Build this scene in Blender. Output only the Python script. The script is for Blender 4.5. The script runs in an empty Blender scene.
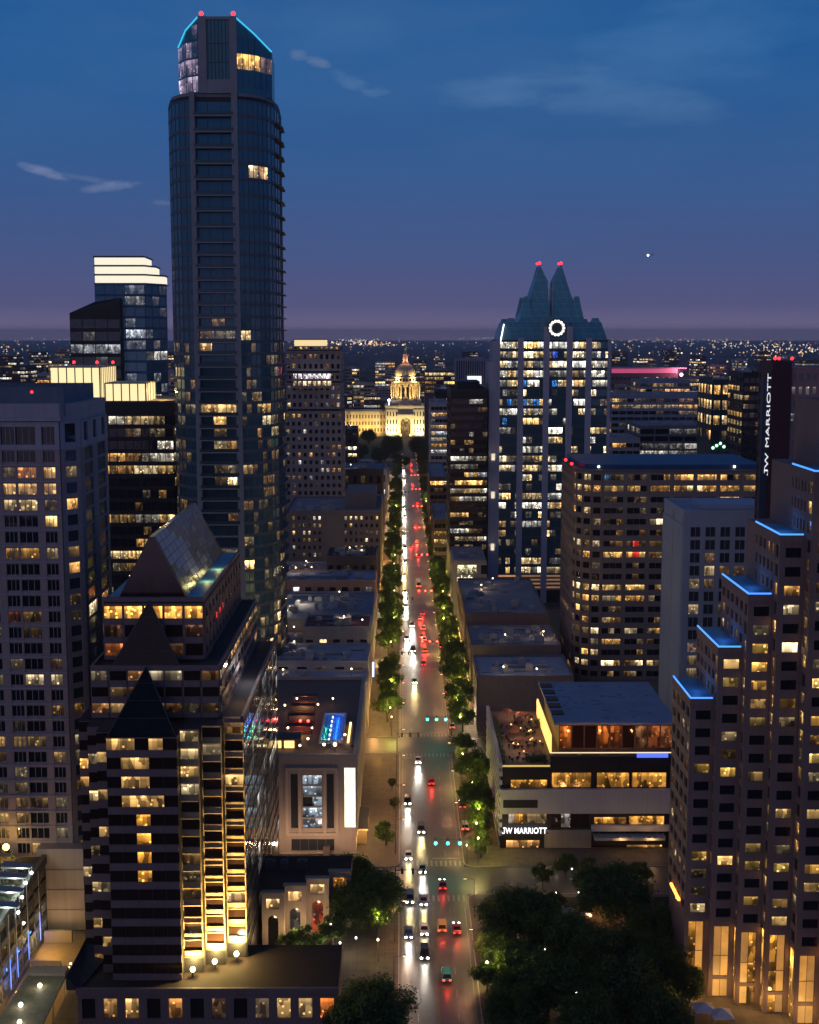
import bpy, math, random
from mathutils import Vector
C = bpy.context.scene
COL = C.collection
R = math.radians

# ------------------------------------------------------------------ camera
H = 122.0
FPX = 1330.0
PITCH, YAW = R(7.58), R(0.323)
cp, sp = math.cos(PITCH), math.sin(PITCH)
cy_, sy_ = math.cos(YAW), math.sin(YAW)
FWD = Vector((sy_*cp, cy_*cp, -sp))
RGT = Vector((cy_, -sy_, 0))
UPV = Vector((sy_*sp, cy_*sp, cp))
def ray(px, py):
    return FWD*FPX + RGT*(px-409.5) + UPV*(512-py)
def gp(px, py, Z=0.0):
    d = ray(px, py); t = (Z-H)/d.z
    return d.x*t, d.y*t
def xz(px, py, Y):
    d = ray(px, py); t = Y/d.y
    return d.x*t, H+d.z*t
def X_(px, py, Y): return xz(px, py, Y)[0]
def Z_(py, Y, px=405): return xz(px, py, Y)[1]
def proj(p):
    v = Vector(p)-Vector((0, 0, H)); z = v.dot(FWD)
    if z < 1: return None
    return 409.5+FPX*v.dot(RGT)/z, 512-FPX*v.dot(UPV)/z, z

cam = bpy.data.cameras.new('camera'); camo = bpy.data.objects.new('camera', cam); COL.objects.link(camo)
camo.location = (0, 0, H)
camo.rotation_euler = (R(90)-PITCH, 0, -YAW)
cam.sensor_fit = 'VERTICAL'; cam.sensor_height = 36; cam.lens = FPX/1024*36
cam.clip_start = 1; cam.clip_end = 60000
C.camera = camo

# ------------------------------------------------------------------ materials
def nt(name):
    m = bpy.data.materials.new(name); m.use_nodes = True
    t = m.node_tree; t.nodes.clear()
    o = t.nodes.new('ShaderNodeOutputMaterial')
    return m, t, o
def N(t, typ, **kw):
    n = t.nodes.new(typ)
    for k, v in kw.items(): setattr(n, k, v)
    return n
MATS = {}
def wallmat(name, col, rough=.8, var=.25, scale=.25, spec=.3, metal=0.0, streak=True, band=None):
    """noise-mottled, faintly rain-streaked surface"""
    if name in MATS: return MATS[name]
    m, t, o = nt(name)
    b = N(t, 'ShaderNodeBsdfPrincipled'); t.links.new(b.outputs[0], o.inputs[0])
    g = N(t, 'ShaderNodeNewGeometry')
    n1 = N(t, 'ShaderNodeTexNoise'); n1.inputs['Scale'].default_value = scale; n1.inputs['Detail'].default_value = 5
    t.links.new(g.outputs['Position'], n1.inputs['Vector'])
    mp = N(t, 'ShaderNodeMapping'); mp.inputs['Scale'].default_value = (1.6, 1.6, .06)
    t.links.new(g.outputs['Position'], mp.inputs['Vector'])
    n2 = N(t, 'ShaderNodeTexNoise'); n2.inputs['Scale'].default_value = 1.0; n2.inputs['Detail'].default_value = 3
    t.links.new(mp.outputs[0], n2.inputs['Vector'])
    ad = N(t, 'ShaderNodeMath', operation='ADD'); t.links.new(n1.outputs['Fac'], ad.inputs[0])
    if streak: t.links.new(n2.outputs['Fac'], ad.inputs[1])
    else: ad.inputs[1].default_value = .5
    mr = N(t, 'ShaderNodeMapRange'); mr.inputs[1].default_value = .6; mr.inputs[2].default_value = 1.4
    mr.inputs[3].default_value = 1-var; mr.inputs[4].default_value = 1+var
    t.links.new(ad.outputs[0], mr.inputs[0])
    mx = N(t, 'ShaderNodeMix', data_type='RGBA', blend_type='MULTIPLY'); mx.inputs[0].default_value = 1
    mx.inputs[6].default_value = (*col, 1)
    t.links.new(mr.outputs[0], mx.inputs[7]); t.links.new(mx.outputs[2], b.inputs['Base Color'])
    b.inputs['Roughness'].default_value = rough; b.inputs['Metallic'].default_value = metal
    b.inputs['Specular IOR Level'].default_value = spec
    MATS[name] = m
    return m
def emit(name, col, s, sample='AUTO'):
    if name in MATS: return MATS[name]
    m, t, o = nt(name)
    b = N(t, 'ShaderNodeBsdfPrincipled'); t.links.new(b.outputs[0], o.inputs[0])
    b.inputs['Base Color'].default_value = (.3, .3, .3, 1)
    b.inputs['Emission Color'].default_value = (*col, 1); b.inputs['Emission Strength'].default_value = s
    try: m.cycles.emission_sampling = sample
    except Exception: pass
    MATS[name] = m
    return m
def glass(name, base, metal=.0, rough=.08, spec=.6):
    """a pair: dark glazing, and glazing with a lit room behind it (colour from the face attribute Lit)"""
    key = ('glass', name)
    if key in MATS: return MATS[key]
    out = []
    for lit in (0, 1):
        m, t, o = nt(name+('_lit' if lit else ''))
        b = N(t, 'ShaderNodeBsdfPrincipled'); t.links.new(b.outputs[0], o.inputs[0])
        b.inputs['Base Color'].default_value = (*base, 1); b.inputs['Metallic'].default_value = metal
        b.inputs['Roughness'].default_value = rough; b.inputs['Specular IOR Level'].default_value = spec
        g = N(t, 'ShaderNodeNewGeometry')
        # slight waviness so that reflections break from pane to pane
        nb = N(t, 'ShaderNodeTexNoise'); nb.inputs['Scale'].default_value = .45; nb.inputs['Detail'].default_value = 2
        t.links.new(g.outputs['Position'], nb.inputs['Vector'])
        bp = N(t, 'ShaderNodeBump'); bp.inputs['Strength'].default_value = .12; bp.inputs['Distance'].default_value = .3
        t.links.new(nb.outputs['Fac'], bp.inputs['Height']); t.links.new(bp.outputs[0], b.inputs['Normal'])
        if lit:
            a = N(t, 'ShaderNodeAttribute', attribute_name='Lit')
            mp = N(t, 'ShaderNodeMapping'); mp.inputs['Scale'].default_value = (1.0, 1.0, .42)
            t.links.new(g.outputs['Position'], mp.inputs['Vector'])
            v = N(t, 'ShaderNodeTexVoronoi', distance='CHEBYCHEV'); v.inputs['Scale'].default_value = 1.0; v.inputs['Randomness'].default_value = .75
            t.links.new(mp.outputs[0], v.inputs['Vector'])
            sx = N(t, 'ShaderNodeSeparateColor'); t.links.new(v.outputs['Color'], sx.inputs[0])
            r = N(t, 'ShaderNodeValToRGB')
            r.color_ramp.elements[0].position = .0; r.color_ramp.elements[0].color = (.16, .16, .16, 1)
            r.color_ramp.elements[1].position = 1.; r.color_ramp.elements[1].color = (1.5, 1.5, 1.5, 1)
            e = r.color_ramp.elements.new(.35); e.color = (.36, .36, .36, 1)
            e = r.color_ramp.elements.new(.68); e.color = (.8, .8, .8, 1)
            t.links.new(sx.outputs[0], r.inputs[0])
            uv = N(t, 'ShaderNodeUVMap', uv_map='UVMap')
            su = N(t, 'ShaderNodeSeparateXYZ'); t.links.new(uv.outputs[0], su.inputs[0])
            mr = N(t, 'ShaderNodeMapRange'); mr.inputs[1].default_value = 0; mr.inputs[2].default_value = .75
            mr.inputs[3].default_value = .45; mr.inputs[4].default_value = 1.15
            t.links.new(su.outputs[1], mr.inputs[0])
            mu = N(t, 'ShaderNodeMath', operation='MULTIPLY'); t.links.new(r.outputs[0], mu.inputs[0]); t.links.new(mr.outputs[0], mu.inputs[1])
            # a band of ceiling light along the head of the opening
            cl = N(t, 'ShaderNodeMapRange'); cl.inputs[1].default_value = .70; cl.inputs[2].default_value = .84; cl.inputs[3].default_value = 1.0; cl.inputs[4].default_value = 1.9
            t.links.new(su.outputs[1], cl.inputs[0])
            m4 = N(t, 'ShaderNodeMath', operation='MULTIPLY'); t.links.new(mu.outputs[0], m4.inputs[0]); t.links.new(cl.outputs[0], m4.inputs[1]); mu = m4
            # small bright fittings inside the rooms
            v2 = N(t, 'ShaderNodeTexVoronoi', distance='CHEBYCHEV'); v2.inputs['Scale'].default_value = .9; t.links.new(g.outputs['Position'], v2.inputs['Vector'])
            lt = N(t, 'ShaderNodeMapRange'); lt.inputs[1].default_value = .2; lt.inputs[2].default_value = .13; lt.inputs[3].default_value = 0; lt.inputs[4].default_value = 2.4
            t.links.new(v2.outputs['Distance'], lt.inputs[0])
            ad = N(t, 'ShaderNodeMath', operation='ADD'); t.links.new(mu.outputs[0], ad.inputs[0]); t.links.new(lt.outputs[0], ad.inputs[1])
            n3 = N(t, 'ShaderNodeTexNoise'); n3.inputs['Scale'].default_value = .21; n3.inputs['Detail'].default_value = 1; t.links.new(g.outputs['Position'], n3.inputs['Vector'])
            m3 = N(t, 'ShaderNodeMapRange'); m3.inputs[1].default_value = .34; m3.inputs[2].default_value = .66; m3.inputs[3].default_value = .35; m3.inputs[4].default_value = 1.5
            t.links.new(n3.outputs['Fac'], m3.inputs[0])
            fm = N(t, 'ShaderNodeMath', operation='MULTIPLY'); t.links.new(ad.outputs[0], fm.inputs[0]); t.links.new(m3.outputs[0], fm.inputs[1])
            t.links.new(a.outputs['Color'], b.inputs['Emission Color']); t.links.new(fm.outputs[0], b.inputs['Emission Strength'])
            try: m.cycles.emission_sampling = 'NONE'
            except Exception: pass
        out.append(m)
    MATS[key] = out
    return out
def litglow(name='steady_lit_glazing'):
    """evenly lit translucent panel, colour from the attribute Lit"""
    if name in MATS: return MATS[name]
    m, t, o = nt(name)
    b = N(t, 'ShaderNodeBsdfPrincipled'); t.links.new(b.outputs[0], o.inputs[0])
    b.inputs['Base Color'].default_value = (.2, .2, .2, 1); b.inputs['Roughness'].default_value = .4
    a = N(t, 'ShaderNodeAttribute', attribute_name='Lit')
    g = N(t, 'ShaderNodeNewGeometry'); n = N(t, 'ShaderNodeTexNoise'); n.inputs['Scale'].default_value = .5
    t.links.new(g.outputs['Position'], n.inputs['Vector'])
    mr = N(t, 'ShaderNodeMapRange'); mr.inputs[3].default_value = .5; mr.inputs[4].default_value = 1.5
    t.links.new(n.outputs['Fac'], mr.inputs[0])
    t.links.new(a.outputs['Color'], b.inputs['Emission Color']); t.links.new(mr.outputs[0], b.inputs['Emission Strength'])
    MATS[name] = m
    return m

# ------------------------------------------------------------------ mesh collecting
class MB:
    def __init__(s): s.v = []; s.f = []; s.lit = []; s.mi = []; s.uv = []
    def face(s, pts, lit=None, mi=0):
        i = len(s.v); s.v += [tuple(p) for p in pts]; s.f.append(tuple(range(i, i+len(pts))))
        s.lit.append(lit or (0, 0, 0)); s.mi.append(mi)
    def hexa(s, p):          # p: 4 bottom ccw + 4 top ccw
        i = len(s.v); s.v += [tuple(q) for q in p]
        for f in ((3, 2, 1, 0), (4, 5, 6, 7), (0, 1, 5, 4), (1, 2, 6, 5), (2, 3, 7, 6), (3, 0, 4, 7)):
            s.f.append(tuple(i+k for k in f)); s.lit.append((0, 0, 0)); s.mi.append(0)
    def box(s, x0, x1, y0, y1, z0, z1):
        s.hexa([(x0, y0, z0), (x1, y0, z0), (x1, y1, z0), (x0, y1, z0), (x0, y0, z1), (x1, y0, z1), (x1, y1, z1), (x0, y1, z1)])
    def prism(s, poly, z0, z1, top=None):   # poly ccw from above; z1 number or list per vertex
        n = len(poly); zt = z1 if isinstance(z1, (list, tuple)) else [z1]*n
        i = len(s.v)
        s.v += [(x, y, z0) for x, y in poly]+[(x, y, z) for (x, y), z in zip(poly, zt)]
        s.f.append(tuple(i+k for k in reversed(range(n)))); s.f.append(tuple(i+n+k for k in range(n)))
        for k in range(n):
            j = (k+1) % n; s.f.append((i+k, i+j, i+n+j, i+n+k))
        s.lit += [(0, 0, 0)]*(n+2); s.mi += [0]*(n+2)
    def tube(s, a, b, r0, r1=None, n=8, cap=True):
        r1 = r0 if r1 is None else r1
        a, b = Vector(a), Vector(b); d = (b-a).normalized()
        u = d.orthogonal().normalized(); w = d.cross(u)
        i = len(s.v)
        for c, r in ((a, r0), (b, r1)):
            for k in range(n):
                t = 2*math.pi*k/n; s.v.append(tuple(c+u*(r*math.cos(t))+w*(r*math.sin(t))))
        for k in range(n):
            j = (k+1) % n; s.f.append((i+k, i+j, i+n+j, i+n+k))
        m = n
        if cap: s.f.append(tuple(i+k for k in reversed(range(n)))); s.f.append(tuple(i+n+k for k in range(n))); m += 2
        s.lit += [(0, 0, 0)]*m; s.mi += [0]*m
    def lathe(s, c, prof, n=24):
        i = len(s.v); m = len(prof)
        for r, z in prof:
            for k in range(n):
                t = 2*math.pi*k/n; s.v.append((c[0]+r*math.cos(t), c[1]+r*math.sin(t), c[2]+z))
        q = 0
        for a in range(m-1):
            for k in range(n):
                j = (k+1) % n; s.f.append((i+a*n+k, i+a*n+j, i+(a+1)*n+j, i+(a+1)*n+k)); q += 1
        s.f.append(tuple(i+k for k in reversed(range(n)))); s.f.append(tuple(i+(m-1)*n+k for k in range(n))); q += 2
        s.lit += [(0, 0, 0)]*q; s.mi += [0]*q
    def ball(s, c, r, n=8):
        s.lathe(c, [(max(.02*r, r*math.sin(math.pi*k/n)), -r*math.cos(math.pi*k/n)) for k in range(n+1)], n*2)
    def fbox(s, fr, u0, u1, z0, z1, d0, d1):
        P, u = fr; n = (u[1], -u[0])
        def q(a, d, z): return (P[0]+u[0]*a+n[0]*d, P[1]+u[1]*a+n[1]*d, z)
        s.hexa([q(u0, d1, z0), q(u1, d1, z0), q(u1, d0, z0), q(u0, d0, z0), q(u0, d1, z1), q(u1, d1, z1), q(u1, d0, z1), q(u0, d0, z1)])
    def build(s, name, mats, parent=None, origin=(0, 0, 0), smooth=False):
        me = bpy.data.meshes.new(name)
        ox, oy, oz = origin
        me.from_pydata([(x-ox, y-oy, z-oz) for x, y, z in s.v], [], s.f)
        if not isinstance(mats, (list, tuple)): mats = [mats]
        for m in mats: me.materials.append(m)
        if any(s.mi): me.polygons.foreach_set('material_index', s.mi)
        if any(l != (0, 0, 0) for l in s.lit):
            at = me.attributes.new('Lit', 'FLOAT_COLOR', 'FACE')
            flat = []
            for l in s.lit: flat += [l[0], l[1], l[2], 1.0]
            at.data.foreach_set('color', flat)
            uv = me.uv_layers.new(name='UVMap')
            k = 0; sq = ((0, 0), (1, 0), (1, 1), (0, 1))
            for f in s.f:
                for j in range(len(f)):
                    uv.data[k].uv = sq[j % 4]; k += 1
        if smooth: me.polygons.foreach_set('use_smooth', [True]*len(me.polygons))
        me.update()
        o = bpy.data.objects.new(name, me); COL.objects.link(o)
        if parent is not None: o.parent = parent
        else: o.location = origin
        return o
def tag(o, label=None, cat=None, group=None, kind=None):
    if label: o['label'] = label
    if cat: o['category'] = cat
    if group: o['group'] = group
    if kind: o['kind'] = kind
    return o
def empty(name, loc, label=None, cat=None, group=None):
    o = bpy.data.objects.new(name, None); COL.objects.link(o); o.location = loc
    return tag(o, label, cat, group)
def clone(o, parent=None):
    c = o.copy(); COL.objects.link(c); c.parent = parent
    for ch in [x for x in o.children]: clone(ch, c)
    return c
def lamp(kind, name, loc, energy, col, radius=.25, target=None, size=90, blend=.6, parent=None):
    l = bpy.data.lights.new(name, kind); l.energy = energy; l.color = col
    if kind in ('POINT', 'SPOT'): l.shadow_soft_size = radius
    if kind == 'SPOT': l.spot_size = R(size); l.spot_blend = blend
    o = bpy.data.objects.new(name, l); COL.objects.link(o); o.location = loc
    if target is not None:
        o.rotation_euler = (Vector(target)-Vector(loc)).to_track_quat('-Z', 'Y').to_euler()
    if parent is not None: o.parent = parent
    return o
ORD = 'first second third fourth fifth sixth seventh eighth ninth tenth eleventh twelfth thirteenth fourteenth fifteenth sixteenth seventeenth eighteenth nineteenth twentieth'.split()
TENS = {2: 'twenty', 3: 'thirty', 4: 'forty', 5: 'fifty', 6: 'sixty', 7: 'seventy'}
def ordinal(i):
    if i < 20: return ORD[i]
    t, r = divmod(i+1, 10)
    return (TENS[t][:-1]+'ieth') if r == 0 else TENS[t]+'-'+ORD[r-1]

# ------------------------------------------------------------------ lit rooms
WARM = [(1, .50, .13), (1, .60, .20), (1, .70, .32), (1, .76, .42), (1, .56, .17)]
GOLD = [(1, .58, .12), (1, .66, .18), (1, .5, .1)]
MIXED = WARM+[(1, .9, .72), (.85, .92, 1.0), (1, .86, .6)]
PALE = [(1, .9, .7), (1, .95, .85), (.9, .95, 1)]
class Lit:
    """which windows of a face have a lit room behind them; rooms come in runs along a floor"""
    def __init__(s, p, seed, pal=WARM, inten=.9, run=.55, floors=None, spread=.9, special=None):
        s.p, s.rng, s.pal, s.inten, s.run, s.floors, s.spread, s.rows, s.special = p, random.Random(seed), pal, inten, run, floors or {}, spread, {}, special or {}
    def row(s, f, nb):
        if (f, nb) in s.rows: return s.rows[f, nb]
        r = s.rng
        pf = s.floors.get(f, min(.95, s.p*math.exp(r.gauss(-.2, s.spread))))
        out, cur = [], None
        for j in range(nb):
            if j == 0 or r.random() > s.run:
                cur = None
                if r.random() < pf:
                    c = r.choice(s.pal); k = s.inten*math.exp(r.gauss(-.45, .75))
                    cur = tuple(a*k for a in c)
            out.append(cur)
        s.rows[f, nb] = out
        return out
    def __call__(s, f, j, nb):
        if (f, j) in s.special: return s.special[(f, j)]
        c = s.row(f, nb)[j]
        if c is None and s.p > .03 and s.rng.random() < .22:      # a corridor lamp or a screen left on deep inside
            k = s.rng.uniform(.03, .16); c = tuple(q*k for q in s.rng.choice(s.pal))
        return c
DARK = lambda f, j, nb: None

BLDS = []
OCC = ([], [])
def occ(mb):
    k = len(OCC[0]); OCC[0].extend(mb.v); OCC[1].extend(tuple(i+k for i in f) for f in mb.f)
class Bld:
    def __init__(s, name, label, cat, origin, group=None, gl=None, maxwin=100):
        s.o = origin; s.root = empty(name, origin, label, cat, group)
        s.parts = {}; s.win = []; s.gl = gl; s.maxwin = maxwin; s.extra = []
        BLDS.append(s)
    def mb(s, part, mat):
        k = (part, mat.name)
        if k not in s.parts: s.parts[k] = (MB(), mat)
        return s.parts[k][0]
    def one(s, part, mb, mat, parent=None, smooth=False):   # a part object of its own, at once
        occ(mb)
        if parent is None: return mb.build(part, mat, s.root, s.o, smooth)
        return mb.build(part, mat, parent, s.o, smooth)
    def window(s, fr, u0, u1, z0, z1, d, lit=None, gl=None):
        P, u = fr; n = (u[1], -u[0])
        q = lambda a, z: (P[0]+u[0]*a+n[0]*d, P[1]+u[1]*a+n[1]*d, z)
        s.win.append(([q(u0, z0), q(u1, z0), q(u1, z1), q(u0, z1)], lit, gl or s.gl))
    def facade(s, P, u, W, z0, z1, nfl, nb, wall, ww=.7, wh=.6, sill=.22, d=.35, ds=None, lit=DARK, gl=None, part='wall', mull=0, mullmat=None, skip=None, cols=None, edge=0.):
        """a wall of piers and spandrels standing proud of the glass line"""
        L = math.hypot(*u); u = (u[0]/L, u[1]/L); fr = (P, u); m = s.mb(part, wall)
        ds = d-.06 if ds is None else ds
        fh = (z1-z0)/nfl
        if cols is None:
            cw = (W-2*edge)/nb
            cols = [(edge+cw*(j+.5-ww/2), edge+cw*(j+.5+ww/2)) for j in range(nb)]
        nb = len(cols)
        ed = [0]+[x for c in cols for x in c]+[W]
        for k in range(0, len(ed), 2):
            if ed[k+1]-ed[k] > .01: m.fbox(fr, ed[k], ed[k+1], z0, z1, -.2, d)
        for i in range(nfl):
            zb = z0+i*fh; zs = zb+fh*sill; zt = min(zs+fh*wh, zb+fh)
            for j, (a, b) in enumerate(cols):
                if skip and skip(i, j):
                    m.fbox(fr, a, b, zb, zb+fh, -.2, ds); continue
                if zs > zb+.01: m.fbox(fr, a, b, zb, zs, -.2, ds)
                if zt < zb+fh-.01: m.fbox(fr, a, b, zt, zb+fh, -.2, ds)
                s.window(fr, a, b, zs, zt, .04, lit(i, j, nb), gl)
                if mull:
                    mm = s.mb('mullion', mullmat)
                    for q in range(1, mull+1):
                        c = a+(b-a)*q/(mull+1); mm.fbox(fr, c-.05, c+.05, zs, zt, .03, .14)
    def openings(s, P, u, W, z0, z1, ops, wall, d=.4, part='wall'):
        """a wall with rectangular openings; ops: (u0,u1,z0,z1,lit,panes,gl)"""
        fr = (P, u); m = s.mb(part, wall)
        us = sorted({0, W} | {x for o in ops for x in o[:2]}); zs = sorted({z0, z1} | {x for o in ops for x in o[2:4]})
        for a, b in zip(zs, zs[1:]):
            run = None
            for c, e in zip(us, us[1:]):
                inside = any(o[0] < (c+e)/2 < o[1] and o[2] < (a+b)/2 < o[3] for o in ops)
                if not inside: run = [run[0], e] if run else [c, e]
                if (inside or e == us[-1]) and run: m.fbox(fr, run[0], run[1], a, b, -.2, d); run = None
        for o in ops:
            n = o[5] if len(o) > 5 else 1; w = (o[1]-o[0])/n
            for k in range(n):
                l = o[4](k) if callable(o[4]) else o[4]
                s.window(fr, o[0]+w*k+(.06 if k else 0), o[0]+w*(k+1), o[2], o[3], .05, l, o[6] if len(o) > 6 else None)
    def roof(s, x0, x1, y0, y1, z, mat, par=None, ph=1.0, pt=.4):
        s.mb('roof', mat).box(x0+.05, x1-.05, y0+.05, y1-.05, z-.3, z+.02)
        if par is not None:
            m = s.mb('parapet', par)
            m.box(x0-.06, x1+.06, y0-.06, y0+pt, z-.1, z+ph); m.box(x0-.06, x1+.06, y1-pt, y1+.06, z-.1, z+ph)
            m.box(x0-.06, x0+pt, y0+pt, y1-pt, z-.1, z+ph); m.box(x1-pt, x1+.06, y0+pt, y1-pt, z-.1, z+ph)
    def units(s, rng, x0, x1, y0, y1, z, n, mat, smax=4):
        s.ducts(rng, x0, x1, y0, y1, z, mat); n = int(n*2.3)
        for k in range(n):
            w, d, h = rng.uniform(1.2, smax), rng.uniform(1.2, smax), rng.uniform(.8, 2.4)
            x, y = rng.uniform(x0, max(x0+.1, x1-w)), rng.uniform(y0, max(y0+.1, y1-d))
            m = MB(); m.box(x, x+w, y, y+d, z+.15, z+h); m.box(x+.15, x+w-.15, y+.15, y+d-.15, z, z+.15)
            m.tube((x+w/2, y+d/2, z+h), (x+w/2, y+d/2, z+h+.25), min(w, d)*.35, n=10)
            s.one('roof_unit', m, mat)
    def ducts(s, rng, x0, x1, y0, y1, z, mat):
        if x1-x0 < 12 or y1-y0 < 8: return
        for k in range(2):
            y = rng.uniform(y0+1, y1-1); xa = rng.uniform(x0, (x0+x1)/2); xb = rng.uniform((x0+x1)/2, x1)
            m = MB(); m.box(xa, xb, y-.3, y+.3, z+.25, z+.75)
            q = xa+.5
            while q < xb: m.box(q-.1, q+.1, y-.36, y+.36, z, z+.25); q += 3
            s.one('roof_duct', m, mat)
        for k in range(3):
            x, y = rng.uniform(x0, x1-1.4), rng.uniform(y0, y1-1.2); m = MB(); m.box(x, x+1.2, y, y+1.0, z, z+.35); m.box(x+.1, x+1.1, y+.1, y+.9, z+.351, z+.45); s.one('roof_hatch', m, mat)
    def finish(s):
        for (part, _), (mb, mat) in s.parts.items():
            if mb.f: occ(mb); mb.build(part, mat, s.root, s.o)
# ------------------------------------------------------------------ light and sky
def make_world():
    w = bpy.data.worlds.new('World'); C.world = w; w.use_nodes = True
    t = w.node_tree; t.nodes.clear()
    out = N(t, 'ShaderNodeOutputWorld'); bg = N(t, 'ShaderNodeBackground')
    t.links.new(bg.outputs[0], out.inputs[0])
    sky = N(t, 'ShaderNodeTexSky', sky_type='NISHITA'); sky.sun_disc = False
    sky.sun_elevation = R(-1.5); sky.sun_rotation = R(235); sky.altitude = 150; sky.air_density = 1.3; sky.dust_density = 2.5; sky.ozone_density = 3.5
    sm = N(t, 'ShaderNodeMix', data_type='RGBA', blend_type='MULTIPLY'); sm.inputs[0].default_value = 1
    t.links.new(sky.outputs[0], sm.inputs[6]); sm.inputs[7].default_value = (SKYK*1.0, SKYK*1.0, SKYK*1.0, 1)
    # the city's own glow on the air near the horizon, and the deep blue above
    tc = N(t, 'ShaderNodeTexCoord'); sp_ = N(t, 'ShaderNodeSeparateXYZ'); t.links.new(tc.outputs['Generated'], sp_.inputs[0])
    rp = N(t, 'ShaderNodeValToRGB'); cr = rp.color_ramp; cr.interpolation = 'B_SPLINE'
    stops = SKYSTOPS
    while len(cr.elements) < len(stops): cr.elements.new(.5)
    for e, (p, c) in zip(cr.elements, stops): e.position = p; e.color = (*c, 1)
    t.links.new(sp_.outputs[2], rp.inputs[0])
    ad = N(t, 'ShaderNodeMix', data_type='RGBA', blend_type='ADD'); ad.inputs[0].default_value = 1
    t.links.new(sm.outputs[2], ad.inputs[6]); t.links.new(rp.outputs[0], ad.inputs[7])
    # thin cloud: broad veils, and a few bright wisps
    def noise(scale, mapping, det=6, rough=.6, off=0):
        mp = N(t, 'ShaderNodeMapping'); mp.inputs['Scale'].default_value = mapping; mp.inputs['Location'].default_value = (off, off*.7, off*.3)
        t.links.new(tc.outputs['Generated'], mp.inputs['Vector'])
        n = N(t, 'ShaderNodeTexNoise'); n.inputs['Scale'].default_value = scale; n.inputs['Detail'].default_value = det; n.inputs['Roughness'].default_value = rough
        t.links.new(mp.outputs[0], n.inputs['Vector']); return n
    veil = noise(3.0, (1, 1, 3.2), 8, .62, 3.1)
    vr = N(t, 'ShaderNodeMapRange'); vr.inputs[1].default_value = .42; vr.inputs[2].default_value = .75; vr.inputs[3].default_value = 0; vr.inputs[4].default_value = .5
    t.links.new(veil.outputs['Fac'], vr.inputs[0])
    hi = N(t, 'ShaderNodeMapRange'); hi.inputs[1].default_value = .04; hi.inputs[2].default_value = .2
    t.links.new(sp_.outputs[2], hi.inputs[0])
    vm = N(t, 'ShaderNodeMath', operation='MULTIPLY'); t.links.new(vr.outputs[0], vm.inputs[0]); t.links.new(hi.outputs[0], vm.inputs[1])
    cm = N(t, 'ShaderNodeMix', data_type='RGBA'); t.links.new(vm.outputs[0], cm.inputs[0])
    t.links.new(ad.outputs[2], cm.inputs[6]); cm.inputs[7].default_value = (.060, .150, .33, 1)
    last = cm
    det = noise(14, (1, 1, 4), 8, .65, 1.7)
    det2 = noise(55, (1, 1, 2.2), 6, .7, 4.2)
    for px, py, ang, lx, lz, k, c in ((44, 172, 14, 24, 5.0, .42, (.34, .38, .56)), (108, 187, -9, 27, 4.5, .4, (.30, .35, .54)), (84, 178, 8, 34, 3.0, .3, (.2, .24, .4)), (352, 82, 18, 20, 7, .28, (.16, .28, .46)), (318, 62, 10, 12, 5, .4, (.2, .26, .38)), (374, 92, -6, 15, 5, .28, (.16, .28, .46)), (298, 55, 0, 9, 5, .3, (.2, .26, .38)), (162, 203, 0, 12, 3.5, .35, (.2, .22, .36)), (515, 84, -8, 80, 18, .62, (.10, .21, .40)), (640, 104, 6, 90, 18, .5, (.09, .19, .37)), (700, 40, -10, 120, 46, .45, (.06, .18, .40)), (560, 150, 4, 120, 16, .22, (.06, .13, .30)), (330, 30, 0, 60, 20, .25, (.06, .18, .40))):
        d = ray(px, py).normalized(); ca, sa = math.cos(R(ang)), math.sin(R(ang))
        e1 = ((RGT*ca-UPV*sa)).normalized(); e2 = ((RGT*sa+UPV*ca)).normalized()
        sq = []
        for e, l in ((e1, lx), (e2, lz)):
            dp = N(t, 'ShaderNodeVectorMath', operation='DOT_PRODUCT'); t.links.new(tc.outputs['Generated'], dp.inputs[0]); dp.inputs[1].default_value = e
            su = N(t, 'ShaderNodeMath', operation='SUBTRACT'); t.links.new(dp.outputs['Value'], su.inputs[0]); su.inputs[1].default_value = d.dot(e)
            dv = N(t, 'ShaderNodeMath', operation='MULTIPLY'); t.links.new(su.outputs[0], dv.inputs[0]); dv.inputs[1].default_value = 1330/l*.95
            p2 = N(t, 'ShaderNodeMath', operation='MULTIPLY'); t.links.new(dv.outputs[0], p2.inputs[0]); t.links.new(dv.outputs[0], p2.inputs[1]); sq.append(p2)
        sm_ = N(t, 'ShaderNodeMath', operation='ADD'); t.links.new(sq[0].outputs[0], sm_.inputs[0]); t.links.new(sq[1].outputs[0], sm_.inputs[1])
        m1 = N(t, 'ShaderNodeMapRange'); m1.inputs[1].default_value = 2.2; m1.inputs[2].default_value = .0; m1.inputs[3].default_value = -.45; m1.inputs[4].default_value = .30
        t.links.new(sm_.outputs[0], m1.inputs[0])
        a2 = N(t, 'ShaderNodeMath', operation='ADD'); t.links.new(m1.outputs[0], a2.inputs[0]); t.links.new((det2 if lx < 40 else det).outputs['Fac'], a2.inputs[1])
        m2 = N(t, 'ShaderNodeMapRange'); m2.inputs[1].default_value = .45; m2.inputs[2].default_value = .9; m2.inputs[3].default_value = 0; m2.inputs[4].default_value = k
        t.links.new(a2.outputs[0], m2.inputs[0])
        fw = N(t, 'ShaderNodeVectorMath', operation='DOT_PRODUCT'); t.links.new(tc.outputs['Generated'], fw.inputs[0]); fw.inputs[1].default_value = d
        gt = N(t, 'ShaderNodeMath', operation='GREATER_THAN'); t.links.new(fw.outputs['Value'], gt.inputs[0]); gt.inputs[1].default_value = .5
        m3 = N(t, 'ShaderNodeMath', operation='MULTIPLY'); t.links.new(m2.outputs[0], m3.inputs[0]); t.links.new(gt.outputs[0], m3.inputs[1])
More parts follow.
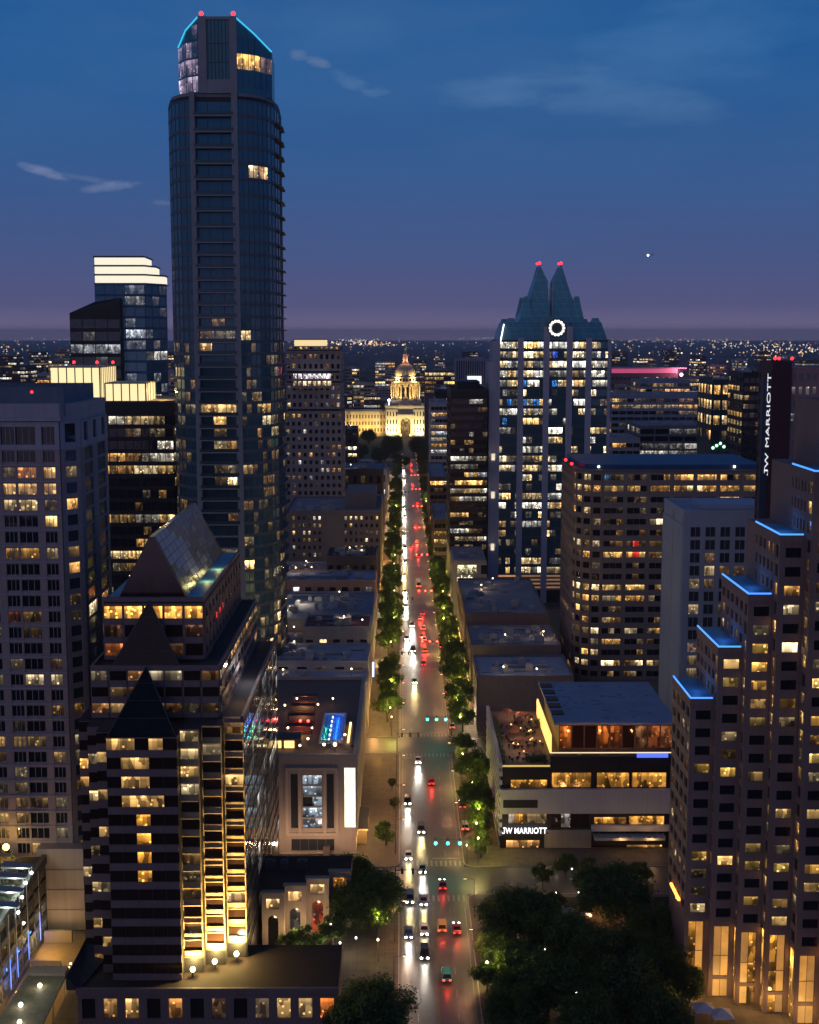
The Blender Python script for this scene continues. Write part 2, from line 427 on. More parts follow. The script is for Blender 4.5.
        mx = N(t, 'ShaderNodeMix', data_type='RGBA'); t.links.new(m3.outputs[0], mx.inputs[0]); t.links.new(last.outputs[2], mx.inputs[6]); mx.inputs[7].default_value = (*c, 1)
        last = mx
    t.links.new(last.outputs[2], bg.inputs[0]); bg.inputs[1].default_value = 1.0
SKYK = .035
SKYSTOPS = [(0.0, (.34, .265, .42)), (.011, (.175, .148, .285)), (.022, (.098, .099, .225)), (.06, (.062, .098, .245)), (.137, (.026, .102, .282)), (.22, (.011, .106, .325)), (.42, (.008, .055, .19)), (1.0, (.006, .025, .085))]
make_world()
sun = bpy.data.lights.new('dusk_glow', 'SUN'); sun.energy = .22; sun.angle = R(60); sun.color = (1.0, .70, .62)
suno = bpy.data.objects.new('dusk_glow', sun); COL.objects.link(suno)
suno.rotation_euler = (R(62), 0, R(-38))
C.view_settings.view_transform = 'Standard'; C.view_settings.look = 'None'; C.view_settings.exposure = 0; C.view_settings.gamma = 1
C.cycles.max_bounces = 4; C.cycles.diffuse_bounces = 3; C.cycles.glossy_bounces = 3; C.cycles.transparent_max_bounces = 6
C.cycles.sample_clamp_indirect = 3.0; C.cycles.caustics_reflective = False; C.cycles.caustics_refractive = False
C.cycles.use_denoising = True; C.cycles.use_light_tree = True

# ------------------------------------------------------------------ materials in use
M = dict(
    asphalt=wallmat('asphalt', (.060, .057, .054), .42, .3, .12, .5, streak=False),
    ground=wallmat('distant_ground', (.060, .046, .042), .9, .6, .004, .2, streak=False),
    paving=wallmat('paving', (.105, .088, .076), .7, .22, .5, .3, streak=False),
    kerb=wallmat('kerb_stone', (.30, .28, .26), .8, .2, .5, .3, streak=False),
    paint=wallmat('road_paint', (.26, .25, .23), .7, .5, .8, .3, streak=False),
    ypaint=wallmat('yellow_paint', (.20, .15, .06), .7, .5, .8, .3, streak=False),
    lawn=wallmat('lawn', (.05, .085, .025), .9, .4, .1, .2, streak=False),
    dirt=wallmat('park_soil', (.03, .026, .02), .95, .4, .15, .2, streak=False),
    metal=wallmat('dark_metal', (.06, .06, .065), .45, .15, 1, .5, streak=False),
    steel=wallmat('grey_metal', (.3, .31, .33), .5, .15, 1, .5, streak=False),
    beige=wallmat('beige_render', (.40, .32, .27), .8, .14),
    lilac=wallmat('grey_concrete', (.34, .33, .37), .8, .15),
    pink=wallmat('pinkish_brick', (.32, .25, .25), .85, .18, .6),
    limestone=wallmat('limestone', (.36, .33, .33), .75, .14),
    brown=wallmat('brown_stone', (.115, .085, .080), .7, .2),
    mauve=wallmat('mauve_granite', (.185, .13, .128), .6, .16),
    maroon=wallmat('maroon_cladding', (.062, .022, .032), .6, .15),
    black=wallmat('black_cladding', (.022, .020, .022), .5, .2),
    tan=wallmat('tan_concrete', (.30, .24, .19), .8, .16),
    brick=wallmat('red_brick', (.22, .13, .11), .85, .2, .8),
    darkroof=wallmat('dark_roof', (.05, .040, .042), .8, .35, .15, .3, streak=False),
    greyroof=wallmat('grey_roof', (.22, .22, .27), .8, .3, .12, .3, streak=False),
    blueroof=wallmat('blue_grey_membrane', (.26, .31, .40), .8, .25, .12, .3, streak=False),
    whitewall=wallmat('white_panel', (.60, .58, .56), .7, .12),
    bluepanel=wallmat('blue_metal_panel', (.035, .085, .19), .5, .15),
    palewall=wallmat('pale_precast', (.34, .39, .48), .75, .1),
    capstone=wallmat('sunset_granite', (.50, .42, .32), .8, .12),
    teal=wallmat('teal_glazing', (.05, .17, .20), .25, .2, .4, .6, metal=.3),
    gold=wallmat('bronze_ledge', (.36, .26, .15), .5, .15, .6, .5),
)
def joints(m, step, k):
    t = m.node_tree; b = [n for n in t.nodes if n.type == 'BSDF_PRINCIPLED'][0]; src = b.inputs['Base Color'].links[0].from_socket
    g = N(t, 'ShaderNodeNewGeometry'); s = N(t, 'ShaderNodeSeparateXYZ'); t.links.new(g.outputs['Position'], s.inputs[0]); last = None
    for so in (s.outputs[0], s.outputs[1]):
        f = N(t, 'ShaderNodeMath', operation='FLOORED_MODULO'); t.links.new(so, f.inputs[0]); f.inputs[1].default_value = step
        l = N(t, 'ShaderNodeMath', operation='LESS_THAN'); t.links.new(f.outputs[0], l.inputs[0]); l.inputs[1].default_value = .16
        if last is None: last = l
        else:
            mx = N(t, 'ShaderNodeMath', operation='MAXIMUM'); t.links.new(last.outputs[0], mx.inputs[0]); t.links.new(l.outputs[0], mx.inputs[1]); last = mx
    br = N(t, 'ShaderNodeTexVoronoi', distance='CHEBYCHEV'); br.inputs['Scale'].default_value = 1/step; br.inputs['Randomness'].default_value = 0; t.links.new(g.outputs['Position'], br.inputs['Vector'])
    sc = N(t, 'ShaderNodeSeparateColor'); t.links.new(br.outputs['Color'], sc.inputs[0])
    mr = N(t, 'ShaderNodeMapRange'); mr.inputs[3].default_value = .82; mr.inputs[4].default_value = 1.12; t.links.new(sc.outputs[0], mr.inputs[0])
    m0 = N(t, 'ShaderNodeMix', data_type='RGBA', blend_type='MULTIPLY'); m0.inputs[0].default_value = 1; t.links.new(src, m0.inputs[6]); t.links.new(mr.outputs[0], m0.inputs[7])
    mk_ = N(t, 'ShaderNodeMix', data_type='RGBA', blend_type='MULTIPLY'); t.links.new(last.outputs[0], mk_.inputs[0]); t.links.new(m0.outputs[2], mk_.inputs[6]); mk_.inputs[7].default_value = (k, k, k, 1)
    t.links.new(mk_.outputs[2], b.inputs['Base Color'])
joints(M['paving'], 1.8, .78)
G_DARK = glass('dark_glazing', (.012, .013, .016), 0, .07, .5)
G_BLUE = glass('blue_glazing', (.07, .17, .22), .55, .12, .6)
G_TEAL = glass('teal_pane', (.06, .15, .19), .45, .14, .6)
G_BRONZE = glass('bronze_glazing', (.03, .016, .013), .15, .07, .5)
G_GREY = glass('grey_glazing', (.06, .07, .085), .3, .1, .6)

# ------------------------------------------------------------------ ground, avenue and blocks
RX0, RX1 = -.6, 14.2           # kerbs of the avenue
FL, FR = -10.6, 23.4           # building lines
CROSS = [(279, 294), (379, 394), (480, 495), (582, 596), (683, 697), (784, 798), (885, 899), (986, 1000), (1087, 1101), (1188, 1202), (1290, 1318)]
m = MB(); m.face([(-16000, -400, 0), (16000, -400, 0), (16000, 30000, 0), (-16000, 30000, 0)])
g = m.build('ground', M['ground']); tag(g, kind='structure')
m = MB(); m.face([(RX0-.1, 120, .004), (RX1+.1, 120, .004), (RX1+.1, 1318, .004), (RX0-.1, 1318, .004)])
tag(m.build('road', M['asphalt']), kind='structure')
for a, b in CROSS:
    for x0, x1 in ((-420, RX0-.1), (RX1+.1, 520)):
        m = MB(); m.face([(x0, a, .004), (x1, a, .004), (x1, b, .004), (x0, b, .004)])
        tag(m.build('cross_street', M['asphalt']), kind='structure')
edges = [(150, 279)]+[(CROSS[i][1], CROSS[i+1][0]) for i in range(len(CROSS)-1)]
def rounded(x0, x1, y0, y1, r, n=4):
    p = []
    for cx, cy, a0 in ((x1-r, y0+r, -90), (x1-r, y1-r, 0), (x0+r, y1-r, 90), (x0+r, y0+r, 180)):
        for k in range(n+1):
            a = R(a0+90*k/n); p.append((cx+r*math.cos(a), cy+r*math.sin(a)))
    return p
for a, b in edges:
    for x0, x1 in ((-150, RX0), (RX1, 190)):
        m = MB(); m.prism(rounded(x0, x1, a, b, 2.5), -.1, .13)
        tag(m.build('pavement', M['paving']), kind='structure')
        k = MB(); e = rounded(x0, x1, a, b, 2.5)
        inn = rounded(x0+.25, x1-.25, a+.25, b-.25, 2.3)
        for i in range(len(e)):
            j = (i+1) % len(e)
            k.face([(*e[i], .134), (*e[j], .134), (*inn[j], .134), (*inn[i], .134)])
        tag(k.build('kerb', M['kerb']), kind='structure')
mk = MB()
def stripe(x0, x1, y0, y1, z=.025): mk.face([(x0, y0, z), (x1, y0, z), (x1, y1, z), (x0, y1, z)])
LANES = [2.9, 10.2]
for a, b in edges:
    a2, b2 = max(a, 190)+7, b-7
    for x in LANES:
        y = a2
        while y < b2 and y < 900: stripe(x-.07, x+.07, y, y+3); y += 9
    for x in (1.0-.9, 13.4): stripe(x-.06, x+.06, a2, b2)
    for x0, x1, yy in ((RX0+.6, 6.2, b-5.2), (7.0, RX1-.6, a+5.0)): stripe(x0, x1, yy, yy+.5)
    x = RX0+.6
    while x < RX1-.6:
        if b < 700: stripe(x, x+.45, b-3.8, b-.6)
        if 200 < a < 700: stripe(x, x+.45, a+.6, a+3.8)
        x += 1.1
yb = MB()
for a, b in edges:
    for x in (6.45, 6.75): yb.face([(x-.06, max(a, 190)+6, .025), (x+.06, max(a, 190)+6, .025), (x+.06, b-6, .025), (x-.06, b-6, .025)])
tag(mk.build('road_markings', M['paint']), kind='structure'); tag(yb.build('road_centre_line', M['ypaint']), kind='structure')
# worn wheel tracks: long patches of polished and patched asphalt
mt = wallmat('patched_asphalt', (.050, .048, .046), .44, .35, .3, .5, streak=False)
pt = MB(); rp = random.Random(4)
for k in range(40):
    x = rp.choice((1.5, 4.7, 8.3, 11.6))+rp.uniform(-.5, .5); y = rp.uniform(215, 600); l = rp.uniform(6, 30); w = rp.uniform(.25, .7)
    zk = .008+k*.0003; pt.face([(x-w, y, zk), (x+w, y, zk), (x+w*.8, y+l, zk), (x-w*.9, y+l, zk)])
tag(pt.build('road_repairs', mt), kind='structure')
# park soil to the east of the avenue and the capitol lawn
m = MB(); m.prism(rounded(24, 52, 200, 277, 2), .1, .16); m.prism(rounded(52.4, 100, 240, 277, 2), .1, .16)
tag(m.build('park_ground', M['dirt']), kind='structure')
m = MB(); m.prism([(-90, 1322), (110, 1322), (110, 1588), (-90, 1588)], -.1, .2)
tag(m.build('lawn', M['lawn']), kind='structure')
m = MB(); m.prism([(2, 1322.5), (11, 1322.5), (11, 1580), (2, 1580)], .1, .23)
tag(m.build('path', M['paving']), kind='structure')
rg = random.Random(77)
def beacon(b, x, y, z, h=1.5, r=.5, s=14):
    mast = MB(); mast.tube((x, y, z), (x, y, z+h), .12, n=6)
    o = b.one('beacon', mast, M['metal'])
    bl = MB(); bl.ball((x, y, z+h+r*.8), r, 6); b.one('bulb', bl, emit('red_lamp', (1, .012, .012), 7), o)
GLOW = litglow()

# ================================================================== 1  apartment tower with pinkish grid, far west
def apartment_tower():
    Y, X1, X0 = 265.0, -65.0, -108.0
    zt = 108.5
    b = Bld('apartment_tower', 'tall pinkish grey apartment tower with a flat blue-grey parapet, beside the striped pyramid tower', 'tower', (-86, 280, 0), gl=G_DARK)
    d = 27
    core = b.mb('wall', M['pink']); core.box(X0, X1-3.2, Y, Y+d, 0, zt-9); core.box(X1-3.25, X1, Y+3.2, Y+d, 0, zt-9)
    cp_ = b.mb('wall', M['lilac']); cp_.box(X0, X1-3.2, Y+.0, Y+d, zt-9, zt); cp_.box(X1-3.25, X1, Y+3.2, Y+d, zt-9, zt)
    # columns of openings, measured across the face from the west
    W = X1-3.2-X0
    cols = []
    u = W
    for wd, gap in ((2.35, 1.0), (3.7, 1.5), (2.5, .45), (2.7, 1.6), (1.8, 1.2), (1.8, 1.6), (2.7, 1.5), (2.5, .45), (3.7, 1.6), (2.35, 1.4), (2.35, 1.4), (2.4, 1.4)):
        u -= gap; cols.append((u-wd, u)); u -= wd
    cols = cols[::-1]
    n = len(cols)
    fl = 29; fh = 3.26; z0 = zt-9-fl*fh
    special = {}
    L = Lit(.20, 5, WARM+[(1, .25, .06)], .8, .4, spread=.5)
    rows_down = {0: 0, 1: 1}
    def lt(f, j, nb):
        k = fl-1-f
        if (k, j) in ((1, 10),): return (.8, .3, .1)
        if (k, n-1-j) in ((2, 0), (2, 1), (2, 2), (1, 0)): return (.9, .5, .18)
        if (k, n-1-j) == (2, 3): return (1.2, .18, .04)
        return L(f, j, nb)
    b.facade((X0, Y), (1, 0), W, z0, zt-9, fl, n, M['pink'], wh=.66, sill=.2, d=.45, ds=.3, lit=lt, cols=cols, mull=2, mullmat=M['lilac'])
    b.facade((X0, Y), (1, 0), W, zt-9, zt-3.6, 1, n, M['lilac'], wh=.66, sill=.16, d=.6, ds=.5, lit=lambda f, j, nb: (1.2, .75, .3) if j == n-4 else None, cols=[(a-.15, c+.15) for a, c in cols], mull=2, mullmat=M['lilac'])
    # pale string course per floor
    st = b.mb('string_course', M['lilac'])
    for k in range(fl+1): st.fbox(((X0, Y), (1, 0)), 0, W, z0+k*fh-.12, z0+k*fh+.1, .3, .62)
    # chamfered corner and the side face
    b.facade((X1-3.2, Y), (3.2, 3.2), 4.5, z0, zt-9, fl, 1, M['pink'], ww=.55, wh=.66, d=.3, lit=Lit(.05, 8), gl=G_GREY)
    b.facade((X1-3.2, Y), (3.2, 3.2), 4.5, zt-9, zt-3.6, 1, 1, M['lilac'], ww=.55, wh=.7, d=.3)
    m = b.mb('wall', M['pink']); m.prism([(X1-3.2, Y), (X1, Y+3.2), (X1-3.2, Y+3.2)], 0, zt-9.01)
    b.mb('wall', M['lilac']).prism([(X1-3.2, Y), (X1, Y+3.2), (X1-3.2, Y+3.2)], zt-9, zt)
    b.facade((X1, Y+3.2), (0, 1), d-3.2, z0, zt-9, fl, 2, M['pink'], ww=.62, wh=.8, sill=.12, d=.3, lit=Lit(.03, 9), gl=G_GREY)
    b.facade((X1, Y+3.2), (0, 1), d-3.2, zt-9, zt-3.6, 1, 3, M['lilac'], ww=.4, wh=.7, d=.35)
    # blue-grey parapet screen and roof plant
    ps = b.mb('parapet', wallmat('blue_grey_screen', (.10, .15, .21), .6, .2))
    ps.box(X0-.1, X1-2.2, Y+.3, Y+.7, zt-2.6, zt+3.2); ps.box(X1-2.6, X1-2.2, Y+.7, Y+d-1, zt-2.6, zt+3.2); ps.box(X0-.1, X1-2.2, Y+d-1.4, Y+d-1, zt, zt+3.2)
    b.roof(X0, X1-2.7, Y+.8, Y+d-1.5, zt, M['darkroof'])
    b.mb('cornice', M['lilac']).fbox(((X0, Y), (1, 0)), 0, W+.5, zt-3.4, zt-2.7, -.2, 1.0)
    b.units(rg, X0+5, X1-8, Y+4, Y+d-6, zt, 7, M['steel'])
    beacon(b, X1-8.5, Y+.5, zt+1.6, .4, .35, 8)
    # plain podium
    b.mb('podium', M['beige']).box(-75, -63.2, 261.5, 264.6, 0, 17.6)
    jo = b.mb('podium_joint', M['pink'])
    for z in (4.5, 8.8, 13.1): jo.box(-75, -63.1, 261.3, 261.6, z-.12, z+.12)
apartment_tower()

# ================================================================== 2  glass tower with a lit stepped top
def lit_top_tower():
    Y = 620.0; zc = 618
    X0, X1, X2 = X_(95, 300, Y), X_(145, 300, Y), X_(166, 300, Y+16)
    zt, zb = Z_(257, Y), 0
    b = Bld('glass_tower', 'blue glass tower with a glowing white stepped top, standing far behind the lit-crown office block', 'tower', ((X0+X1)/2, Y+12, 0), gl=G_BLUE)
    core = b.mb('wall', M['bluepanel'])
    zs = Z_(284, Y)
    poly = [(X0, Y), (X1, Y), (X2, Y+16), (X2-2, Y+30), (X0, Y+30)]
    core.prism(poly, 0, zs)
    L = Lit(.22, 21, PALE, .5, .7)
    fl = 28
    b.facade((X0, Y), (1, 0), X1-X0, 4, zs, fl, 5, M['bluepanel'], ww=.95, wh=.78, sill=.1, d=.12, lit=lambda f, j, nb: (L(f, j, nb) if j > 2 or f < 16 else None))
    b.facade((X1, Y), (X2-X1, 16), math.hypot(X2-X1, 16), 4, zs, fl, 3, M['bluepanel'], ww=.95, wh=.78, sill=.1, d=.12, lit=Lit(.06, 22, PALE, .5))
    # glowing crown in three stepped tiers, its east end cut away
    h = (zt-zs)/3
    for k in range(3):
        cut = k*3.6
        m = MB(); z0, z1 = zs+k*h+.5, zs+(k+1)*h-.3
        x2 = X2-cut; m.prism([(X0+.2, Y+.3), (X1, Y+.3), (x2, Y+14-cut*.6), (x2-1, Y+26), (X0+.2, Y+26)], z0, z1)
        b.one('crown_tier', m, emit('white_crown_glow', (1, .92, .70), 1.0))
        e = b.mb('crown_ledge', M['metal']); e.prism([(X0-.2, Y-.1), (X1+.2, Y-.1), (x2+.3, Y+14-cut*.6), (x2-.6, Y+27), (X0-.2, Y+27)], z1+.003, z1+.78)
    b.mb('crown_ledge', M['metal']).prism([(X0-.2, Y-.1), (X1+.2, Y-.1), (X2+.3, Y+15), (X2-1, Y+30.2), (X0-.2, Y+30.2)], zs+.002, zs+.48)
    # lower wing with a sloping roof
    Xw = X_(70, 330, Y-4); zr0, zr1 = Z_(313, Y-4), Z_(304, Y-4)
    b.mb('wing', M['black']).prism([(Xw, Y-4), (X0+12, Y-4), (X0+12, Y-.3), (X0-.3, Y-.3), (X0-.3, Y+22), (Xw, Y+22)], 0, [zr0, zr1+2, zr1+3, zr1+1, zr1+1, zr0])
    b.facade((Xw, Y-4), (1, 0), X0+12-Xw, 4, zr0-2, 22, 4, M['black'], ww=.94, wh=.7, sill=.15, d=.1, lit=Lit(.3, 24, PALE, .4, .75), gl=G_GREY)
lit_top_tower()

# ================================================================== 3  office block with lit lantern crowns
def lantern_block():
    Y = 432.0
    X0, X1 = X_(44, 420, Y), X_(173, 420, Y)
    zt = Z_(402, Y)
    b = Bld('office_block', 'dark glass office block crowned by two glowing cream lantern boxes, beside the tallest tower', 'office building', ((X0+X1)/2, Y+20, 0), gl=G_DARK)
    b.mb('wall', M['black']).box(X0, X1, Y, Y+40, 0, zt)
    L = Lit(.32, 31, WARM+PALE[:1], .8, .5, {20: .5, 21: .45, 19: .7, 18: .85})
    b.facade((X0, Y), (1, 0), X1-X0, 8, zt-4, 22, 16, M['black'], ww=.93, wh=.66, sill=.2, d=.22, lit=L)
    b.facade((X1, Y), (0, 1), 40, 8, zt-4, 22, 14, M['black'], ww=.93, wh=.66, sill=.2, d=.22, lit=Lit(.2, 32, WARM))
    b.roof(X0, X1, Y, Y+40, zt, wallmat('warm_roof_slab', (.30, .22, .14), .8, .2, .2, .3, streak=False), M['metal'], .4)
    def lantern(x0, x1, y0, y1, z0, z1, nx, ny, k):
        m = MB(); m.box(x0+.3, x1-.3, y0+.3, y1-.3, z0, z1-.3)
        o = b.one('lantern', m, emit('cream_lantern_%d' % k, (1, .80, .40), 1.15))
        fr = MB()
        for i in range(nx+1):
            x = x0+(x1-x0)*i/nx; fr.box(x-.18, x+.18, y0+.05, y0+.28, z0, z1)
        for i in range(ny+1):
            y = y0+(y1-y0)*i/ny; fr.box(x1-.28, x1-.05, y-.16, y+.16, z0, z1)
        fr.box(x0, x1, y0, y1, z1-.28, z1+.1)
        b.one('lantern_frame', fr, wallmat('cream_frame', (.5, .42, .25), .6, .1), o)
        return o
    xa, xb = X_(50, 380, Y+12), X_(100, 380, Y+12)
    lantern(xa, xb, Y+12, Y+38, zt, Z_(367, Y+12), 6, 9, 1)
    lantern(X_(105, 395, Y+4), X_(146, 395, Y+4), Y+4, Y+22, zt, Z_(383, Y+4), 5, 4, 2)
    for px in (74, 97, 113): beacon(b, X_(px, 365, Y+30), Y+30, Z_(367, Y+12)+.2, .6, .5, 14)
    # lamps that wash the roof slab
    lamp('POINT', 'roof_lamp', (X_(163, 395, Y+14), Y+14, zt+3), 1600, (1, .7, .3), .5, parent=None)
lantern_block()

# ================================================================== 4  tallest tower, curved glass
def curved_tower():
    Y = 412.0
    b = Bld('residential_skyscraper', 'tallest tower, a curved dark teal glass skyscraper with red roof beacons and cyan edge lights', 'skyscraper', (-53, 430, 0), gl=G_TEAL)
    P = lambda px, dy: (X_(px, 300, Y+dy), Y+dy)
    xl, xr = X_(197, 300, Y), X_(237, 300, Y)
    left = [(X_(172, 300, Y+14), Y+16), (X_(175, 300, Y+7), Y+8), (X_(183, 300, Y+2.5), Y+3), (X_(194, 300, Y), Y+.2)]
    right = [(X_(240, 300, Y), Y+.2), (X_(250, 300, Y+1), Y+1.6), (X_(260, 300, Y+3), Y+4), (X_(269, 300, Y+7), Y+8), (X_(276, 300, Y+12), Y+14)]
    balc = [(X_(276, 300, Y+12), Y+14), (X_(281, 300, Y+22), Y+23), (X_(283, 300, Y+34), Y+34)]
    back = [(balc[-1][0]-4, Y+44), (left[0][0]+3, Y+44), (left[0][0]-.5, Y+30)]
    zs, zk = Z_(96, Y), Z_(160, Y)
    poly = left+[(xl, Y+1.8), (xr, Y+1.8)]+right+balc[1:]+back
    slab = wallmat('tower_pilaster', (.21, .23, .25), .6, .15)
    fram = wallmat('tower_spandrel', (.10, .12, .135), .5, .15)
    b.mb('wall', M['black']).prism(poly, 0, zs)
    z0 = 22; fh1 = 3.72
    zmid = 150.0; nf1 = int(round((zmid-z0)/fh1)); fh1 = (zmid-z0)/nf1
    nf2 = 9; fh2 = (zs-zmid-1)/nf2
    L1 = Lit(.17, 41, WARM, .65, .5, spread=.8); seed = [100]
    def seg(pts, gl, p, nb=2, hot=None):
        for k in range(len(pts)-1):
            a, c = pts[k], pts[k+1]; u = (c[0]-a[0], c[1]-a[1]); W = math.hypot(*u)
            seed[0] += 1
            L = Lit(p, seed[0], WARM, .5, .5)
            f1 = lambda f, j, q, L=L, k=k: (L(f, j, q) if f < nf1*.78 else None)
            b.facade(a, u, W, z0, zmid, nf1, nb, fram, ww=.9, wh=.74, sill=.16, d=.16, ds=.22, lit=f1, gl=gl)
            b.facade(a, u, W, zmid, zmid+nf2*fh2, nf2, nb, fram, ww=.9, wh=.78, sill=.14, d=.16, ds=.22, lit=(lambda f, j, q, k=k: hot.get((nf2-1-f, k)) if hot else None), gl=gl)
    seg(left, G_TEAL, .05)
    seg(right, G_TEAL, .13, hot={(4, 1): (1.3, .85, .4), (4, 2): (1.1, .6, .25)})
    seg(balc, G_DARK, .05, 2)
    seg([(balc[-1][0], balc[-1][1]), back[0]], G_DARK, .04, 3); seg([back[1], back[2], left[0]], G_TEAL, .04, 3)
    # pilasters
    pm = b.mb('pilaster', slab)
    for x0, x1 in ((X_(193.6, 300, Y), X_(198.6, 300, Y)), (X_(234.6, 300, Y), X_(240.6, 300, Y))):
        pm.box(x0, x1, Y-.7, Y+2.2, 0, zs+1.2)
    # recessed balconies between the pilasters
    fr = ((xl, Y+1.8), (1, 0)); W = xr-xl
    bz = [z0+fh1*k for k in range(nf1)]+[zmid+fh2*k for k in range(nf2)]
    rail = glass('balcony_glass', (.05, .08, .09), .3, .2)[0]
    LB = Lit(.10, 60, WARM, .6, .4)
    for k, z in enumerate(bz):
        m = MB(); m.box(xl+.05, xr-.05, Y-.9, Y+1.7, z-.32, z)
        o = b.one('balcony', m, wallmat('balcony_slab', (.23, .26, .28), .7, .12))
        if z > 60:
            r = MB(); r.box(xl+.1, xr-.1, Y-.82, Y-.72, z+.02, z+1.05); b.one('railing', r, rail, o)
        h = (fh1 if k < nf1 else fh2)
        for j in range(3):
            b.window(fr, W*j/3+.1, W*(j+1)/3-.08, z+.05, z+h-.45, .04, LB(k, j, 3) if k < nf1*.8 else None)
    # side balconies
    for k, z in enumerate(bz[6:]):
        (ax, ay), (cx, cy), (ex, ey) = balc
        m = MB(); m.prism([(ax-.3, ay-.2), (ax+1.1, ay-.6), (cx+1.3, cy), (ex+1.2, ey), (ex, ey), (cx, cy)], z-.3, z)
        b.one('side_balcony', m, wallmat('balcony_slab_dark', (.10, .11, .12), .7, .12))
    b.mb('parapet', slab).prism([(x*.985-.8, y+.2) for x, y in poly], zs-.01, zs+1.0)
    # crown: a narrower lantern with sloping wings
    A = (X_(178, 60, Y+9), Y+10); Bq = (X_(198, 60, Y+1), Y+1.5); Cq = (X_(236, 60, Y+1), Y+1.5); D = (X_(271.5, 60, Y+10), Y+11)
    zt = Z_(17, Y); za, zd = Z_(48, Y+9), Z_(52, Y+10)
    M1 = (X_(186, 60, Y+4), Y+4.4); M2 = (X_(254, 60, Y+4), Y+4.6)
    cpoly = [A, M1, Bq, Cq, M2, D, (D[0]-1, Y+30), (A[0]+1, Y+30)]
    tops = [za, (za*.45+zt*.55), zt, zt, (zd*.5+zt*.5), zd, zd, za]
    b.mb('crown', M['teal']).prism(cpoly, zs+1.01, tops)
    cm = b.mb('crown_frame', slab)
    for px0, px1 in ((198, 206), (229, 236.5)): cm.box(X_(px0, 60, Y), X_(px1, 60, Y), Y+.9, Y+1.9, zs+1, zt+.4)
    cm.box(X_(198, 60, Y), X_(236.5, 60, Y), Y+1.0, Y+1.6, zt-.5, zt+.35); cm.box(X_(198, 60, Y), X_(236.5, 60, Y), Y+1.0, Y+1.6, zs+1, zs+5)
    lv = MB()
    for k in range(7):
        x = X_(207, 60, Y)+(X_(228.5, 60, Y)-X_(207, 60, Y))*k/6; lv.box(x-.09, x+.09, Y+1.1, Y+1.5, zs+5, zt-.5)
    for z in (zs+10, zs+15.5): lv.box(X_(206, 60, Y), X_(229, 60, Y), Y+1.12, Y+1.45, z, z+.2)
    b.one('louvre_screen', lv, wallmat('louvre', (.10, .105, .12), .5, .1))
    def crownwin(a, c, ha, hc, nb, litf, z_lo):
        u = (c[0]-a[0], c[1]-a[1]); W = math.hypot(*u); u = (u[0]/W, u[1]/W); fr = (a, u)
        h = 5.0
        for j in range(nb):
            u0, u1 = W*(j+.06)/nb, W*(j+.94)/nb; zl = min(ha+(hc-ha)*(u0/W), ha+(hc-ha)*(u1/W))
            z = z_lo; i = 0
            while z+h < zl+.5:
                b.window(fr, u0, u1, z+.35, min(z+h-.2, zl-.4), .12, litf(i, j)); z += h; i += 1
    pk = lambda i, j: (.42, .30, .40) if i == 0 else ((.20, .14, .19) if i == 1 else ((.30, .22, .30) if (i == 2 and j == 0) else (.05, .035, .05)))
    crownwin(A, M1, tops[0], tops[1], 2, pk, zs+1.2); crownwin(M1, Bq, tops[1], tops[2], 2, pk, zs+1.2)
    crownwin(Cq, M2, tops[3], tops[4], 3, lambda i, j: (1.6, .85, .16) if i == 1 else None, zs+2.8)
    crownwin(M2, D, tops[4], tops[5], 3, lambda i, j: (1.2, .6, .14) if i == 1 and j < 1 else ((.25, .14, .1) if i == 1 else None), zs+2.8)
    cy = emit('cyan_edge_light', (.03, .48, .80), 1.25)
    led = MB(); led.tube((Bq[0], Bq[1]-.3, zt+.15), (M1[0], M1[1]-.3, tops[1]+.15), .22, n=6); led.tube((M1[0], M1[1]-.3, tops[1]+.15), (A[0], A[1]-.3, za+.15), .22, n=6)
    b.one('edge_light', led, cy)
    led = MB(); led.tube((Cq[0], Cq[1]-.3, zt+.15), (M2[0], M2[1]-.3, tops[4]+.15), .22, n=6); led.tube((M2[0], M2[1]-.3, tops[4]+.15), (D[0], D[1]-.3, zd+.15), .22, n=6)
    b.one('edge_light', led, cy)
    for px in (201, 233): beacon(b, X_(px, 15, Y+2), Y+2.5, zt+.2, .8, .62, 16)
curved_tower()

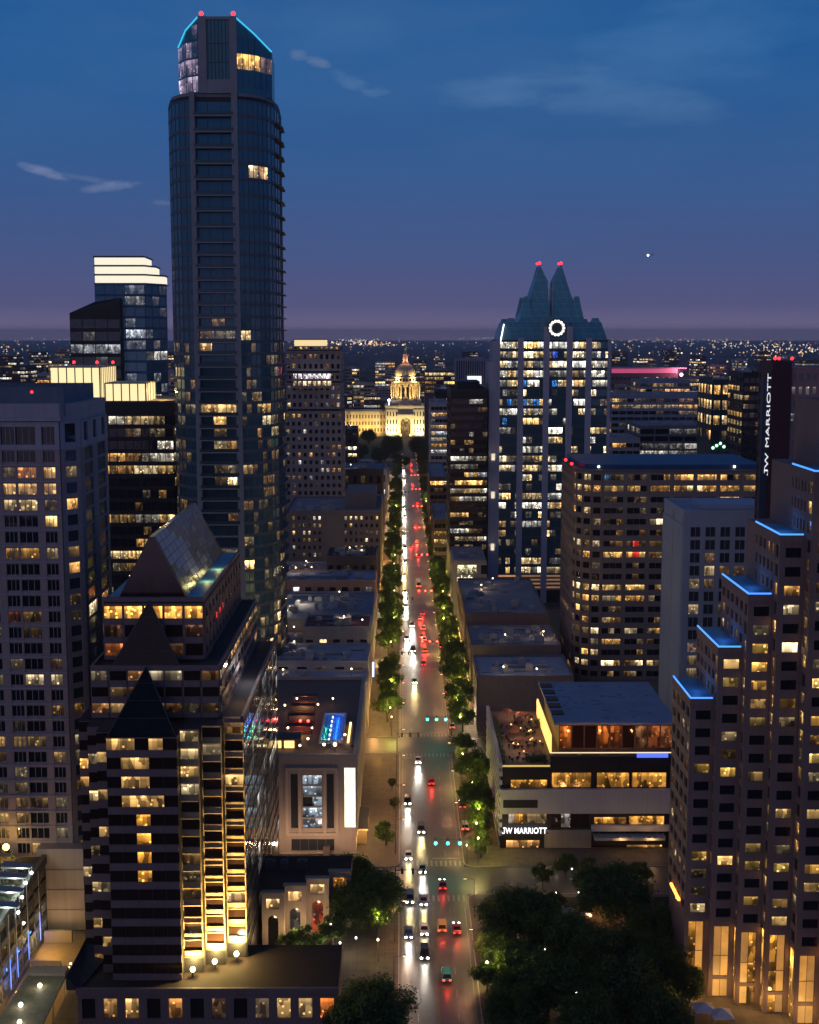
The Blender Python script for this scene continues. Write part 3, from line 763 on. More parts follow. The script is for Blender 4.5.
# ================================================================== 5  terraced beige tower far up the west side
def terraced_tower():
    Y = 700.0
    X0, X1 = X_(285, 420, Y), X_(342, 420, Y)
    b = Bld('terraced_tower', 'beige tower of small square windows, dark terraces and a lit top, west of the capitol', 'tower', ((X0+X1)/2, Y+15, 0), gl=G_DARK)
    stone = wallmat('beige_precast', (.33, .28, .28), .8, .12)
    tiers = [(512, 412, 0), (409, 384, 1.2), (381, 374, 2.4), (371, 352, 1.0), (350, 346, 3.0)]
    W = X1-X0
    zb = 0
    for k, (pb, ptp, ins) in enumerate(tiers):
        z0, z1 = (0 if k == 0 else Z_(pb, Y)), Z_(ptp, Y)
        b.mb('wall', stone).box(X0+ins*.6, X1-ins*.4, Y+ins, Y+34, z0, z1)
        nf = max(1, int(round((z1-max(z0, Z_(512, Y)))/4.1)))
        lit = Lit(.12, 70+k, WARM+PALE, .8, .25)
        if k in (2,): lit = lambda f, j, nb: (1.5, 1.2, 1.3) if 1 < j < 8 else None
        if k == 4: lit = Lit(.75, 77, GOLD+WARM, 1.0, .2)
        b.facade((X0+ins*.6, Y+ins), (1, 0), W-ins, max(z0, Z_(512, Y)), z1, nf, 10, stone, ww=.5, wh=.5, sill=.25, d=.4, ds=.4, lit=lit)
        b.facade((X1-ins*.4, Y+ins), (0, 1), 34-ins, max(z0, Z_(512, Y)), z1, nf, 9, stone, ww=.5, wh=.5, sill=.25, d=.3, ds=.3, lit=Lit(.1, 90+k, WARM))
        if k < 4:
            zn = Z_(tiers[k+1][0], Y)
            b.mb('terrace', M['black']).box(X0+1.2, X1-1, Y+2, Y+33, z1+.01, zn-.01)
            b.mb('terrace_ledge', stone).box(X0-.1, X1+.1, Y-.4, Y+1.6, z1-.1, z1+.5)
    # bowed front bays with lit terraces
    for pb, lit in ((378, (1.1, .98, 1.1)), (385, (1.3, .95, .5))):
        z = Z_(pb, Y)
        m = MB(); pts = [(X0+4+(W-9)*k/8, Y-.9-2.2*math.sin(math.pi*k/8)) for k in range(9)]
        m.prism(pts+[(X1-4.6, Y-.5), (X0+3.6, Y-.5)], z-1.6, z-.4); b.one('bowed_balcony', m, stone)
        for k in range(8):
            a, c = pts[k], pts[k+1]; u = (c[0]-a[0], c[1]-a[1]); w = math.hypot(*u); q_ = rg.uniform(.4, 1.2)
            b.window((a, (u[0]/w, u[1]/w)), .2*w, .85*w, z-.3, z+2.2, -.6, tuple(x*q_ for x in lit))
    m = MB(); zt = Z_(346, Y); m.box(X0+5, X1-9, Y+5, Y+28, zt, Z_(340, Y)); b.one('lit_roof_screen', m, emit('amber_screen', (1, .75, .35), .95))
    m = MB(); m.box(X0+4.6, X1-8.6, Y+4.6, Y+28.4, Z_(340, Y)+.01, Z_(340, Y)+.5); b.one('roof', m, M['darkroof'])
    # broad podium in front
    Yp = 622.0
    z = Z_(512, Yp); xp0, xp1 = X_(286, 530, Yp), FL
    q = Bld('office_block', 'broad brown stone office block with small square windows at the foot of the terraced tower', 'office building', ((xp0+xp1)/2, Yp+25, 0), gl=G_DARK)
    st = wallmat('brown_precast', (.20, .165, .15), .8, .15)
    q.mb('wall', st).box(xp0, xp1, Yp, Yp+55, 0, z)
    n = 6
    zz = Z_(558, Yp)
    LL = Lit(.25, 95, WARM+PALE[:1], 1.0, .3, {5: .75, 3: .5, 1: .45})
    W2 = xp1-xp0
    q.facade((xp0, Yp), (1, 0), W2, zz, z-1, n, 18, st, ww=.42, wh=.5, sill=.22, d=.4, ds=.4, lit=LL, skip=lambda i, j: j in (0, 7, 8, 9, 10))
    q.facade((xp1, Yp), (0, 1), 55, 5, z-1, 9, 14, st, ww=.45, wh=.5, sill=.22, d=.3, ds=.3, lit=Lit(.2, 96, WARM))
    q.mb('pavilion', st).box(X_(345, 512, Yp+10), xp1-2, Yp+12, Yp+50, z, z+7.5)
    q.roof(xp0, xp1, Yp, Yp+55, z, M['greyroof'], st, .8); q.units(rg, xp0+3, xp1-18, Yp+4, Yp+30, z, 8, M['steel'])
terraced_tower()

# ================================================================== 6  the low roofs up the west side
def low_block(name, label, cat, x0, x1, y0, y1, z, wall, roofm, nb=8, nfl=2, lit=None, seed=1, par=.7, units=5, z0=0, ww=.5, wh=.45, side=True, gl=None, d=.25):
    b = Bld(name, label, cat, ((x0+x1)/2, (y0+y1)/2, 0), gl=gl or G_DARK, maxwin=40)
    b.mb('wall', wall).box(x0, x1, y0, y1, 0, z)
    fb = 1.0 if z0 == 0 else z0
    if nb: b.facade((x0, y0), (1, 0), x1-x0, fb, z-.6, nfl, nb, wall, ww=ww, wh=wh, sill=.25, d=d, ds=d, lit=lit or Lit(.15, seed, WARM))
    if side:
        if x0 < 0: b.facade((x1, y0), (0, 1), y1-y0, 1, z-.6, max(2, nfl), max(3, int((y1-y0)/4)), wall, ww=.55, wh=.5, sill=.2, d=.2, ds=.2, lit=Lit(.35, seed+500, WARM, 1.0))
        else: b.facade((x0, y1), (0, -1), y1-y0, 1, z-.6, max(2, nfl), max(3, int((y1-y0)/4)), wall, ww=.55, wh=.5, sill=.2, d=.2, ds=.2, lit=Lit(.35, seed+500, WARM, 1.0))
    b.roof(x0, x1, y0, y1, z, roofm, wall, par)
    b.units(random.Random(seed), x0+2, x1-4, y0+2, y1-4, z, units, M['steel'], 3.2)
    rl = random.Random(seed+9)
    for k in range(2 if y0 < 600 else 1):
        x, y = rl.uniform(x0+2, x1-2), rl.uniform(y0+1, y1-2); m = MB(); m.tube((x, y, z), (x, y, z+2.2), .06, n=5); o = b.one('roof_lamp', m, M['metal'])
        g = MB(); g.ball((x, y, z+2.4), .26, 5); b.one('bulb', g, emit('roof_bulb', (1, .78, .48), 6), o)
        lamp('POINT', 'roof_light', (x, y-.4, z+3.0), rl.choice((120, 260, 420)), (1, .68, .36), .25)
    tk = MB()
    for k in range(5):
        x, y = rl.uniform(x0+1, x1-6), rl.uniform(y0+1, y1-4); tk.box(x, x+rl.uniform(1.5, 5), y, y+rl.uniform(1, 3), z+.021, z+.035)
    tag(b.one('roof_patch', tk, wallmat('roof_repair', (.10, .10, .115), .85, .35, .4, .3, streak=False)), kind='stuff')
    return b
lb = low_block('shop_building', 'low blue-grey roofed shop with a brightly lit upper window band, just beyond the rooftop pool', 'shop', -48, FL-.2, 398, 414, 15.6, M['limestone'], M['blueroof'], nb=0, seed=11)
zlo, zhi = 10.0, 14.6
lb.openings((-48, 398), (1, 0), 37.2, 7, 15.0, [(17.5, 36.2, zlo, zhi, lambda k: tuple(a*(1.3+.5*math.sin(k*2.3)) for a in (1.0, .86, .5)), 7, GLOW), (3.5, 9.5, 9.0, 13.2, lambda k: (.8, .6, .25), 3, GLOW)], M['limestone'], .35)
lamp('POINT', 'shop_lamp', (-39, 394.5, 14), 2200, (1, .75, .35), .3); lamp('POINT', 'shop_lamp', (-20, 394.5, 14), 2600, (1, .85, .6), .3)
low_block('shop_building', 'two-storey shop with a pale blue roof, behind the shop with the bright window band', 'shop', -47, FL-.4, 414.4, 440, 18.2, M['limestone'], M['blueroof'], nb=6, nfl=1, z0=15.8, seed=12, units=9)
low_block('bar_building', 'low bar building with a dark red roof behind the blue-roofed shops', 'shop', -34, FL-.3, 446, 466, 22.4, M['limestone'], wallmat('dark_red_roof', (.13, .045, .05), .8, .3, .2, .3, streak=False), nb=5, nfl=2, seed=13, units=3)
low_block('warehouse', 'plain grey warehouse with a lamp on its yard wall, beside the curved tower', 'warehouse', -62, -35, 448, 470, 16, M['tan'], M['greyroof'], nb=4, nfl=1, seed=14, units=2)
lamp('POINT', 'yard_lamp', (-44, 446, 15), 2600, (1, .62, .2), .4)
low_block('flat_roofed_hall', 'wide flat-roofed hall in pale grey, in front of the pink brick row', 'hall', -56, FL-.2, 472, 524, 19.6, M['lilac'], M['greyroof'], nb=9, nfl=2, seed=15, units=12)
lamp('POINT', 'roof_lamp', (-44, 490, 22.5), 1500, (1, .86, .62), .3); lamp('POINT', 'roof_lamp', (-38, 500, 22), 900, (1, .82, .55), .3)
low_block('brick_row', 'long pink brick row with a blue-grey roof and a line of lit windows', 'row building', -55, FL-.2, 528, 552, 23.4, wallmat('pink_brick', (.36, .22, .19), .85, .15, .6), M['blueroof'], nb=9, nfl=1, z0=18.2, lit=Lit(.7, 16, PALE, 1.0, .2), seed=16, units=6, wh=.4)
low_block('dark_shop_building', 'dark low shop building between the pink row and the brown stone block', 'shop', -32, FL-.4, 556, 580, 28.5, M['brown'], M['darkroof'], nb=6, nfl=3, lit=Lit(.05, 17), seed=17, units=5)
low_block('grey_shop_building', 'low grey shop building with roof ducts, beside the dark low shop', 'shop', -57, -32.6, 556, 580, 22, M['lilac'], M['greyroof'], nb=6, nfl=2, seed=18, units=6)
low_block('theatre_building', 'dark block with two yellow lit windows beside the terraced tower', 'theatre', X_(343, 490, 740), FL-.2, 742, 782, Z_(470, 742), M['brown'], M['greyroof'], nb=5, nfl=5, lit=Lit(.18, 19, GOLD, 1.4), seed=19, units=4)
low_block('shop_building', 'flat pale-roofed shop below the block with two yellow windows', 'shop', X_(344, 500, 706), FL-.2, 706, 738, Z_(502, 706), M['limestone'], M['greyroof'], nb=5, nfl=2, seed=20, units=3)
low_block('narrow_office_block', 'narrow office block with bands of warm light beside the capitol west wing', 'office building', X_(343, 450, 905), X_(357, 450, 905), 905, 940, Z_(430, 905), M['black'], M['darkroof'], nb=3, nfl=12, lit=Lit(.45, 21, WARM+PALE, .9, .8), seed=21, units=2, ww=.85)
low_block('long_low_office', 'long low office with a bright strip of light along its roof, below the capitol lawn', 'office building', X_(358, 470, 900), FL-.2, 902, 940, Z_(470, 902), M['lilac'], M['greyroof'], nb=6, nfl=3, lit=Lit(.4, 22, PALE, .9, .7), seed=22, units=3)
low_block('corner_shop', 'low brown corner shop nearest the capitol lawn on the west kerb', 'shop', X_(370, 470, 1102), FL-.2, 1103, 1140, 12, M['brown'], M['darkroof'], nb=5, nfl=2, seed=23, units=2)
low_block('corner_office', 'squat limestone office on the west kerb before the corner shop', 'office building', -45, FL-.2, 1002, 1060, 16, M['limestone'], M['greyroof'], nb=6, nfl=3, seed=24, units=4)
low_block('department_store', 'mid-height brick store on the west kerb beyond the theatre block', 'shop', -40, FL-.2, 800, 850, 20, M['brick'], M['greyroof'], nb=7, nfl=3, seed=25, units=4)
# ================================================================== 7  white hotel with the roof pool
def pool_hotel():
    Y, X0, X1, zt = 303.0, -47.0, -10.6, 23.0
    b = Bld('hotel', 'pale stone hotel with a blue-lit swimming pool on its roof terrace', 'hotel', (-29, 335, 0), gl=G_GREY)
    st = wallmat('hotel_stone', (.42, .34, .29), .8, .12)
    b.mb('wall', st).box(X0, X1-.3, Y, 375, 0, zt)
    u = lambda px: X_(px, 800, Y)-X0
    z = lambda py: Z_(py, Y)
    cool = lambda k: [(.22, .27, .33), (.34, .42, .52), (.2, .25, .3), (.27, .32, .38), (.3, .35, .42)][k % 5]
    ops = [(u(291), u(298), z(827), z(773), None, 1), (u(327), u(334), z(827), z(773), None, 1), (u(291), u(334), z(850), z(838), None, 5)]
    zz = [z(827)+(z(773)-z(827))*k/5 for k in range(6)]
    for k in range(5): ops.append((u(303), u(322), zz[k], zz[k+1]-.35, (lambda q, k=k: None if (k == 2 and q == 0) else cool(k)), 2))
    ops.append((u(268), u(271), z(840), z(773), lambda q: (.5, .5, .5), 1, GLOW))
    ops.append((u(344.5), u(355.5), z(827), z(767), lambda q: (1.35, 1.35, .98), 2, GLOW))
    b.openings((X0, Y), (1, 0), X1-X0-.3, 0, z(764), ops, st, .55)
    tr = b.mb('stone_trim', wallmat('hotel_trim', (.50, .42, .36), .75, .1))
    for px in (287, 300, 325, 337): tr.fbox(((X0, Y), (1, 0)), u(px)-.35, u(px)+.35, z(832), z(769), .5, .85)
    tr.fbox(((X0, Y), (1, 0)), u(286), u(338), z(769), z(766.5), .5, .95); tr.fbox(((X0, Y), (1, 0)), u(286), u(338), z(834), z(831.5), .5, .95)
    tr.fbox(((X0, Y), (1, 0)), 0, X1-X0+.2, z(853), z(851), .5, 1.1)
    b.facade((X1-.3, Y), (0, 1), 72, 4, zt-2, 5, 16, st, ww=.5, wh=.6, d=.3, ds=.3, lit=Lit(.3, 130, WARM))
    # terrace front band, roof deck, edge walls
    deck = wallmat('terrace_deck', (.16, .10, .075), .7, .25, .6, .3, streak=False)
    b.mb('roof_deck', deck).box(X0, X1-.3, Y+.6, 375, zt+.01, zt+.3)
    pb = b.mb('parapet', st)
    pb.box(X0, X1, Y-.6, Y+.6, z(764)+.01, zt+1.2); pb.box(X1-1.0, X1, Y+.6, 375, zt+.31, zt+1.2); pb.box(X0, X1-1, 374.4, 375, zt+.31, zt+1.2)
    zd = zt+.3
    q = lambda px, py: gp(px, py, zd)
    # pool: raised basin, white lined, lamps under water
    (ax, ay), (bx, by) = q(321, 743), q(341, 716)
    px0, px1, py0, py1 = ax, ax+4.8, ay, by
    m = MB()
    m.box(px0-.5, px1+.5, py0-.5, py0, zd, zd+.75); m.box(px0-.5, px1+.5, py1, py1+.5, zd, zd+.75); m.box(px0-.5, px0, py0, py1, zd, zd+.75); m.box(px1, px1+.5, py0, py1, zd, zd+.75)
    rim = b.one('pool', m, M['whitewall'])
    w = MB(); w.box(px0, px1, py0, py1, zd+.02, zd+.15); b.one('pool_floor', w, wallmat('pool_tile', (.18, .42, .75), .3, .15, 2, .5, streak=False), rim)
    for k in range(5):
        y = py0+(py1-py0)*(k+.5)/5
        lamp('POINT', 'pool_lamp', (px1-1.6, y, zd+1.0), 110, (.01, .13, 1), .15, parent=None)
        if k < 3: lamp('POINT', 'pool_lamp', (px0+.5, y, zd+.8), 40, (.05, 1, .2), .1)
    # lamps along the pool edge
    for k in range(6):
        y = py0+(py1-py0)*(k+.5)/6
        m = MB(); m.ball((px0+1.8, y, zd+.35), .18, 5); b.one('pool_light', m, emit('pool_white_lamp', (.7, .85, 1), 6), rim)
    # cabanas to the west of the pool, planters, strip of golden light along the east edge
    for k, (pa, pc, py_) in enumerate(((285, 312, 738), (287, 314, 727), (290, 315, 717), (293, 317, 707))):
        (cx, cy), (dx, _) = q(pa, py_), q(pc, py_)
        m = MB(); m.box(cx, dx, cy+1.2, cy+3.6, zd+2.5, zd+2.7)
        for xx in (cx+.1, dx-.25):
            for yy in (cy+1.25, cy+3.4): m.box(xx, xx+.15, yy, yy+.15, zd, zd+2.5)
        m.box(cx+.3, dx-.3, cy+2.9, cy+3.3, zd, zd+.8)
        b.one('cabana', m, wallmat('cabana_canvas', (.10, .045, .04), .8, .2, 1))
        lamp('POINT', 'cabana_lamp', ((cx+dx)/2, cy+1, zd+1.8), 320, (1, .1, .08) if k == 1 else (1, .55, .2), .2)
    for px, py in ((300, 727), (308, 727)):
        x, y = q(px, py); m = MB(); m.ball((x, y+1, zd+1.3), .35, 5); b.one('red_lantern', m, emit('red_lantern', (1, .06, .04), 8))
    gl_ = emit('golden_strip', (1, .62, .2), 3.0)
    x, y = q(347, 745); m = MB(); m.box(x, x+.5, y, y+17, zd+.5, zd+.7); b.one('light_strip', m, gl_)
    pl = MB(); pl.box(x+1.0, x+2.4, y-2, y+24, zd, zd+.7); b.one('planter', pl, M['brown'])
    for k, px in enumerate((271, 284)):
        (cx, cy) = q(px, 750); m = MB(); m.box(cx, cx+2.4, cy+.6, cy+.9, zd+.3, zd+2.0); b.one('bar_window', m, emit('bar_glow', (1, .62, .2), 2.0))
    m = MB(); (cx, cy) = q(268, 750); m.box(cx-.5, cx+7.5, cy+.92, cy+5, zd, zd+2.6); m.box(cx-.8, cx+7.8, cy+.0, cy+5.2, zd+2.61, zd+2.8); b.one('roof_bar', m, M['brown'])
    for px, py, s in ((335, 752, 1.0), (324, 752, .6), (300, 753, .4), (308, 746, .4), (288, 735, .3), (312, 735, .3), (345, 742, .4), (333, 705, .3), (318, 711, .3), (297, 705, .3), (285, 712, .3)):
        x, y = q(px, py); m = MB(); m.tube((x, y, zd), (x, y, zd+1.6), .06, n=6); o = b.one('lamp_post', m, M['metal'])
        g = MB(); g.ball((x, y, zd+1.85), .16+.26*s, 5); b.one('globe', g, emit('warm_globe', (1, .78, .45), 12), o)
    x, y = q(335, 752); lamp('POINT', 'terrace_lamp', (x, y, zd+2.2), 700, (1, .7, .4), .3)
    # entrance canopy and lamps at the street corner
    m = MB(); m.box(X1-.25, X1+2.4, 306, 322, 4.2, 4.6); m.box(X1-.25, X1+2.0, 308, 309, 0.13, 4.2); m.box(X1-.25, X1+2.0, 319, 320, 0.13, 4.2); b.one('entrance_canopy', m, wallmat('canopy_gold', (.4, .3, .16), .6, .1))
    for x in (-44, -36, -28, -20, -13): lamp('POINT', 'facade_lamp', (x, Y-7, 5), 900, (1, .62, .36), .3)
    for y in (304, 312, 322): lamp('POINT', 'entrance_lamp', (X1+1.6, y, 3.9), 700, (1, .6, .2), .25)
    m = MB(); m.box(X1-8, X1-6.5, Y-3.4, Y-2.2, .13, 2.8); b.one('hedge_box', m, M['brown'])
pool_hotel()

# ================================================================== 8  striped pyramid tower and its podiums
def pyramid_tower():
    b = Bld('office_tower', 'striped dark granite office tower with sloping glass roofs and golden uplit ledges', 'office tower', (-46, 262, 0), gl=G_BRONZE)
    st, dk = M['mauve'], M['black']
    YB = 300.0
    zl, zm, zu = 52.0, 61.5, 73.0
    xc0, xc1 = -52.0, -39.6
    steps_r = [(-39.6, -36.1, 229.0), (-36.1, -32.5, 232.0), (-32.5, -28.9, 235.0)]
    steps_l = [(-54.4, -52.0, 229.5), (-56.8, -54.4, 233.0), (-59.2, -56.8, 236.5)]
    YC = 226.5
    nf = 13; z0 = 7.0; fh = (zl-z0)/nf
    w = b.mb('wall', dk)
    w.box(xc0, xc1, YC, YB, 0, zl)
    for x0, x1, y in steps_r+steps_l: w.box(x0+.0, x1-.001, y, YB-.5, 0, zl-.02)
    # centre bay: ribbon windows between pale bands
    hot = {}
    for f in (5, 6, 7, 8): hot[(f, 2)] = (1.5, .62, .08)
    for f, js in ((12, (0, 1, 3)), (11, (1, 2)), (10, (1, 2)), (9, (1, 2, 3))):
        for j in js:
            q_ = rg.uniform(.25, 1.0); hot[(f, j)] = tuple(a*q_ for a in (1.0, .55, .17))
    b.facade((xc0, YC), (1, 0), xc1-xc0, z0, zl, nf, 5, st, ww=.99, wh=.62, sill=.34, d=.1, ds=.4, lit=lambda f, j, n: hot.get((f, j)), gl=G_BRONZE)
    # the narrow windows that stay lit on four floors
    # stepped corners, west ones dark, east ones bronze ledges that the floor lamps wash
    for k, (x0, x1, y) in enumerate(steps_l):
        off = .5*(k % 2)
        L = Lit(.1, 140+k, WARM, .8, .2, {nf-2: .5, nf-3: .4, nf-4: .5, nf-5: .3})
        b.facade((x0, y), (1, 0), x1-x0, z0, zl, nf, 1, st, ww=.995, wh=.56, sill=.0 if off else .42, d=.05, ds=.35, lit=L)
    for k, (x0, x1, y) in enumerate(steps_r):
        L = Lit(.05, 150+k, WARM, .9, .2, {nf-1: .9 if k != 1 else 0, nf-2: .6 if k < 2 else 0, nf-3: .3, nf-4: .8})
        b.facade((x0, y), (1, 0), x1-x0, z0+3.2, zl+.6-k*.2, nf, 1, M['gold'], ww=.90, wh=.60, sill=.36, d=.2, ds=.42, lit=L, part='bronze_ledge')
        sl = b.mb('bronze_ledge', M['gold'])
        fhk = (zl+.6-k*.2-z0-3.2)/nf
        for f in range(nf): sl.fbox(((x0, y), (1, 0)), .1, x1-x0-.1, z0+3.2+f*fhk-.02, z0+3.2+f*fhk+.12, .42, .58)
        # floor lamp
        lx = (x0+x1)/2
        m = MB(); m.tube((lx, y-1.7, z0), (lx, y-1.7, z0+1.0), .16, n=6); o = b.one('flood_lamp', m, M['metal'])
        g = MB(); g.ball((lx, y-1.7, z0+1.5), .48, 6); b.one('bulb', g, emit('flood_bulb', (1, .86, .5), 9), o)
        lamp('POINT', 'flood_light', (lx, y-1.5, z0+2.6), 3000, (1, .72, .22), .3)
        for zt_, e_, ang in ((9, 42000, 80), (24, 60000, 40), (38, 60000, 24)):
            lamp('SPOT', 'flood_light', (lx, 226.9+k*.5, z0+1.4), e_*(2.6, 1.2, 1.0)[k], (1, .66, .18), .3, (lx, y+.6, z0+zt_), ang, .9)
    # east face: dark glass
    b.facade((-28.9, 235), (0, 1), YB-235.5, z0, zl, nf, 16, dk, ww=.94, wh=.8, sill=.1, d=.08, ds=.1, lit=Lit(.05, 160, PALE, .25, .6), gl=G_GREY)
    sr = b.mb('roof', M['darkroof'])
    for k, (x0, x1, y) in enumerate(steps_r+steps_l): sr.box(x0+.02, x1-.02, y+.02, YB-.6, zl, zl+.25)
    pr = b.mb('parapet', st); pr.box(-29.4, -28.8, 235.3, YB-.6, zl+.26, zl+1.2); pr.box(-32.5, -29.41, 234.7, 235.3, zl-.6, zl+1.2)
    # middle block, set back on both sides
    xm0, xm1, ym = -57.0, -33.4, 237.5
    b.mb('wall', dk).box(xm0, xm1, ym, YB-1, zl+.26, zm)
    b.facade((xm0, ym), (1, 0), xm1-xm0, zl+.4, zm, 3, 7, st, ww=.9, wh=.6, sill=.3, d=.1, ds=.35, lit=Lit(.22, 165, [(1, .45, .16), (1, .6, .25), (1, .8, .5)], .22, .2))
    b.facade((xm1, ym), (0, 1), YB-1-ym, zl+.4, zm, 3, 12, st, ww=.9, wh=.6, sill=.3, d=.1, ds=.35, lit=Lit(.2, 166, WARM, .5))
    b.roof(xm0, xm1, ym, YB-1, zm, M['darkroof'], st, .6)
    # wall washed by lamps behind the step
    lamp('POINT', 'roof_lamp', (-31.2, 262, zl+4), 700, (.9, .92, 1), .3); lamp('POINT', 'roof_lamp', (-30.8, 247, zl+3), 260, (1, .6, .25), .3)
    # upper block with the row of yellow windows
    xu0, xu1, yu = -55.6, -36.9, 243.0
    b.mb('wall', dk).box(xu0, xu1, yu, YB-1.6, zm+.03, zu)
    b.facade((xu0, yu), (1, 0), xu1-xu0, zm+.5, zu-.4, 3, 5, st, ww=.88, wh=.66, sill=.2, d=.2, ds=.4, lit=lambda f, j, n: (1.5, .66, .12) if f == 2 else ((.35, .1, .03) if (f, j) == (0, 0) else ((.07, .03, .015) if (f+j) % 2 else None)))
    b.facade((xu1, yu), (0, 1), YB-1.6-yu, zm+.5, zu-.4, 3, 12, wallmat('brown_side_panel', (.23, .13, .11), .6, .15), ww=.5, wh=.4, d=.2, ds=.3, lit=lambda f, j, n: (1.2, .06, .05) if (f == 1 and 2 < j < 6) else None)
    tl = wallmat('terrace_blue_glow', (.12, .36, .52), .6, .2, .4, .4, streak=False)  # blue light on the terrace, put into its floor colour
    b.mb('terrace', tl).box(xu0+.3, xu1-.3, yu+.6, YB-2, zu, zu+.12)
    b.mb('parapet', st).box(xu0-.1, xu1+.1, yu-.2, yu+.55, zu-.1, zu+.7); b.mb('parapet', st).box(xu1-.3, xu1+.1, yu+.56, YB-1.7, zu-.1, zu+.7)
    for x, y in ((-39, 262), (-38.6, 276)): lamp('POINT', 'terrace_lamp', (x, y, zu+1.2), 180, (1, .85, .3), .3)
    # sloped roof prism along the ridge
    xg0, xg1, yg = -53.2, -40.6, 246.0
    xm = (xg0+xg1)/2; zr = 84.6
    g = MB(); y2 = 298
    g.hexa([(xg0, yg, zu+.13), (xg1, yg, zu+.13), (xg1, y2, zu+.13), (xg0, y2, zu+.13), (xm-.45, yg+.4, zr), (xm+.45, yg+.4, zr), (xm+.45, y2-1, zr), (xm-.45, y2-1, zr)])
    gd = b.one('sloped_roof', g, wallmat('dark_red_glass', (.045, .018, .016), .12, .5, .3, .6))
    # glass sheets let into the east slope, pale ones with a sky reflection put into their colour, and dark ones
    vs = Vector((xm+.45, 0, zr))-Vector((xg1, 0, zu+.13)); nrm = Vector((vs.z, 0, -vs.x)).normalized()
    und = Vector((xg1, 0, zu+.13)); U = lambda t, y: tuple(und+vs*t+nrm*.02+Vector((0, y, 0)))
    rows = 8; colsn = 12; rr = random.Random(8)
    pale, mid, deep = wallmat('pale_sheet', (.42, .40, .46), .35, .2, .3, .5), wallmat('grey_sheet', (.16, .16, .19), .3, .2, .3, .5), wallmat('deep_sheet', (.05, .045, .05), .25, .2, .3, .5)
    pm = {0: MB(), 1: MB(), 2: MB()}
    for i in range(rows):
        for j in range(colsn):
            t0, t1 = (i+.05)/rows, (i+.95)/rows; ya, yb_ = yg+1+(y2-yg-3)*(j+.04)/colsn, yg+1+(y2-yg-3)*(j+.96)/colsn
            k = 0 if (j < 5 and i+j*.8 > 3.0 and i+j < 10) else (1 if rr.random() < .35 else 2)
            lo = Vector((xg1, 0, zu+.13)); 
            P = lambda t, y: tuple(lo+vs*t+nrm*.06+Vector((0, y, 0)))
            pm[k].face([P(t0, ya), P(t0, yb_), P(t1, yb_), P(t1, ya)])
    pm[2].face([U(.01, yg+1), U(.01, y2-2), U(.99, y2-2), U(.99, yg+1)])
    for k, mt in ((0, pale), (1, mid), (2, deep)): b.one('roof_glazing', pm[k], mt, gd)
    # the two sloping glass gables in front
    def gable(x0, x1, y0, za, apex_x, apex_y, zap):
        g = MB(); A, B_, Cc = (x0, y0, za), (x1, y0, za), (apex_x, apex_y, zap)
        D = (apex_x, apex_y+.3, za)
        g.face([A, B_, Cc]); g.face([B_, D, Cc]); g.face([D, A, Cc]); g.face([A, D, B_])
        o = b.one('glass_gable', g, wallmat('black_glass', (.008, .006, .006), .16, .3, .3, .25))
        e = MB(); e.tube(A, Cc, .10, n=5); e.tube(B_, Cc, .10, n=5)
        for t in (.25, .5, .75):
            a = Vector(A).lerp(Vector(Cc), t); c = Vector(B_).lerp(Vector(Cc), t); e.tube(a, c, .045, n=4)
        b.one('gable_frame', e, M['metal'], o)
    gable(xc0+.2, xc1-.2, YC+.1, zl+.1, xm+.2, ym-.3, zm+.6)
    gable(xg0, xg1, ym+.2, zm+.2, xm, yu-.25, zu+.2)
    # front podium with deep windows
    p = Bld('podium_building', 'single-storey mauve podium with deep-set windows and a dark flat roof, below the striped tower', 'podium', (-40, 224, 0), gl=G_DARK)
    X0p, X1p = X_(78, 1010, 222), X_(338, 1010, 222)
    p.mb('wall', st).box(X0p, X1p, 222.4, 240, 0, 6.98)
    Lp = [None, (.3, .15, .05), (.5, .27, .09), None, (.75, .3, .07), None, (.12, .06, .03), None, (.12, .08, .05), (.35, .2, .07), (.4, .25, .1), (.95, .24, .04)]
    p.facade((X0p, 222.4), (1, 0), X1p-X0p, .5, 6.9, 1, 12, st, ww=.62, wh=.6, sill=.22, d=.5, ds=.5, lit=lambda f, j, n: Lp[j])
    p.mb('roof', wallmat('podium_roof', (.030, .020, .018), .85, .35, .3, .3, streak=False)).box(X0p, X1p, 222.2, 240, 6.99, 7.04)
    p.mb('parapet', st).box(X0p-.2, X1p+.2, 221.7, 222.2, 6.6, 7.7)
    p.mb('roof_slab', wallmat('sloping_slate', (.03, .04, .055), .6, .2)).prism([(X0p+.2, 222.5), (-59.5, 222.5), (-59.5, 238), (X0p+3.5, 238)], 7.05, [7.2, 9.5, 9.5, 8])
    # stepped arcade house to the north of the plaza
    a = Bld('arcade_building', 'low stepped stone arcade with tall arches facing the tree-shaded plaza', 'arcade building', (-18, 275, 0), gl=G_DARK)
    sn = wallmat('arcade_stone', (.36, .29, .24), .8, .15)
    YS = (252.0, 255.5, 259.0, 262.5)
    seg = [(X_(262, 920, YS[0]), X_(284, 920, YS[0]), YS[0]), (X_(284, 915, YS[1]), X_(306, 915, YS[1]), YS[1]), (X_(306, 905, YS[2]), X_(329, 905, YS[2]), YS[2]), (X_(329, 895, YS[3]), X_(351, 895, YS[3]), YS[3])]
    ztp = [12.0, 12.0, 12.0, 12.0]
    lits = [(.85, .5, .2), (.9, .5, .18), (1.0, .6, .25), (1.3, .5, .08)]
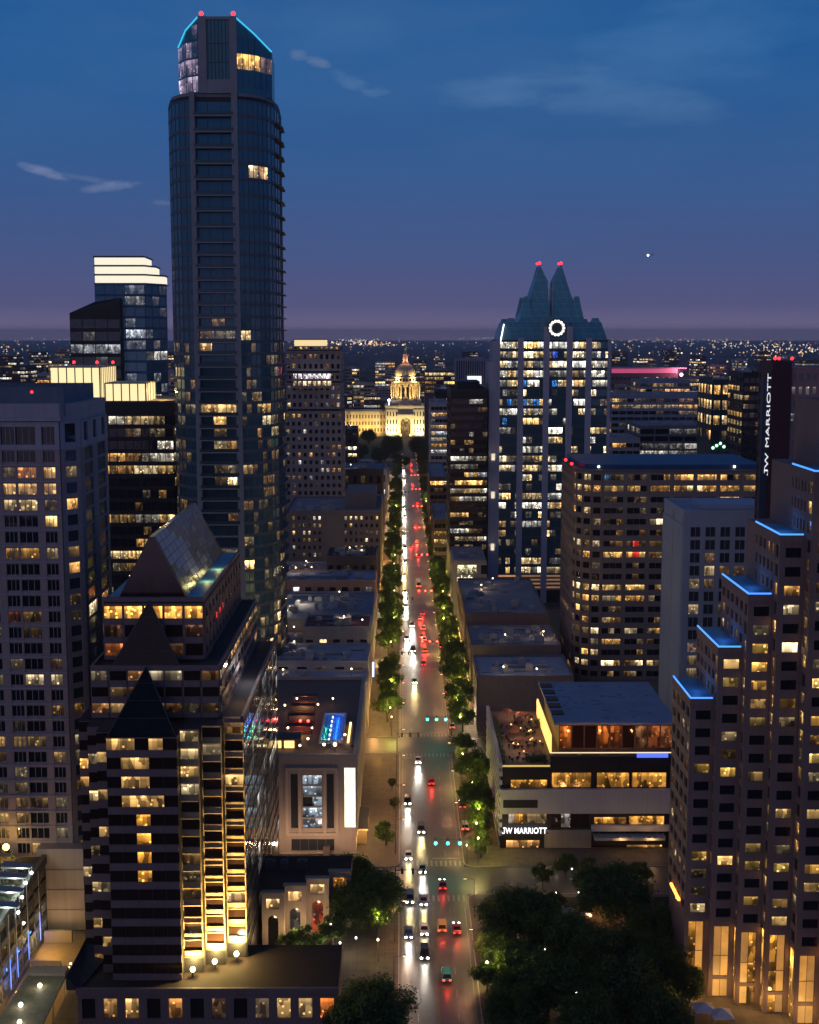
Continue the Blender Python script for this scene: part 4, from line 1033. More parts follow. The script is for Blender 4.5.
    for k, ((x0, x1, y), zt_) in enumerate(zip(seg, ztp)):
        xe = seg[k+1][0] if k < 3 else x1
        a.mb('wall', sn).box(x0+.01, x1-.01, y+.7, 271, 0, zt_-.02)
        W = x1-x0; zc_ = zt_-4.6
        m = MB()     # arched front
        n = 10; r = W*.24; cx = W*.5; fr = ((x0, y), (1, 0)); zs = zc_-r
        m.fbox(fr, 0, cx-r, 0, zt_-3.9, -.7, .0); m.fbox(fr, cx+r, W, 0, zt_-3.9, -.7, 0)
        for i in range(n):
            t0, t1 = math.pi*i/n, math.pi*(i+1)/n
            ua, ub = cx+r*math.cos(t1), cx+r*math.cos(t0); za, zb = zs+r*math.sin(t1), zs+r*math.sin(t0)
            q = lambda uu, dd, z: (x0+uu, y-dd, z)
            m.hexa([q(ua, 0, za), q(ub, 0, zb), q(ub, -.7, zb), q(ua, -.7, za), q(ua, 0, zt_-3.9), q(ub, 0, zt_-3.9), q(ub, -.7, zt_-3.9), q(ua, -.7, zt_-3.9)])
        a.one('arch_front', m, sn)
        a.window(fr, cx-r, cx+r, .2, zs+r, -.62, [None, (.05, .04, .03), (.5, .07, .03), None][k])
        a.openings((x0, y+.4), (1, 0), W, zt_-3.9, zt_, [(W*.2, W*.8, zt_-3.2, zt_-1.1, lits[k], 2)], sn, .4)
        cm = MB(); cm.fbox(fr, -.15, W+.15, zt_-.02, zt_+.3, -1.2, .25); a.one('cornice', cm, sn)
    a.mb('roof', wallmat('podium_roof', (.030, .020, .018), .85, .35, .3, .3, streak=False)).prism([(seg[0][0]-10, 253.2), (seg[0][1], 253.2), (seg[1][0], 256.7), (seg[1][1], 256.7), (seg[2][0], 260.2), (seg[2][1], 260.2), (seg[3][0], 263.7), (seg[3][1], 263.7), (seg[3][1], 271), (seg[0][0]-10, 271)], 11.9, 12.15)
    a.units(rg, seg[0][0]-6, seg[2][0], 262, 269, 12.15, 3, M['metal'], 2.4)
    for k in range(3): lamp('POINT', 'arcade_lamp', ((seg[k][0]+seg[k][1])/2, seg[k][2]-4, 5), 500, (1, .65, .3), .3)
pyramid_tower()

# ================================================================== 9  south-west corner: roof garden block and lit courtyard
def corner_block():
    X1, Y0, Y1, zt = -73.0, 190.0, 261.0, 16.0
    b = Bld('roof_garden_block', 'dark block with a planted roof bar and vertical blue light tubes on its side', 'restaurant block', (-85, 230, 0), gl=G_DARK)
    b.mb('wall', M['lilac']).box(-105, X1-.3, Y0, Y1, 0, zt)
    b.facade((X1-.3, Y0), (0, 1), Y1-Y0, .5, zt-1.2, 4, 16, wallmat('slate_panel', (.10, .10, .115), .6, .2), ww=.8, wh=.66, sill=.2, d=.15, ds=.3, lit=Lit(.05, 170, PALE, .3))
    b.mb('parapet', wallmat('slate_panel', (.10, .10, .115), .6, .2)).box(X1-.7, X1+.2, Y0, Y1, zt-1.2, zt+.6)
    b.mb('roof', M['darkroof']).box(-105, X1-.8, Y0, Y1, zt, zt+.1)
    bl = emit('blue_tube', (.03, .20, 1), 1.6); wt = wallmat('pale_tube', (.5, .5, .55), .5, .1)
    for px, py in ((9.5, 990), (16.5, 977), (27.5, 960), (39, 942)):
        d = ray(px, py); t = X1/d.x; y = d.y*t; z0 = max(1.5, H+d.z*t)
        m = MB(); m.tube((X1+.35, y, z0), (X1+.35, y, z0+5.8), .10, n=6); o = b.one('light_tube', m, bl)
        m = MB(); m.tube((X1+.35, y, z0+5.85), (X1+.35, y, zt), .08, n=6); b.one('tube_casing', m, wt, o)
        lamp('POINT', 'tube_light', (X1+1.0, y, z0+1.5), 120, (.03, .15, 1), .3)
    # roof bar: white sails over lamps, planters, golden corner
    for k, (px, py) in enumerate(((6, 905), (10, 890), (14, 876), (20, 866))):
        x, y = gp(px, py, zt+3)
        m = MB(); m.prism([(x-3.4, y-1.2), (x+2.4, y-1.2), (x+2.4, y+1.2), (x-3.4, y+1.2)], zt+2.9, [zt+3.4, zt+3.1, zt+3.0, zt+3.5])
        for q in ((x-3, y-1), (x+2, y-1), (x+2, y+1), (x-3, y+1)): m.tube((*q, zt), (*q, zt+3), .07, n=5)
        b.one('sail_canopy', m, wallmat('sail_canvas', (.35, .38, .42), .8, .1))
        lamp('POINT', 'bar_lamp', (x+.5, y-1.6, zt+2.4), 500, (.85, 1, .75), .3)
        g = MB(); g.ball((x+2.6, y-1.4, zt+2.2), .3, 5); b.one('bar_bulb', g, emit('white_bulb', (.95, 1, .85), 10))
    x, y = gp(6, 848, zt+2); m = MB(); m.ball((x, y, zt+2.2), .7, 6); b.one('gold_lamp', m, emit('gold_globe', (1, .6, .1), 8)); lamp('POINT', 'bar_lamp', (x, y-1, zt+3), 900, (1, .6, .12), .3)
    x, y = gp(14, 858, zt+1); 
    rr = random.Random(5)
    m = MB()
    for k in range(26):
        px, py = rr.uniform(2, 40), rr.uniform(858, 925); x, y = gp(px, py, zt+.6)
        if x < X1-1.4 and y < Y1-1:
            m.box(x-.6, x+.6, y-.4, y+.4, zt+.1, zt+.6)
    b.one('planter', m, M['brown'])
    lf = MB()
    for k in range(1400):
        px, py = rr.uniform(0, 42), rr.uniform(855, 930); x, y = gp(px, py, zt+1)
        if x < X1-1.0 and y < Y1-.6 and (int(x*.9)+int(y*.6)) % 3 == 0:
            z = zt+.5+rr.random()*1.2; a = rr.uniform(0, 6.3); s = .22
            lf.face([(x-s*math.cos(a), y-s*math.sin(a), z), (x+s*math.sin(a), y-s*math.cos(a), z+.1), (x+s*math.cos(a), y+s*math.sin(a), z+.2), (x-s*math.sin(a), y+s*math.cos(a), z+.1)])
    b.one('foliage', lf, wallmat('planter_leaf', (.05, .11, .03), .7, .4, 2, .3, streak=False))
    # courtyard floor, step lights, canopy
    fl = wallmat('courtyard_paving', (.30, .22, .13), .7, .2, .6, .3, streak=False)
    m = MB(); m.prism([(-72.6, 196), (-58.5, 196), (-62.6, 224), (-62.6, 261), (-72.6, 261)], .12, .17); tag(m.build('courtyard_pavement', fl), kind='structure')
    c = Bld('garden_stair', 'lit stair wall with a line of small step lights in the golden courtyard', 'stair', (-66, 250, 0))
    wl = MB(); wl.box(-72.4, -66.8, 255.5, 256.3, .17, 2.6); c.one('wall', wl, M['tan']); wl = MB(); wl.box(-72.4, -66.5, 245.2, 245.8, .17, 1.4); c.one('low_wall', wl, M['tan'])
    for k in range(8):
        px, py = 71-2.0*k, 963-.0+3.6*k; x, y = gp(px, py, .6)
        m = MB(); m.box(x-.5, x+.5, y-.25, y+.25, .17, .42); o = c.one('step', m, M['tan'])
        g = MB(); g.ball((x, y-.3, .62), .17, 5); c.one('step_light', g, emit('step_lamp', (1, .8, .45), 9), o)
    for x, y, e, cl in ((-70.6, 251, 900, (1, .6, .08)), (-68, 247, 450, (1, .58, .12)), (-67, 238, 700, (1, .6, .15)), (-70, 228, 900, (1, .62, .15)), (-69.5, 257.5, 160, (1, .8, .35)), (-71, 218, 900, (1, .6, .14))):
        lamp('POINT', 'courtyard_lamp', (x, y, 3.4), e, cl, .3)
    d = Bld('glass_canopy', 'pale lit canopy roof over the courtyard beside the blue-tubed block', 'canopy', (-66, 225, 0))
    (x0, y0), (x1, y1) = gp(30, 1024, 4), gp(70, 992, 4)
    m = MB(); m.prism([(-70.6, 214), (-62.0, 214), (-62.4, 233.5), (-69.6, 233.5)], 3.9, 4.15); d.one('canopy_roof', m, wallmat('canopy_sheet', (.19, .17, .12), .6, .3, .6))
    m = MB(); m.box(-69.5, -62.6, 233.6, 236.6, 3.6, 4.6); d.one('canopy_beam', m, M['beige'])
    for x, y in ((-70.2, 214.4), (-62.3, 214.4), (-69.3, 233), (-62.6, 233), (-69.8, 224), (-62.4, 224)):
        m = MB(); m.tube((x, y, .17), (x, y, 3.9), .12, n=8); d.one('post', m, M['steel'])
    for x, y in ((-66, 229), (-67.5, 222), (-66, 216)):
        m = MB(); m.ball((x, y, 4.65), .4, 6); d.one('bulb', m, emit('canopy_bulb', (1, .92, .7), 8)); lamp('POINT', 'canopy_lamp', (x, y, 6.2), 110, (1, .88, .6), .3)
    for k, (px, py) in enumerate(((10.5, 1009), (17.5, 995), (24, 1014), (27.5, 1005))):
        x, y = gp(px, py, 2.5)
        o = empty('garden_lamp', (x, y, 0), ('%s golden globe lamp from the near end along the blue-tubed block' % ORD[(3, 1, 2, 0)[k]]) if k != 2 else 'golden globe lamp beside the lit canopy roof', 'lamp', 'golden lamps in the courtyard')
        m = MB(); m.tube((0, 0, .17), (0, 0, 2.6), .07, n=6); m.build('post', M['metal'], o); g = MB(); g.ball((0, 0, 2.9), .36, 6); g.build('globe', emit('gold_globe', (1, .6, .1), 8), o)
corner_block()
def panelmat(name, col, rough, metal, step):
    """glass sheets with thin pale seams"""
    m = wallmat(name, col, rough, .18, .3, .6, metal, streak=False); t = m.node_tree
    b = [n for n in t.nodes if n.type == 'BSDF_PRINCIPLED'][0]; src = b.inputs['Base Color'].links[0].from_socket
    g = N(t, 'ShaderNodeNewGeometry'); s = N(t, 'ShaderNodeSeparateXYZ'); t.links.new(g.outputs['Position'], s.inputs[0])
    ad = N(t, 'ShaderNodeMath', operation='ADD'); t.links.new(s.outputs[0], ad.inputs[0]); t.links.new(s.outputs[1], ad.inputs[1])
    outs = []
    for so, st in ((ad.outputs[0], step), (s.outputs[2], step*.8)):
        f = N(t, 'ShaderNodeMath', operation='FLOORED_MODULO'); t.links.new(so, f.inputs[0]); f.inputs[1].default_value = st
        l = N(t, 'ShaderNodeMath', operation='LESS_THAN'); t.links.new(f.outputs[0], l.inputs[0]); l.inputs[1].default_value = .2; outs.append(l)
    mx = N(t, 'ShaderNodeMath', operation='MAXIMUM'); t.links.new(outs[0].outputs[0], mx.inputs[0]); t.links.new(outs[1].outputs[0], mx.inputs[1])
    k = N(t, 'ShaderNodeMix', data_type='RGBA'); t.links.new(mx.outputs[0], k.inputs[0]); t.links.new(src, k.inputs[6]); k.inputs[7].default_value = tuple(min(1, c*1.45+.02) for c in col)+(1,)
    t.links.new(k.outputs[2], b.inputs['Base Color']); return m
# ================================================================== 10  crowned tower with the ring of light
def crowned_tower():
    Y = 600.0
    X0, X1 = X_(498, 420, Y), X_(608, 420, Y)
    W = X1-X0; cx = (X0+X1)/2
    zt = Z_(340, Y)
    b = Bld('crowned_tower', 'blue glass tower with a folded pointed crown, twin red beacons and a white ring light', 'office tower', (cx, Y+24, 0), gl=G_TEAL)
    D = W
    pier = wallmat('lilac_pier', (.36, .36, .44), .6, .12)
    sp = wallmat('blue_spandrel', (.05, .08, .10), .4, .2)
    b.mb('wall', M['black']).box(X0, X1, Y, Y+D, 0, zt)
    zb = Z_(575, Y)
    nf = 25
    piers = [520, 545.5, 568.5, 587.5]
    cuts = [498]+piers+[608]
    floors = {24: .8, 23: .6, 22: .85, 21: .7, 20: .45, 19: .25, 18: .3, 17: .35, 16: .3, 15: .25, 14: .3, 13: .35, 12: .95, 11: .9, 10: .2, 9: .35, 8: .4, 7: .6, 6: .2, 5: .6, 4: .5, 3: .2, 2: .15, 1: .15, 0: .3}
    for k in range(5):
        a, c = X_(cuts[k], 420, Y), X_(cuts[k+1], 420, Y)
        L = Lit(.4, 200+k, WARM[1:4]+PALE[:2]+PALE[:1], 1.15, .55, {q: min(.95, v*1.25+.05) for q, v in floors.items()})
        n = 5 if k in (0, 4) else 4
        special = {(19, 0): (.05, .22, .7), (18, 0): (.04, .2, .7), (16, 1): (.04, .22, .8), (16, 2): (.03, .16, .6), (20, 1): (.05, .25, .8), (23, 1): (.04, .1, .9), (23, 2): (.04, .1, .9)}
        lit = lambda f, j, q, L=L, k=k: ({(23, 2, 1): (.06, .12, .9), (20, 1, 0): (.04, .22, .7), (20, 2, 1): (.04, .22, .7), (18, 0, 2): (.04, .2, .6), (18, 1, 0): (.05, .25, .75), (18, 1, 2): (.05, .25, .75), (16, 0, 1): (.05, .3, .8)}.get((f, k, j)) or L(f, j, q))  # small blue reflections put in as panes that glow blue
        b.facade((a, Y), (1, 0), c-a, zb, zt-.3, nf, n, sp, ww=.9, wh=.66, sill=.2, d=.12, ds=.16, lit=lit)
        # garage decks below
        zg = 6
        gm = b.mb('garage_deck', M['tan'])
        for f in range(4):
            z = zg+(zb-zg)*f/4; h = (zb-zg)/4
            gm.fbox(((a, Y), (1, 0)), .3, c-a-.3, z, z+h*.48, -.1, .5)
            b.window(((a, Y), (1, 0)), .3, c-a-.3, z+h*.5, z+h*.98, .1, (.22, .11, .05) if k != 0 else (.5, .24, .1), GLOW)
    pm = b.mb('pier', pier)
    for i, px in enumerate(piers):
        x = X_(px, 420, Y); w = 1.35
        zp = zt+ (6 if 0 < i < 3 else 1)
        pm.box(x-w, x+w, Y-.9, Y+.5, 0, zp)
    for x in (X0, X1): pm.box(x-.7, x+.7, Y-.6, Y+.6, 0, zt+.3)
    # the sides
    b.facade((X0, Y+D), (0, -1), D, zb, zt-.3, nf, 18, sp, ww=.88, wh=.66, sill=.2, d=.12, ds=.16, lit=Lit(.3, 220, WARM, .8, .6))
    b.facade((X1, Y), (0, 1), D, zb, zt-.3, nf, 18, sp, ww=.88, wh=.66, sill=.2, d=.12, ds=.16, lit=Lit(.3, 221, WARM, .8, .6))
    # limestone flank to the west with wall lamps
    fx0, fx1 = X_(488.3, 470, Y-1), X_(498, 470, Y-1)
    fl = b.mb('flank', pier); fl.box(fx0, fx1-.71, Y-1.0, Y+24, 0, Z_(362, Y-1)); fl.box(fx0+1.6, fx1-.71, Y-.6, Y+22, Z_(362, Y-1)-.01, Z_(341, Y))
    for py in (457, 495, 547):
        z = Z_(py, Y-1); m = MB(); m.box(fx0+1.4, fx0+2.9, Y-1.5, Y-1.02, z-1.5, z+1.5); b.one('wall_lamp', m, emit('wall_lamp_cream', (1, .85, .6), .8))
        lamp('SPOT', 'wall_wash', ((fx0+fx1)/2, Y-3, z-3), 500, (1, .8, .55), .3, ((fx0+fx1)/2, Y-1, z+5), 60)
    # crown: three stepped tiers of folded glass plates, the same on all four sides
    cr = panelmat('crown_glass', (.13, .33, .36), .3, .25, 3.4); cr2 = panelmat('crown_glass_deep', (.09, .25, .30), .3, .25, 3.4)
    cyY = Y+D/2; h = W/2
    zA, zB, zC, zP, zV = zt, Z_(322, Y+4), Z_(299, Y+12), Z_(266, Y+21), Z_(284, Y+24)
    def frus(m, x0, x1, y0, y1, z0, X0_, X1_, Y0_, Y1_, z1):
        m.hexa([(cx+h*x0, cyY+h*y0, z0), (cx+h*x1, cyY+h*y0, z0), (cx+h*x1, cyY+h*y1, z0), (cx+h*x0, cyY+h*y1, z0), (cx+h*X0_, cyY+h*Y0_, z1), (cx+h*X1_, cyY+h*Y0_, z1), (cx+h*X1_, cyY+h*Y1_, z1), (cx+h*X0_, cyY+h*Y1_, z1)])
    t1 = MB(); frus(t1, -.97, .97, -.97, .97, zA-.1, -.86, .86, -.86, .86, zB)
    b.one('crown_base', t1, cr2)
    for sx in (-1, 1):
        for sy in (-1, 1):
            m = MB()     # corner ear, second tier ear, spire: one folded glass piece per quarter
            q = lambda a0, a1: (min(sx*a0, sx*a1), max(sx*a0, sx*a1)); r_ = lambda a0, a1: (min(sy*a0, sy*a1), max(sy*a0, sy*a1))
            def fr2(m, a, z0, c, z1): frus(m, *q(*a), *r_(*a), z0, *q(*c), *r_(*c), z1)
            fr2(m, (.60, .90), zB-5.0, (.72, .82), zB+1.8)
            fr2(m, (.03, .62), zB-.2, (.03, .45), zC-1.0)
            fr2(m, (.36, .60), zB-.1, (.42, .50), zC+1.2)
            fr2(m, (.045, .41), zC-1.1, (.05, .295), zV+1.0)
            fr2(m, (.05, .295), zV+1.0, (.185, .215), zP)
            b.one('crown_spire', m, cr)
    fp = MB(); fp.box(cx-h*.27, cx+h*.27, Y+.25, Y+5, zA-1.2, zB+2.2); b.one('crown_front_panel', fp, cr2)
    mu = MB(); mu.box(cx-.18, cx+.18, Y+9.2, Y+9.6, zC-9, zV); mu.box(cx-1.6, cx+1.6, Y+15.4, Y+15.8, zV-3.2, zV-2.6); b.one('crown_mast', mu, wallmat('pale_mast', (.4, .45, .5), .5, .1))
    # glazing bars up the peaks
    for sg in (-1, 1):
        x = cx+sg*h*.20; beacon(b, x, cyY-h*.2, zP-.2, .9, .65, 10)
        m2 = MB(); m2.ball((x-1.2, cyY-h*.2-.4, zP+.9), .45, 6); b.one('beacon_bulb', m2, emit('red_lamp', (1, .012, .012), 7))
    # edge light at the west shoulder
    m = MB(); m.tube((X0+.6, Y-.3, zA-1.5), (X0+2.4, Y+1.5, zB-1), .3, n=6); b.one('edge_light', m, emit('white_edge_light', (1, .95, .85), 2.5))
    # ring of light: a rosette of round lamps on a dark disc
    rx, rz = X_(557, 328, Y-1.3), Z_(328, Y-1.3)
    disc = MB(); disc.tube((rx, Y+2.2, rz), (rx, Y-.9, rz), 4.3, n=28); e = b.one('emblem', disc, M['metal'])
    for k in range(14):
        t = 2*math.pi*k/14; m = MB(); p = (rx+3.05*math.cos(t), rz+3.05*math.sin(t))
        m.tube((p[0], Y-.91, p[1]), (p[0], Y-1.2, p[1]), .66, n=12); b.one('emblem_lamp', m, emit('white_emblem_light', (1, .95, .86), 1.5), e)
crowned_tower()

# ================================================================== 11  brown office beside it with low wing
def brown_office():
    Y = 596.0
    X0, X1 = 21.8, X_(487, 470, Y)
    zt, zb = Z_(391, Y), Z_(551, Y)
    b = Bld('office_tower', 'dark brown office slab with ribbons of window light, between the avenue and the crowned tower', 'office tower', ((X0+X1)/2, Y+20, 0), gl=G_BRONZE)
    b.mb('wall', M['black']).box(X0, X1, Y, Y+45, 0, zt)
    fl = {18: .2, 17: .1, 16: .15, 15: .3, 13: .55, 11: .85, 10: .2, 9: .9, 8: .2, 7: .45, 6: .5, 5: .08, 4: .85, 3: .1, 2: .6, 1: .75, 0: .5}
    br = wallmat('brown_spandrel', (.045, .034, .032), .5, .2)
    b.facade((X0, Y), (1, 0), X1-X0, zb, zt-3, 19, 8, br, ww=.96, wh=.55, sill=.25, d=.2, ds=.3, lit=Lit(.25, 230, PALE+WARM, .55, .75, fl))
    b.facade((X0, Y+45), (0, -1), 45, zb, zt-3, 19, 14, br, ww=.96, wh=.55, sill=.25, d=.2, ds=.3, lit=Lit(.2, 231, WARM, .5, .7))
    b.roof(X0, X1, Y, Y+45, zt, M['darkroof'], br, .8); b.mb('plant_room', M['black']).box(X0+3, X1-3, Y+8, Y+35, zt+.1, zt+4)
    # low wing in front
    Yw = 582.0+17
    q = Bld('hotel_wing', 'low grey street-side wing with a lit upper window row and a glowing script sign', 'hotel', (30, 575, 0), gl=G_DARK)
    Y2 = 560.0; z2 = Z_(561, Y2); xw0, xw1 = 22.2, X_(486, 565, Y2)
    gs = wallmat('wing_grey', (.27, .26, .30), .8, .12)
    q.mb('wall', gs).box(xw0, xw1, Y2, Y-.2, 0, z2)
    W = xw1-xw0
    q.openings((xw0, Y2), (1, 0), W, 0, z2, [(1.5, 9.6, Z_(574, Y2), Z_(565, Y2), lambda k: (1.0, .85, .45), 3), (5, 12, 2, Z_(590, Y2), None, 3), (11.5, 14, Z_(574, Y2), Z_(565, Y2), None, 1)], gs, .3)
    q.roof(xw0, xw1, Y2, Y-.3, z2, M['greyroof'], gs, .6); q.units(rg, xw0+2, xw1-3, Y2+4, Y2+24, z2, 4, M['steel'])
    q.facade((xw0, Y-.2), (0, -1), Y-.2-Y2, 1, z2-1, 5, 8, gs, ww=.6, wh=.55, d=.25, lit=Lit(.4, 233, WARM))
    sign(q, 'aloft', (xw0+1.2, Y2-.55, Z_(581, Y2)), 3.6, emit('sign_cream', (1, .88, .5), 2.0))
def sign(b, txt, loc, size, mt, rot=(math.pi/2, 0, 0), ext=.08, sx=1.0, bold=.0):
    hand = txt.startswith('J')
    cu = bpy.data.curves.new('lettering', 'FONT'); cu.body = txt[1:] if hand else txt; cu.size = size; cu.extrude = ext; cu.offset = bold; cu.space_character = 1.05
    t = bpy.data.objects.new('tmp', cu); COL.objects.link(t)
    bpy.context.view_layer.update(); dg = bpy.context.evaluated_depsgraph_get()
    me = bpy.data.meshes.new_from_object(t.evaluated_get(dg)); bpy.data.objects.remove(t)
    if hand:
        for v in me.vertices: v.co.x += size*.56
        jm = MB(); J = lambda x0, x1, y0, y1: jm.box(x0*size, x1*size, y0*size, y1*size, -ext, ext)
        J(.33, .45, .12, .72); J(.20, .56, .655, .72)
        pts = [(.39+.16*math.cos(t)-.16, .13+.14*math.sin(t)) for t in [-math.pi*k/8 for k in range(9)]]
        for (ax, ay), (bx, by) in zip(pts, pts[1:]): jm.tube((ax*size, ay*size, 0), (bx*size, by*size, 0), .055*size, n=6)
        j2 = bpy.data.meshes.new('j'); j2.from_pydata(jm.v, [], jm.f)
        import bmesh
        bm = bmesh.new(); bm.from_mesh(me); bm.from_mesh(j2); bm.to_mesh(me); bm.free()
    me.materials.clear(); me.materials.append(mt)
    o = bpy.data.objects.new('sign_lettering', me); COL.objects.link(o); o.parent = b.root
    o.location = Vector(loc)-Vector(b.o); o.rotation_euler = rot; o.scale = (sx, 1, 1)
    return o
brown_office()

# ================================================================== 12  low brick roofs south of the crowned tower
low_block('brick_hall', 'long windowless brick hall with a pale roof edge, south of the crowned tower', 'hall', 22.9, 52.6, 470, 540, 22.0, wallmat('brown_brick', (.20, .145, .13), .85, .15, .6), M['greyroof'], nb=0, seed=31, units=8)
low_block('brick_hall', 'middle brick hall with a grey roof, lower than the long hall behind it', 'hall', 23.0, 52.8, 432, 466, 19.2, wallmat('brown_brick', (.20, .145, .13), .85, .15, .6), M['greyroof'], nb=0, seed=32, units=7)
low_block('parking_hall', 'low hall with a dark blue-grey roof edge right behind the rooftop bar hotel', 'hall', 23.2, 52.8, 399, 426, 17.4, wallmat('grey_brick', (.18, .15, .16), .85, .15, .6), M['blueroof'], nb=0, seed=33, units=5)
def water_tank():
    x, y = gp(473, 606, 23); o = empty('roof_tank', (x, 500, 22.1), 'small blue roof tank standing on the long windowless brick hall', 'tank')
    m = MB(); m.box(-1.7, 1.7, -1.4, 1.4, .4, 3.4); m.build('tank', wallmat('tank_blue', (.16, .28, .40), .6, .2), o)
    m = MB()
    for sx in (-1.4, 1.4):
        for sy in (-1.1, 1.1): m.box(sx-.12, sx+.12, sy-.12, sy+.12, 0, .4)
    m.build('leg_frame', M['metal'], o); m = MB(); m.tube((0, 0, 3.4), (0, 0, 3.8), .5, n=10); m.build('lid', M['steel'], o)
water_tank()

# ================================================================== 13  broad office with the blue parapet
def blue_parapet_office():
    Y = 440.0
    X0, X1 = 58.6, X_(764, 500, Y)
    zt, zp = Z_(465, Y), Z_(471, Y)
    b = Bld('office_building', 'broad tan office of long window rows under a plain blue parapet, behind the white tower', 'office building', ((X0+X1)/2, Y+25, 0), gl=G_DARK)
    st = wallmat('tan_precast', (.225, .175, .155), .8, .14)
    # rounded west corner of narrow bays
    rx = 7.5
    arc = [(X0, Y+rx*1.2), (X0+.5, Y+5.6), (X0+2.2, Y+2.6), (X0+4.9, Y+.7), (X0+rx+.6, Y)]
    poly = arc+[(X1, Y), (X1, Y+42), (X0, Y+42)]
    b.mb('wall', st).prism(poly, 0, zp)
    nf = 19; z0 = 6; z1 = zp-.5
    fl = {18: .3, 17: .8, 16: .25, 15: .08, 14: .15, 13: .12, 12: .55, 11: .75, 10: .08, 9: .1, 8: .85, 7: .8, 6: .25, 5: .7, 4: .3, 3: .05, 2: .3, 1: .9}
    sp = {}
    W = X1-arc[-1][0]
    L = Lit(.2, 240, WARM, .7, .4, fl)
    def lit(f, j, n):
        if f in (12, 11) and j == 4: return (1.5, .08, .05)
        if f == 8 and j < 6: return (.8, .48, .14)
        if f == 18 and j < 1: return (.1, .3, .6)
        return L(f, j, n)
    bay = 21; cols = []
    nb = 7; cw = W/nb
    for k in range(nb):
        a = k*cw+.7; e = (k+1)*cw-.7
        for q in range(3): cols.append((a+(e-a)*q/3+(.05 if q else 0), a+(e-a)*(q+1)/3))
    b.facade(arc[-1], (1, 0), W, z0, z1, nf, 21, st, wh=.5, sill=.3, d=.42, ds=.42, lit=lit, cols=cols)
    for k in range(4):
        a, c = arc[k], arc[k+1]; u = (c[0]-a[0], c[1]-a[1])
        b.facade(a, u, math.hypot(*u), z0, z1, nf, 1, st, ww=.74, wh=.55, sill=.27, d=.42, ds=.4, lit=Lit(.2, 250+k, WARM, 1.0, .3, fl))
    b.facade((X0, Y+42), (0, -1), 42-rx*1.2, z0, z1, nf, 8, st, ww=.7, wh=.5, sill=.3, d=.4, lit=Lit(.2, 260, WARM))
    pp = [(x, y) for x, y in arc]
    par = b.mb('parapet', wallmat('deep_blue_panel', (.025, .07, .17), .5, .15))
    par.prism([(X0+1.4, Y+rx*1.2), (X0+3, Y+4), (X0+rx, Y+1.2), (X1-.5, Y+1.2), (X1-.5, Y+41), (X0+1.4, Y+41)], zp+.35, zt)
    b.mb('cornice', st).prism([(X0-.4, Y+rx*1.2), (X0+.1, Y+5.3), (X0+1.9, Y+2.2), (X0+4.7, Y+.2), (X0+rx+.6, Y-.5), (X1+.3, Y-.5), (X1+.3, Y+42.2), (X0-.4, Y+42.2)], zp+.01, zp+.34)
    for px in (599, 735): 
        m = MB(); x = X_(px, 466, Y); m.ball((x, Y+.7, Z_(467, Y)), .45, 6); b.one('parapet_lamp', m, emit('cream_globe', (1, .9, .7), 3))
    for px, py in ((566, 463), (572, 467)): beacon(b, X_(px, py, Y+9), Y+10, Z_(py, Y)-.6, .3, .5, 14)
blue_parapet_office()

# ================================================================== 14  slim white tower
def white_tower():
    Y = 370.0
    X0, X1 = X_(682, 600, Y), X_(775, 600, Y); D = 29; zt = Z_(514, Y)
    b = Bld('apartment_tower', 'slim pale blue-white apartment tower with paired dark windows, in front of the blue-parapet office', 'apartment tower', ((X0+X1)/2, Y+D/2, 0), gl=G_GREY)
    w = M['palewall']
    b.mb('wall', w).box(X0, X1, Y, Y+D, 0, zt)
    u = lambda px: X_(px, 600, Y)-X0
    cols = []
    for k in range(6):
        c = u(690)+k*u(696.7) if False else u(688.5)+k*(u(703.3)-u(688.5))
        cols.append((c, c+(u(698.2)-u(688.5))))
    L = Lit(.14, 270, [(1, .55, .25), (1, .7, .35), (.6, .35, .25)], .55, .2)
    b.facade((X0, Y), (1, 0), X1-X0, 6, zt-3.4, 17, 6, w, wh=.74, sill=.16, d=.4, ds=.28, lit=L, cols=cols, mull=1, mullmat=w)
    b.facade((X0, Y+D), (0, -1), D, 6, zt-3.4, 17, 1, w, cols=[(12.5, 16.0)], wh=.0, sill=1.0, d=.3)
    vs = b.mb('recess_strip', wallmat('pale_recess', (.36, .38, .44), .8, .1)); vs.fbox(((X0, Y+D), (0, -1)), 13.0, 15.5, 0, zt-1, .28, .36)
    vs.fbox(((X0, Y+D), (0, -1)), 27.2, 28.0, 0, zt-1, .28, .36)
    b.roof(X0, X1, Y, Y+D, zt, M['blueroof'], w, 1.0)
    b.mb('parapet_step', w).box(X0+6, X1-1, Y+9, Y+20, zt+.1, zt+1.6)
white_tower()

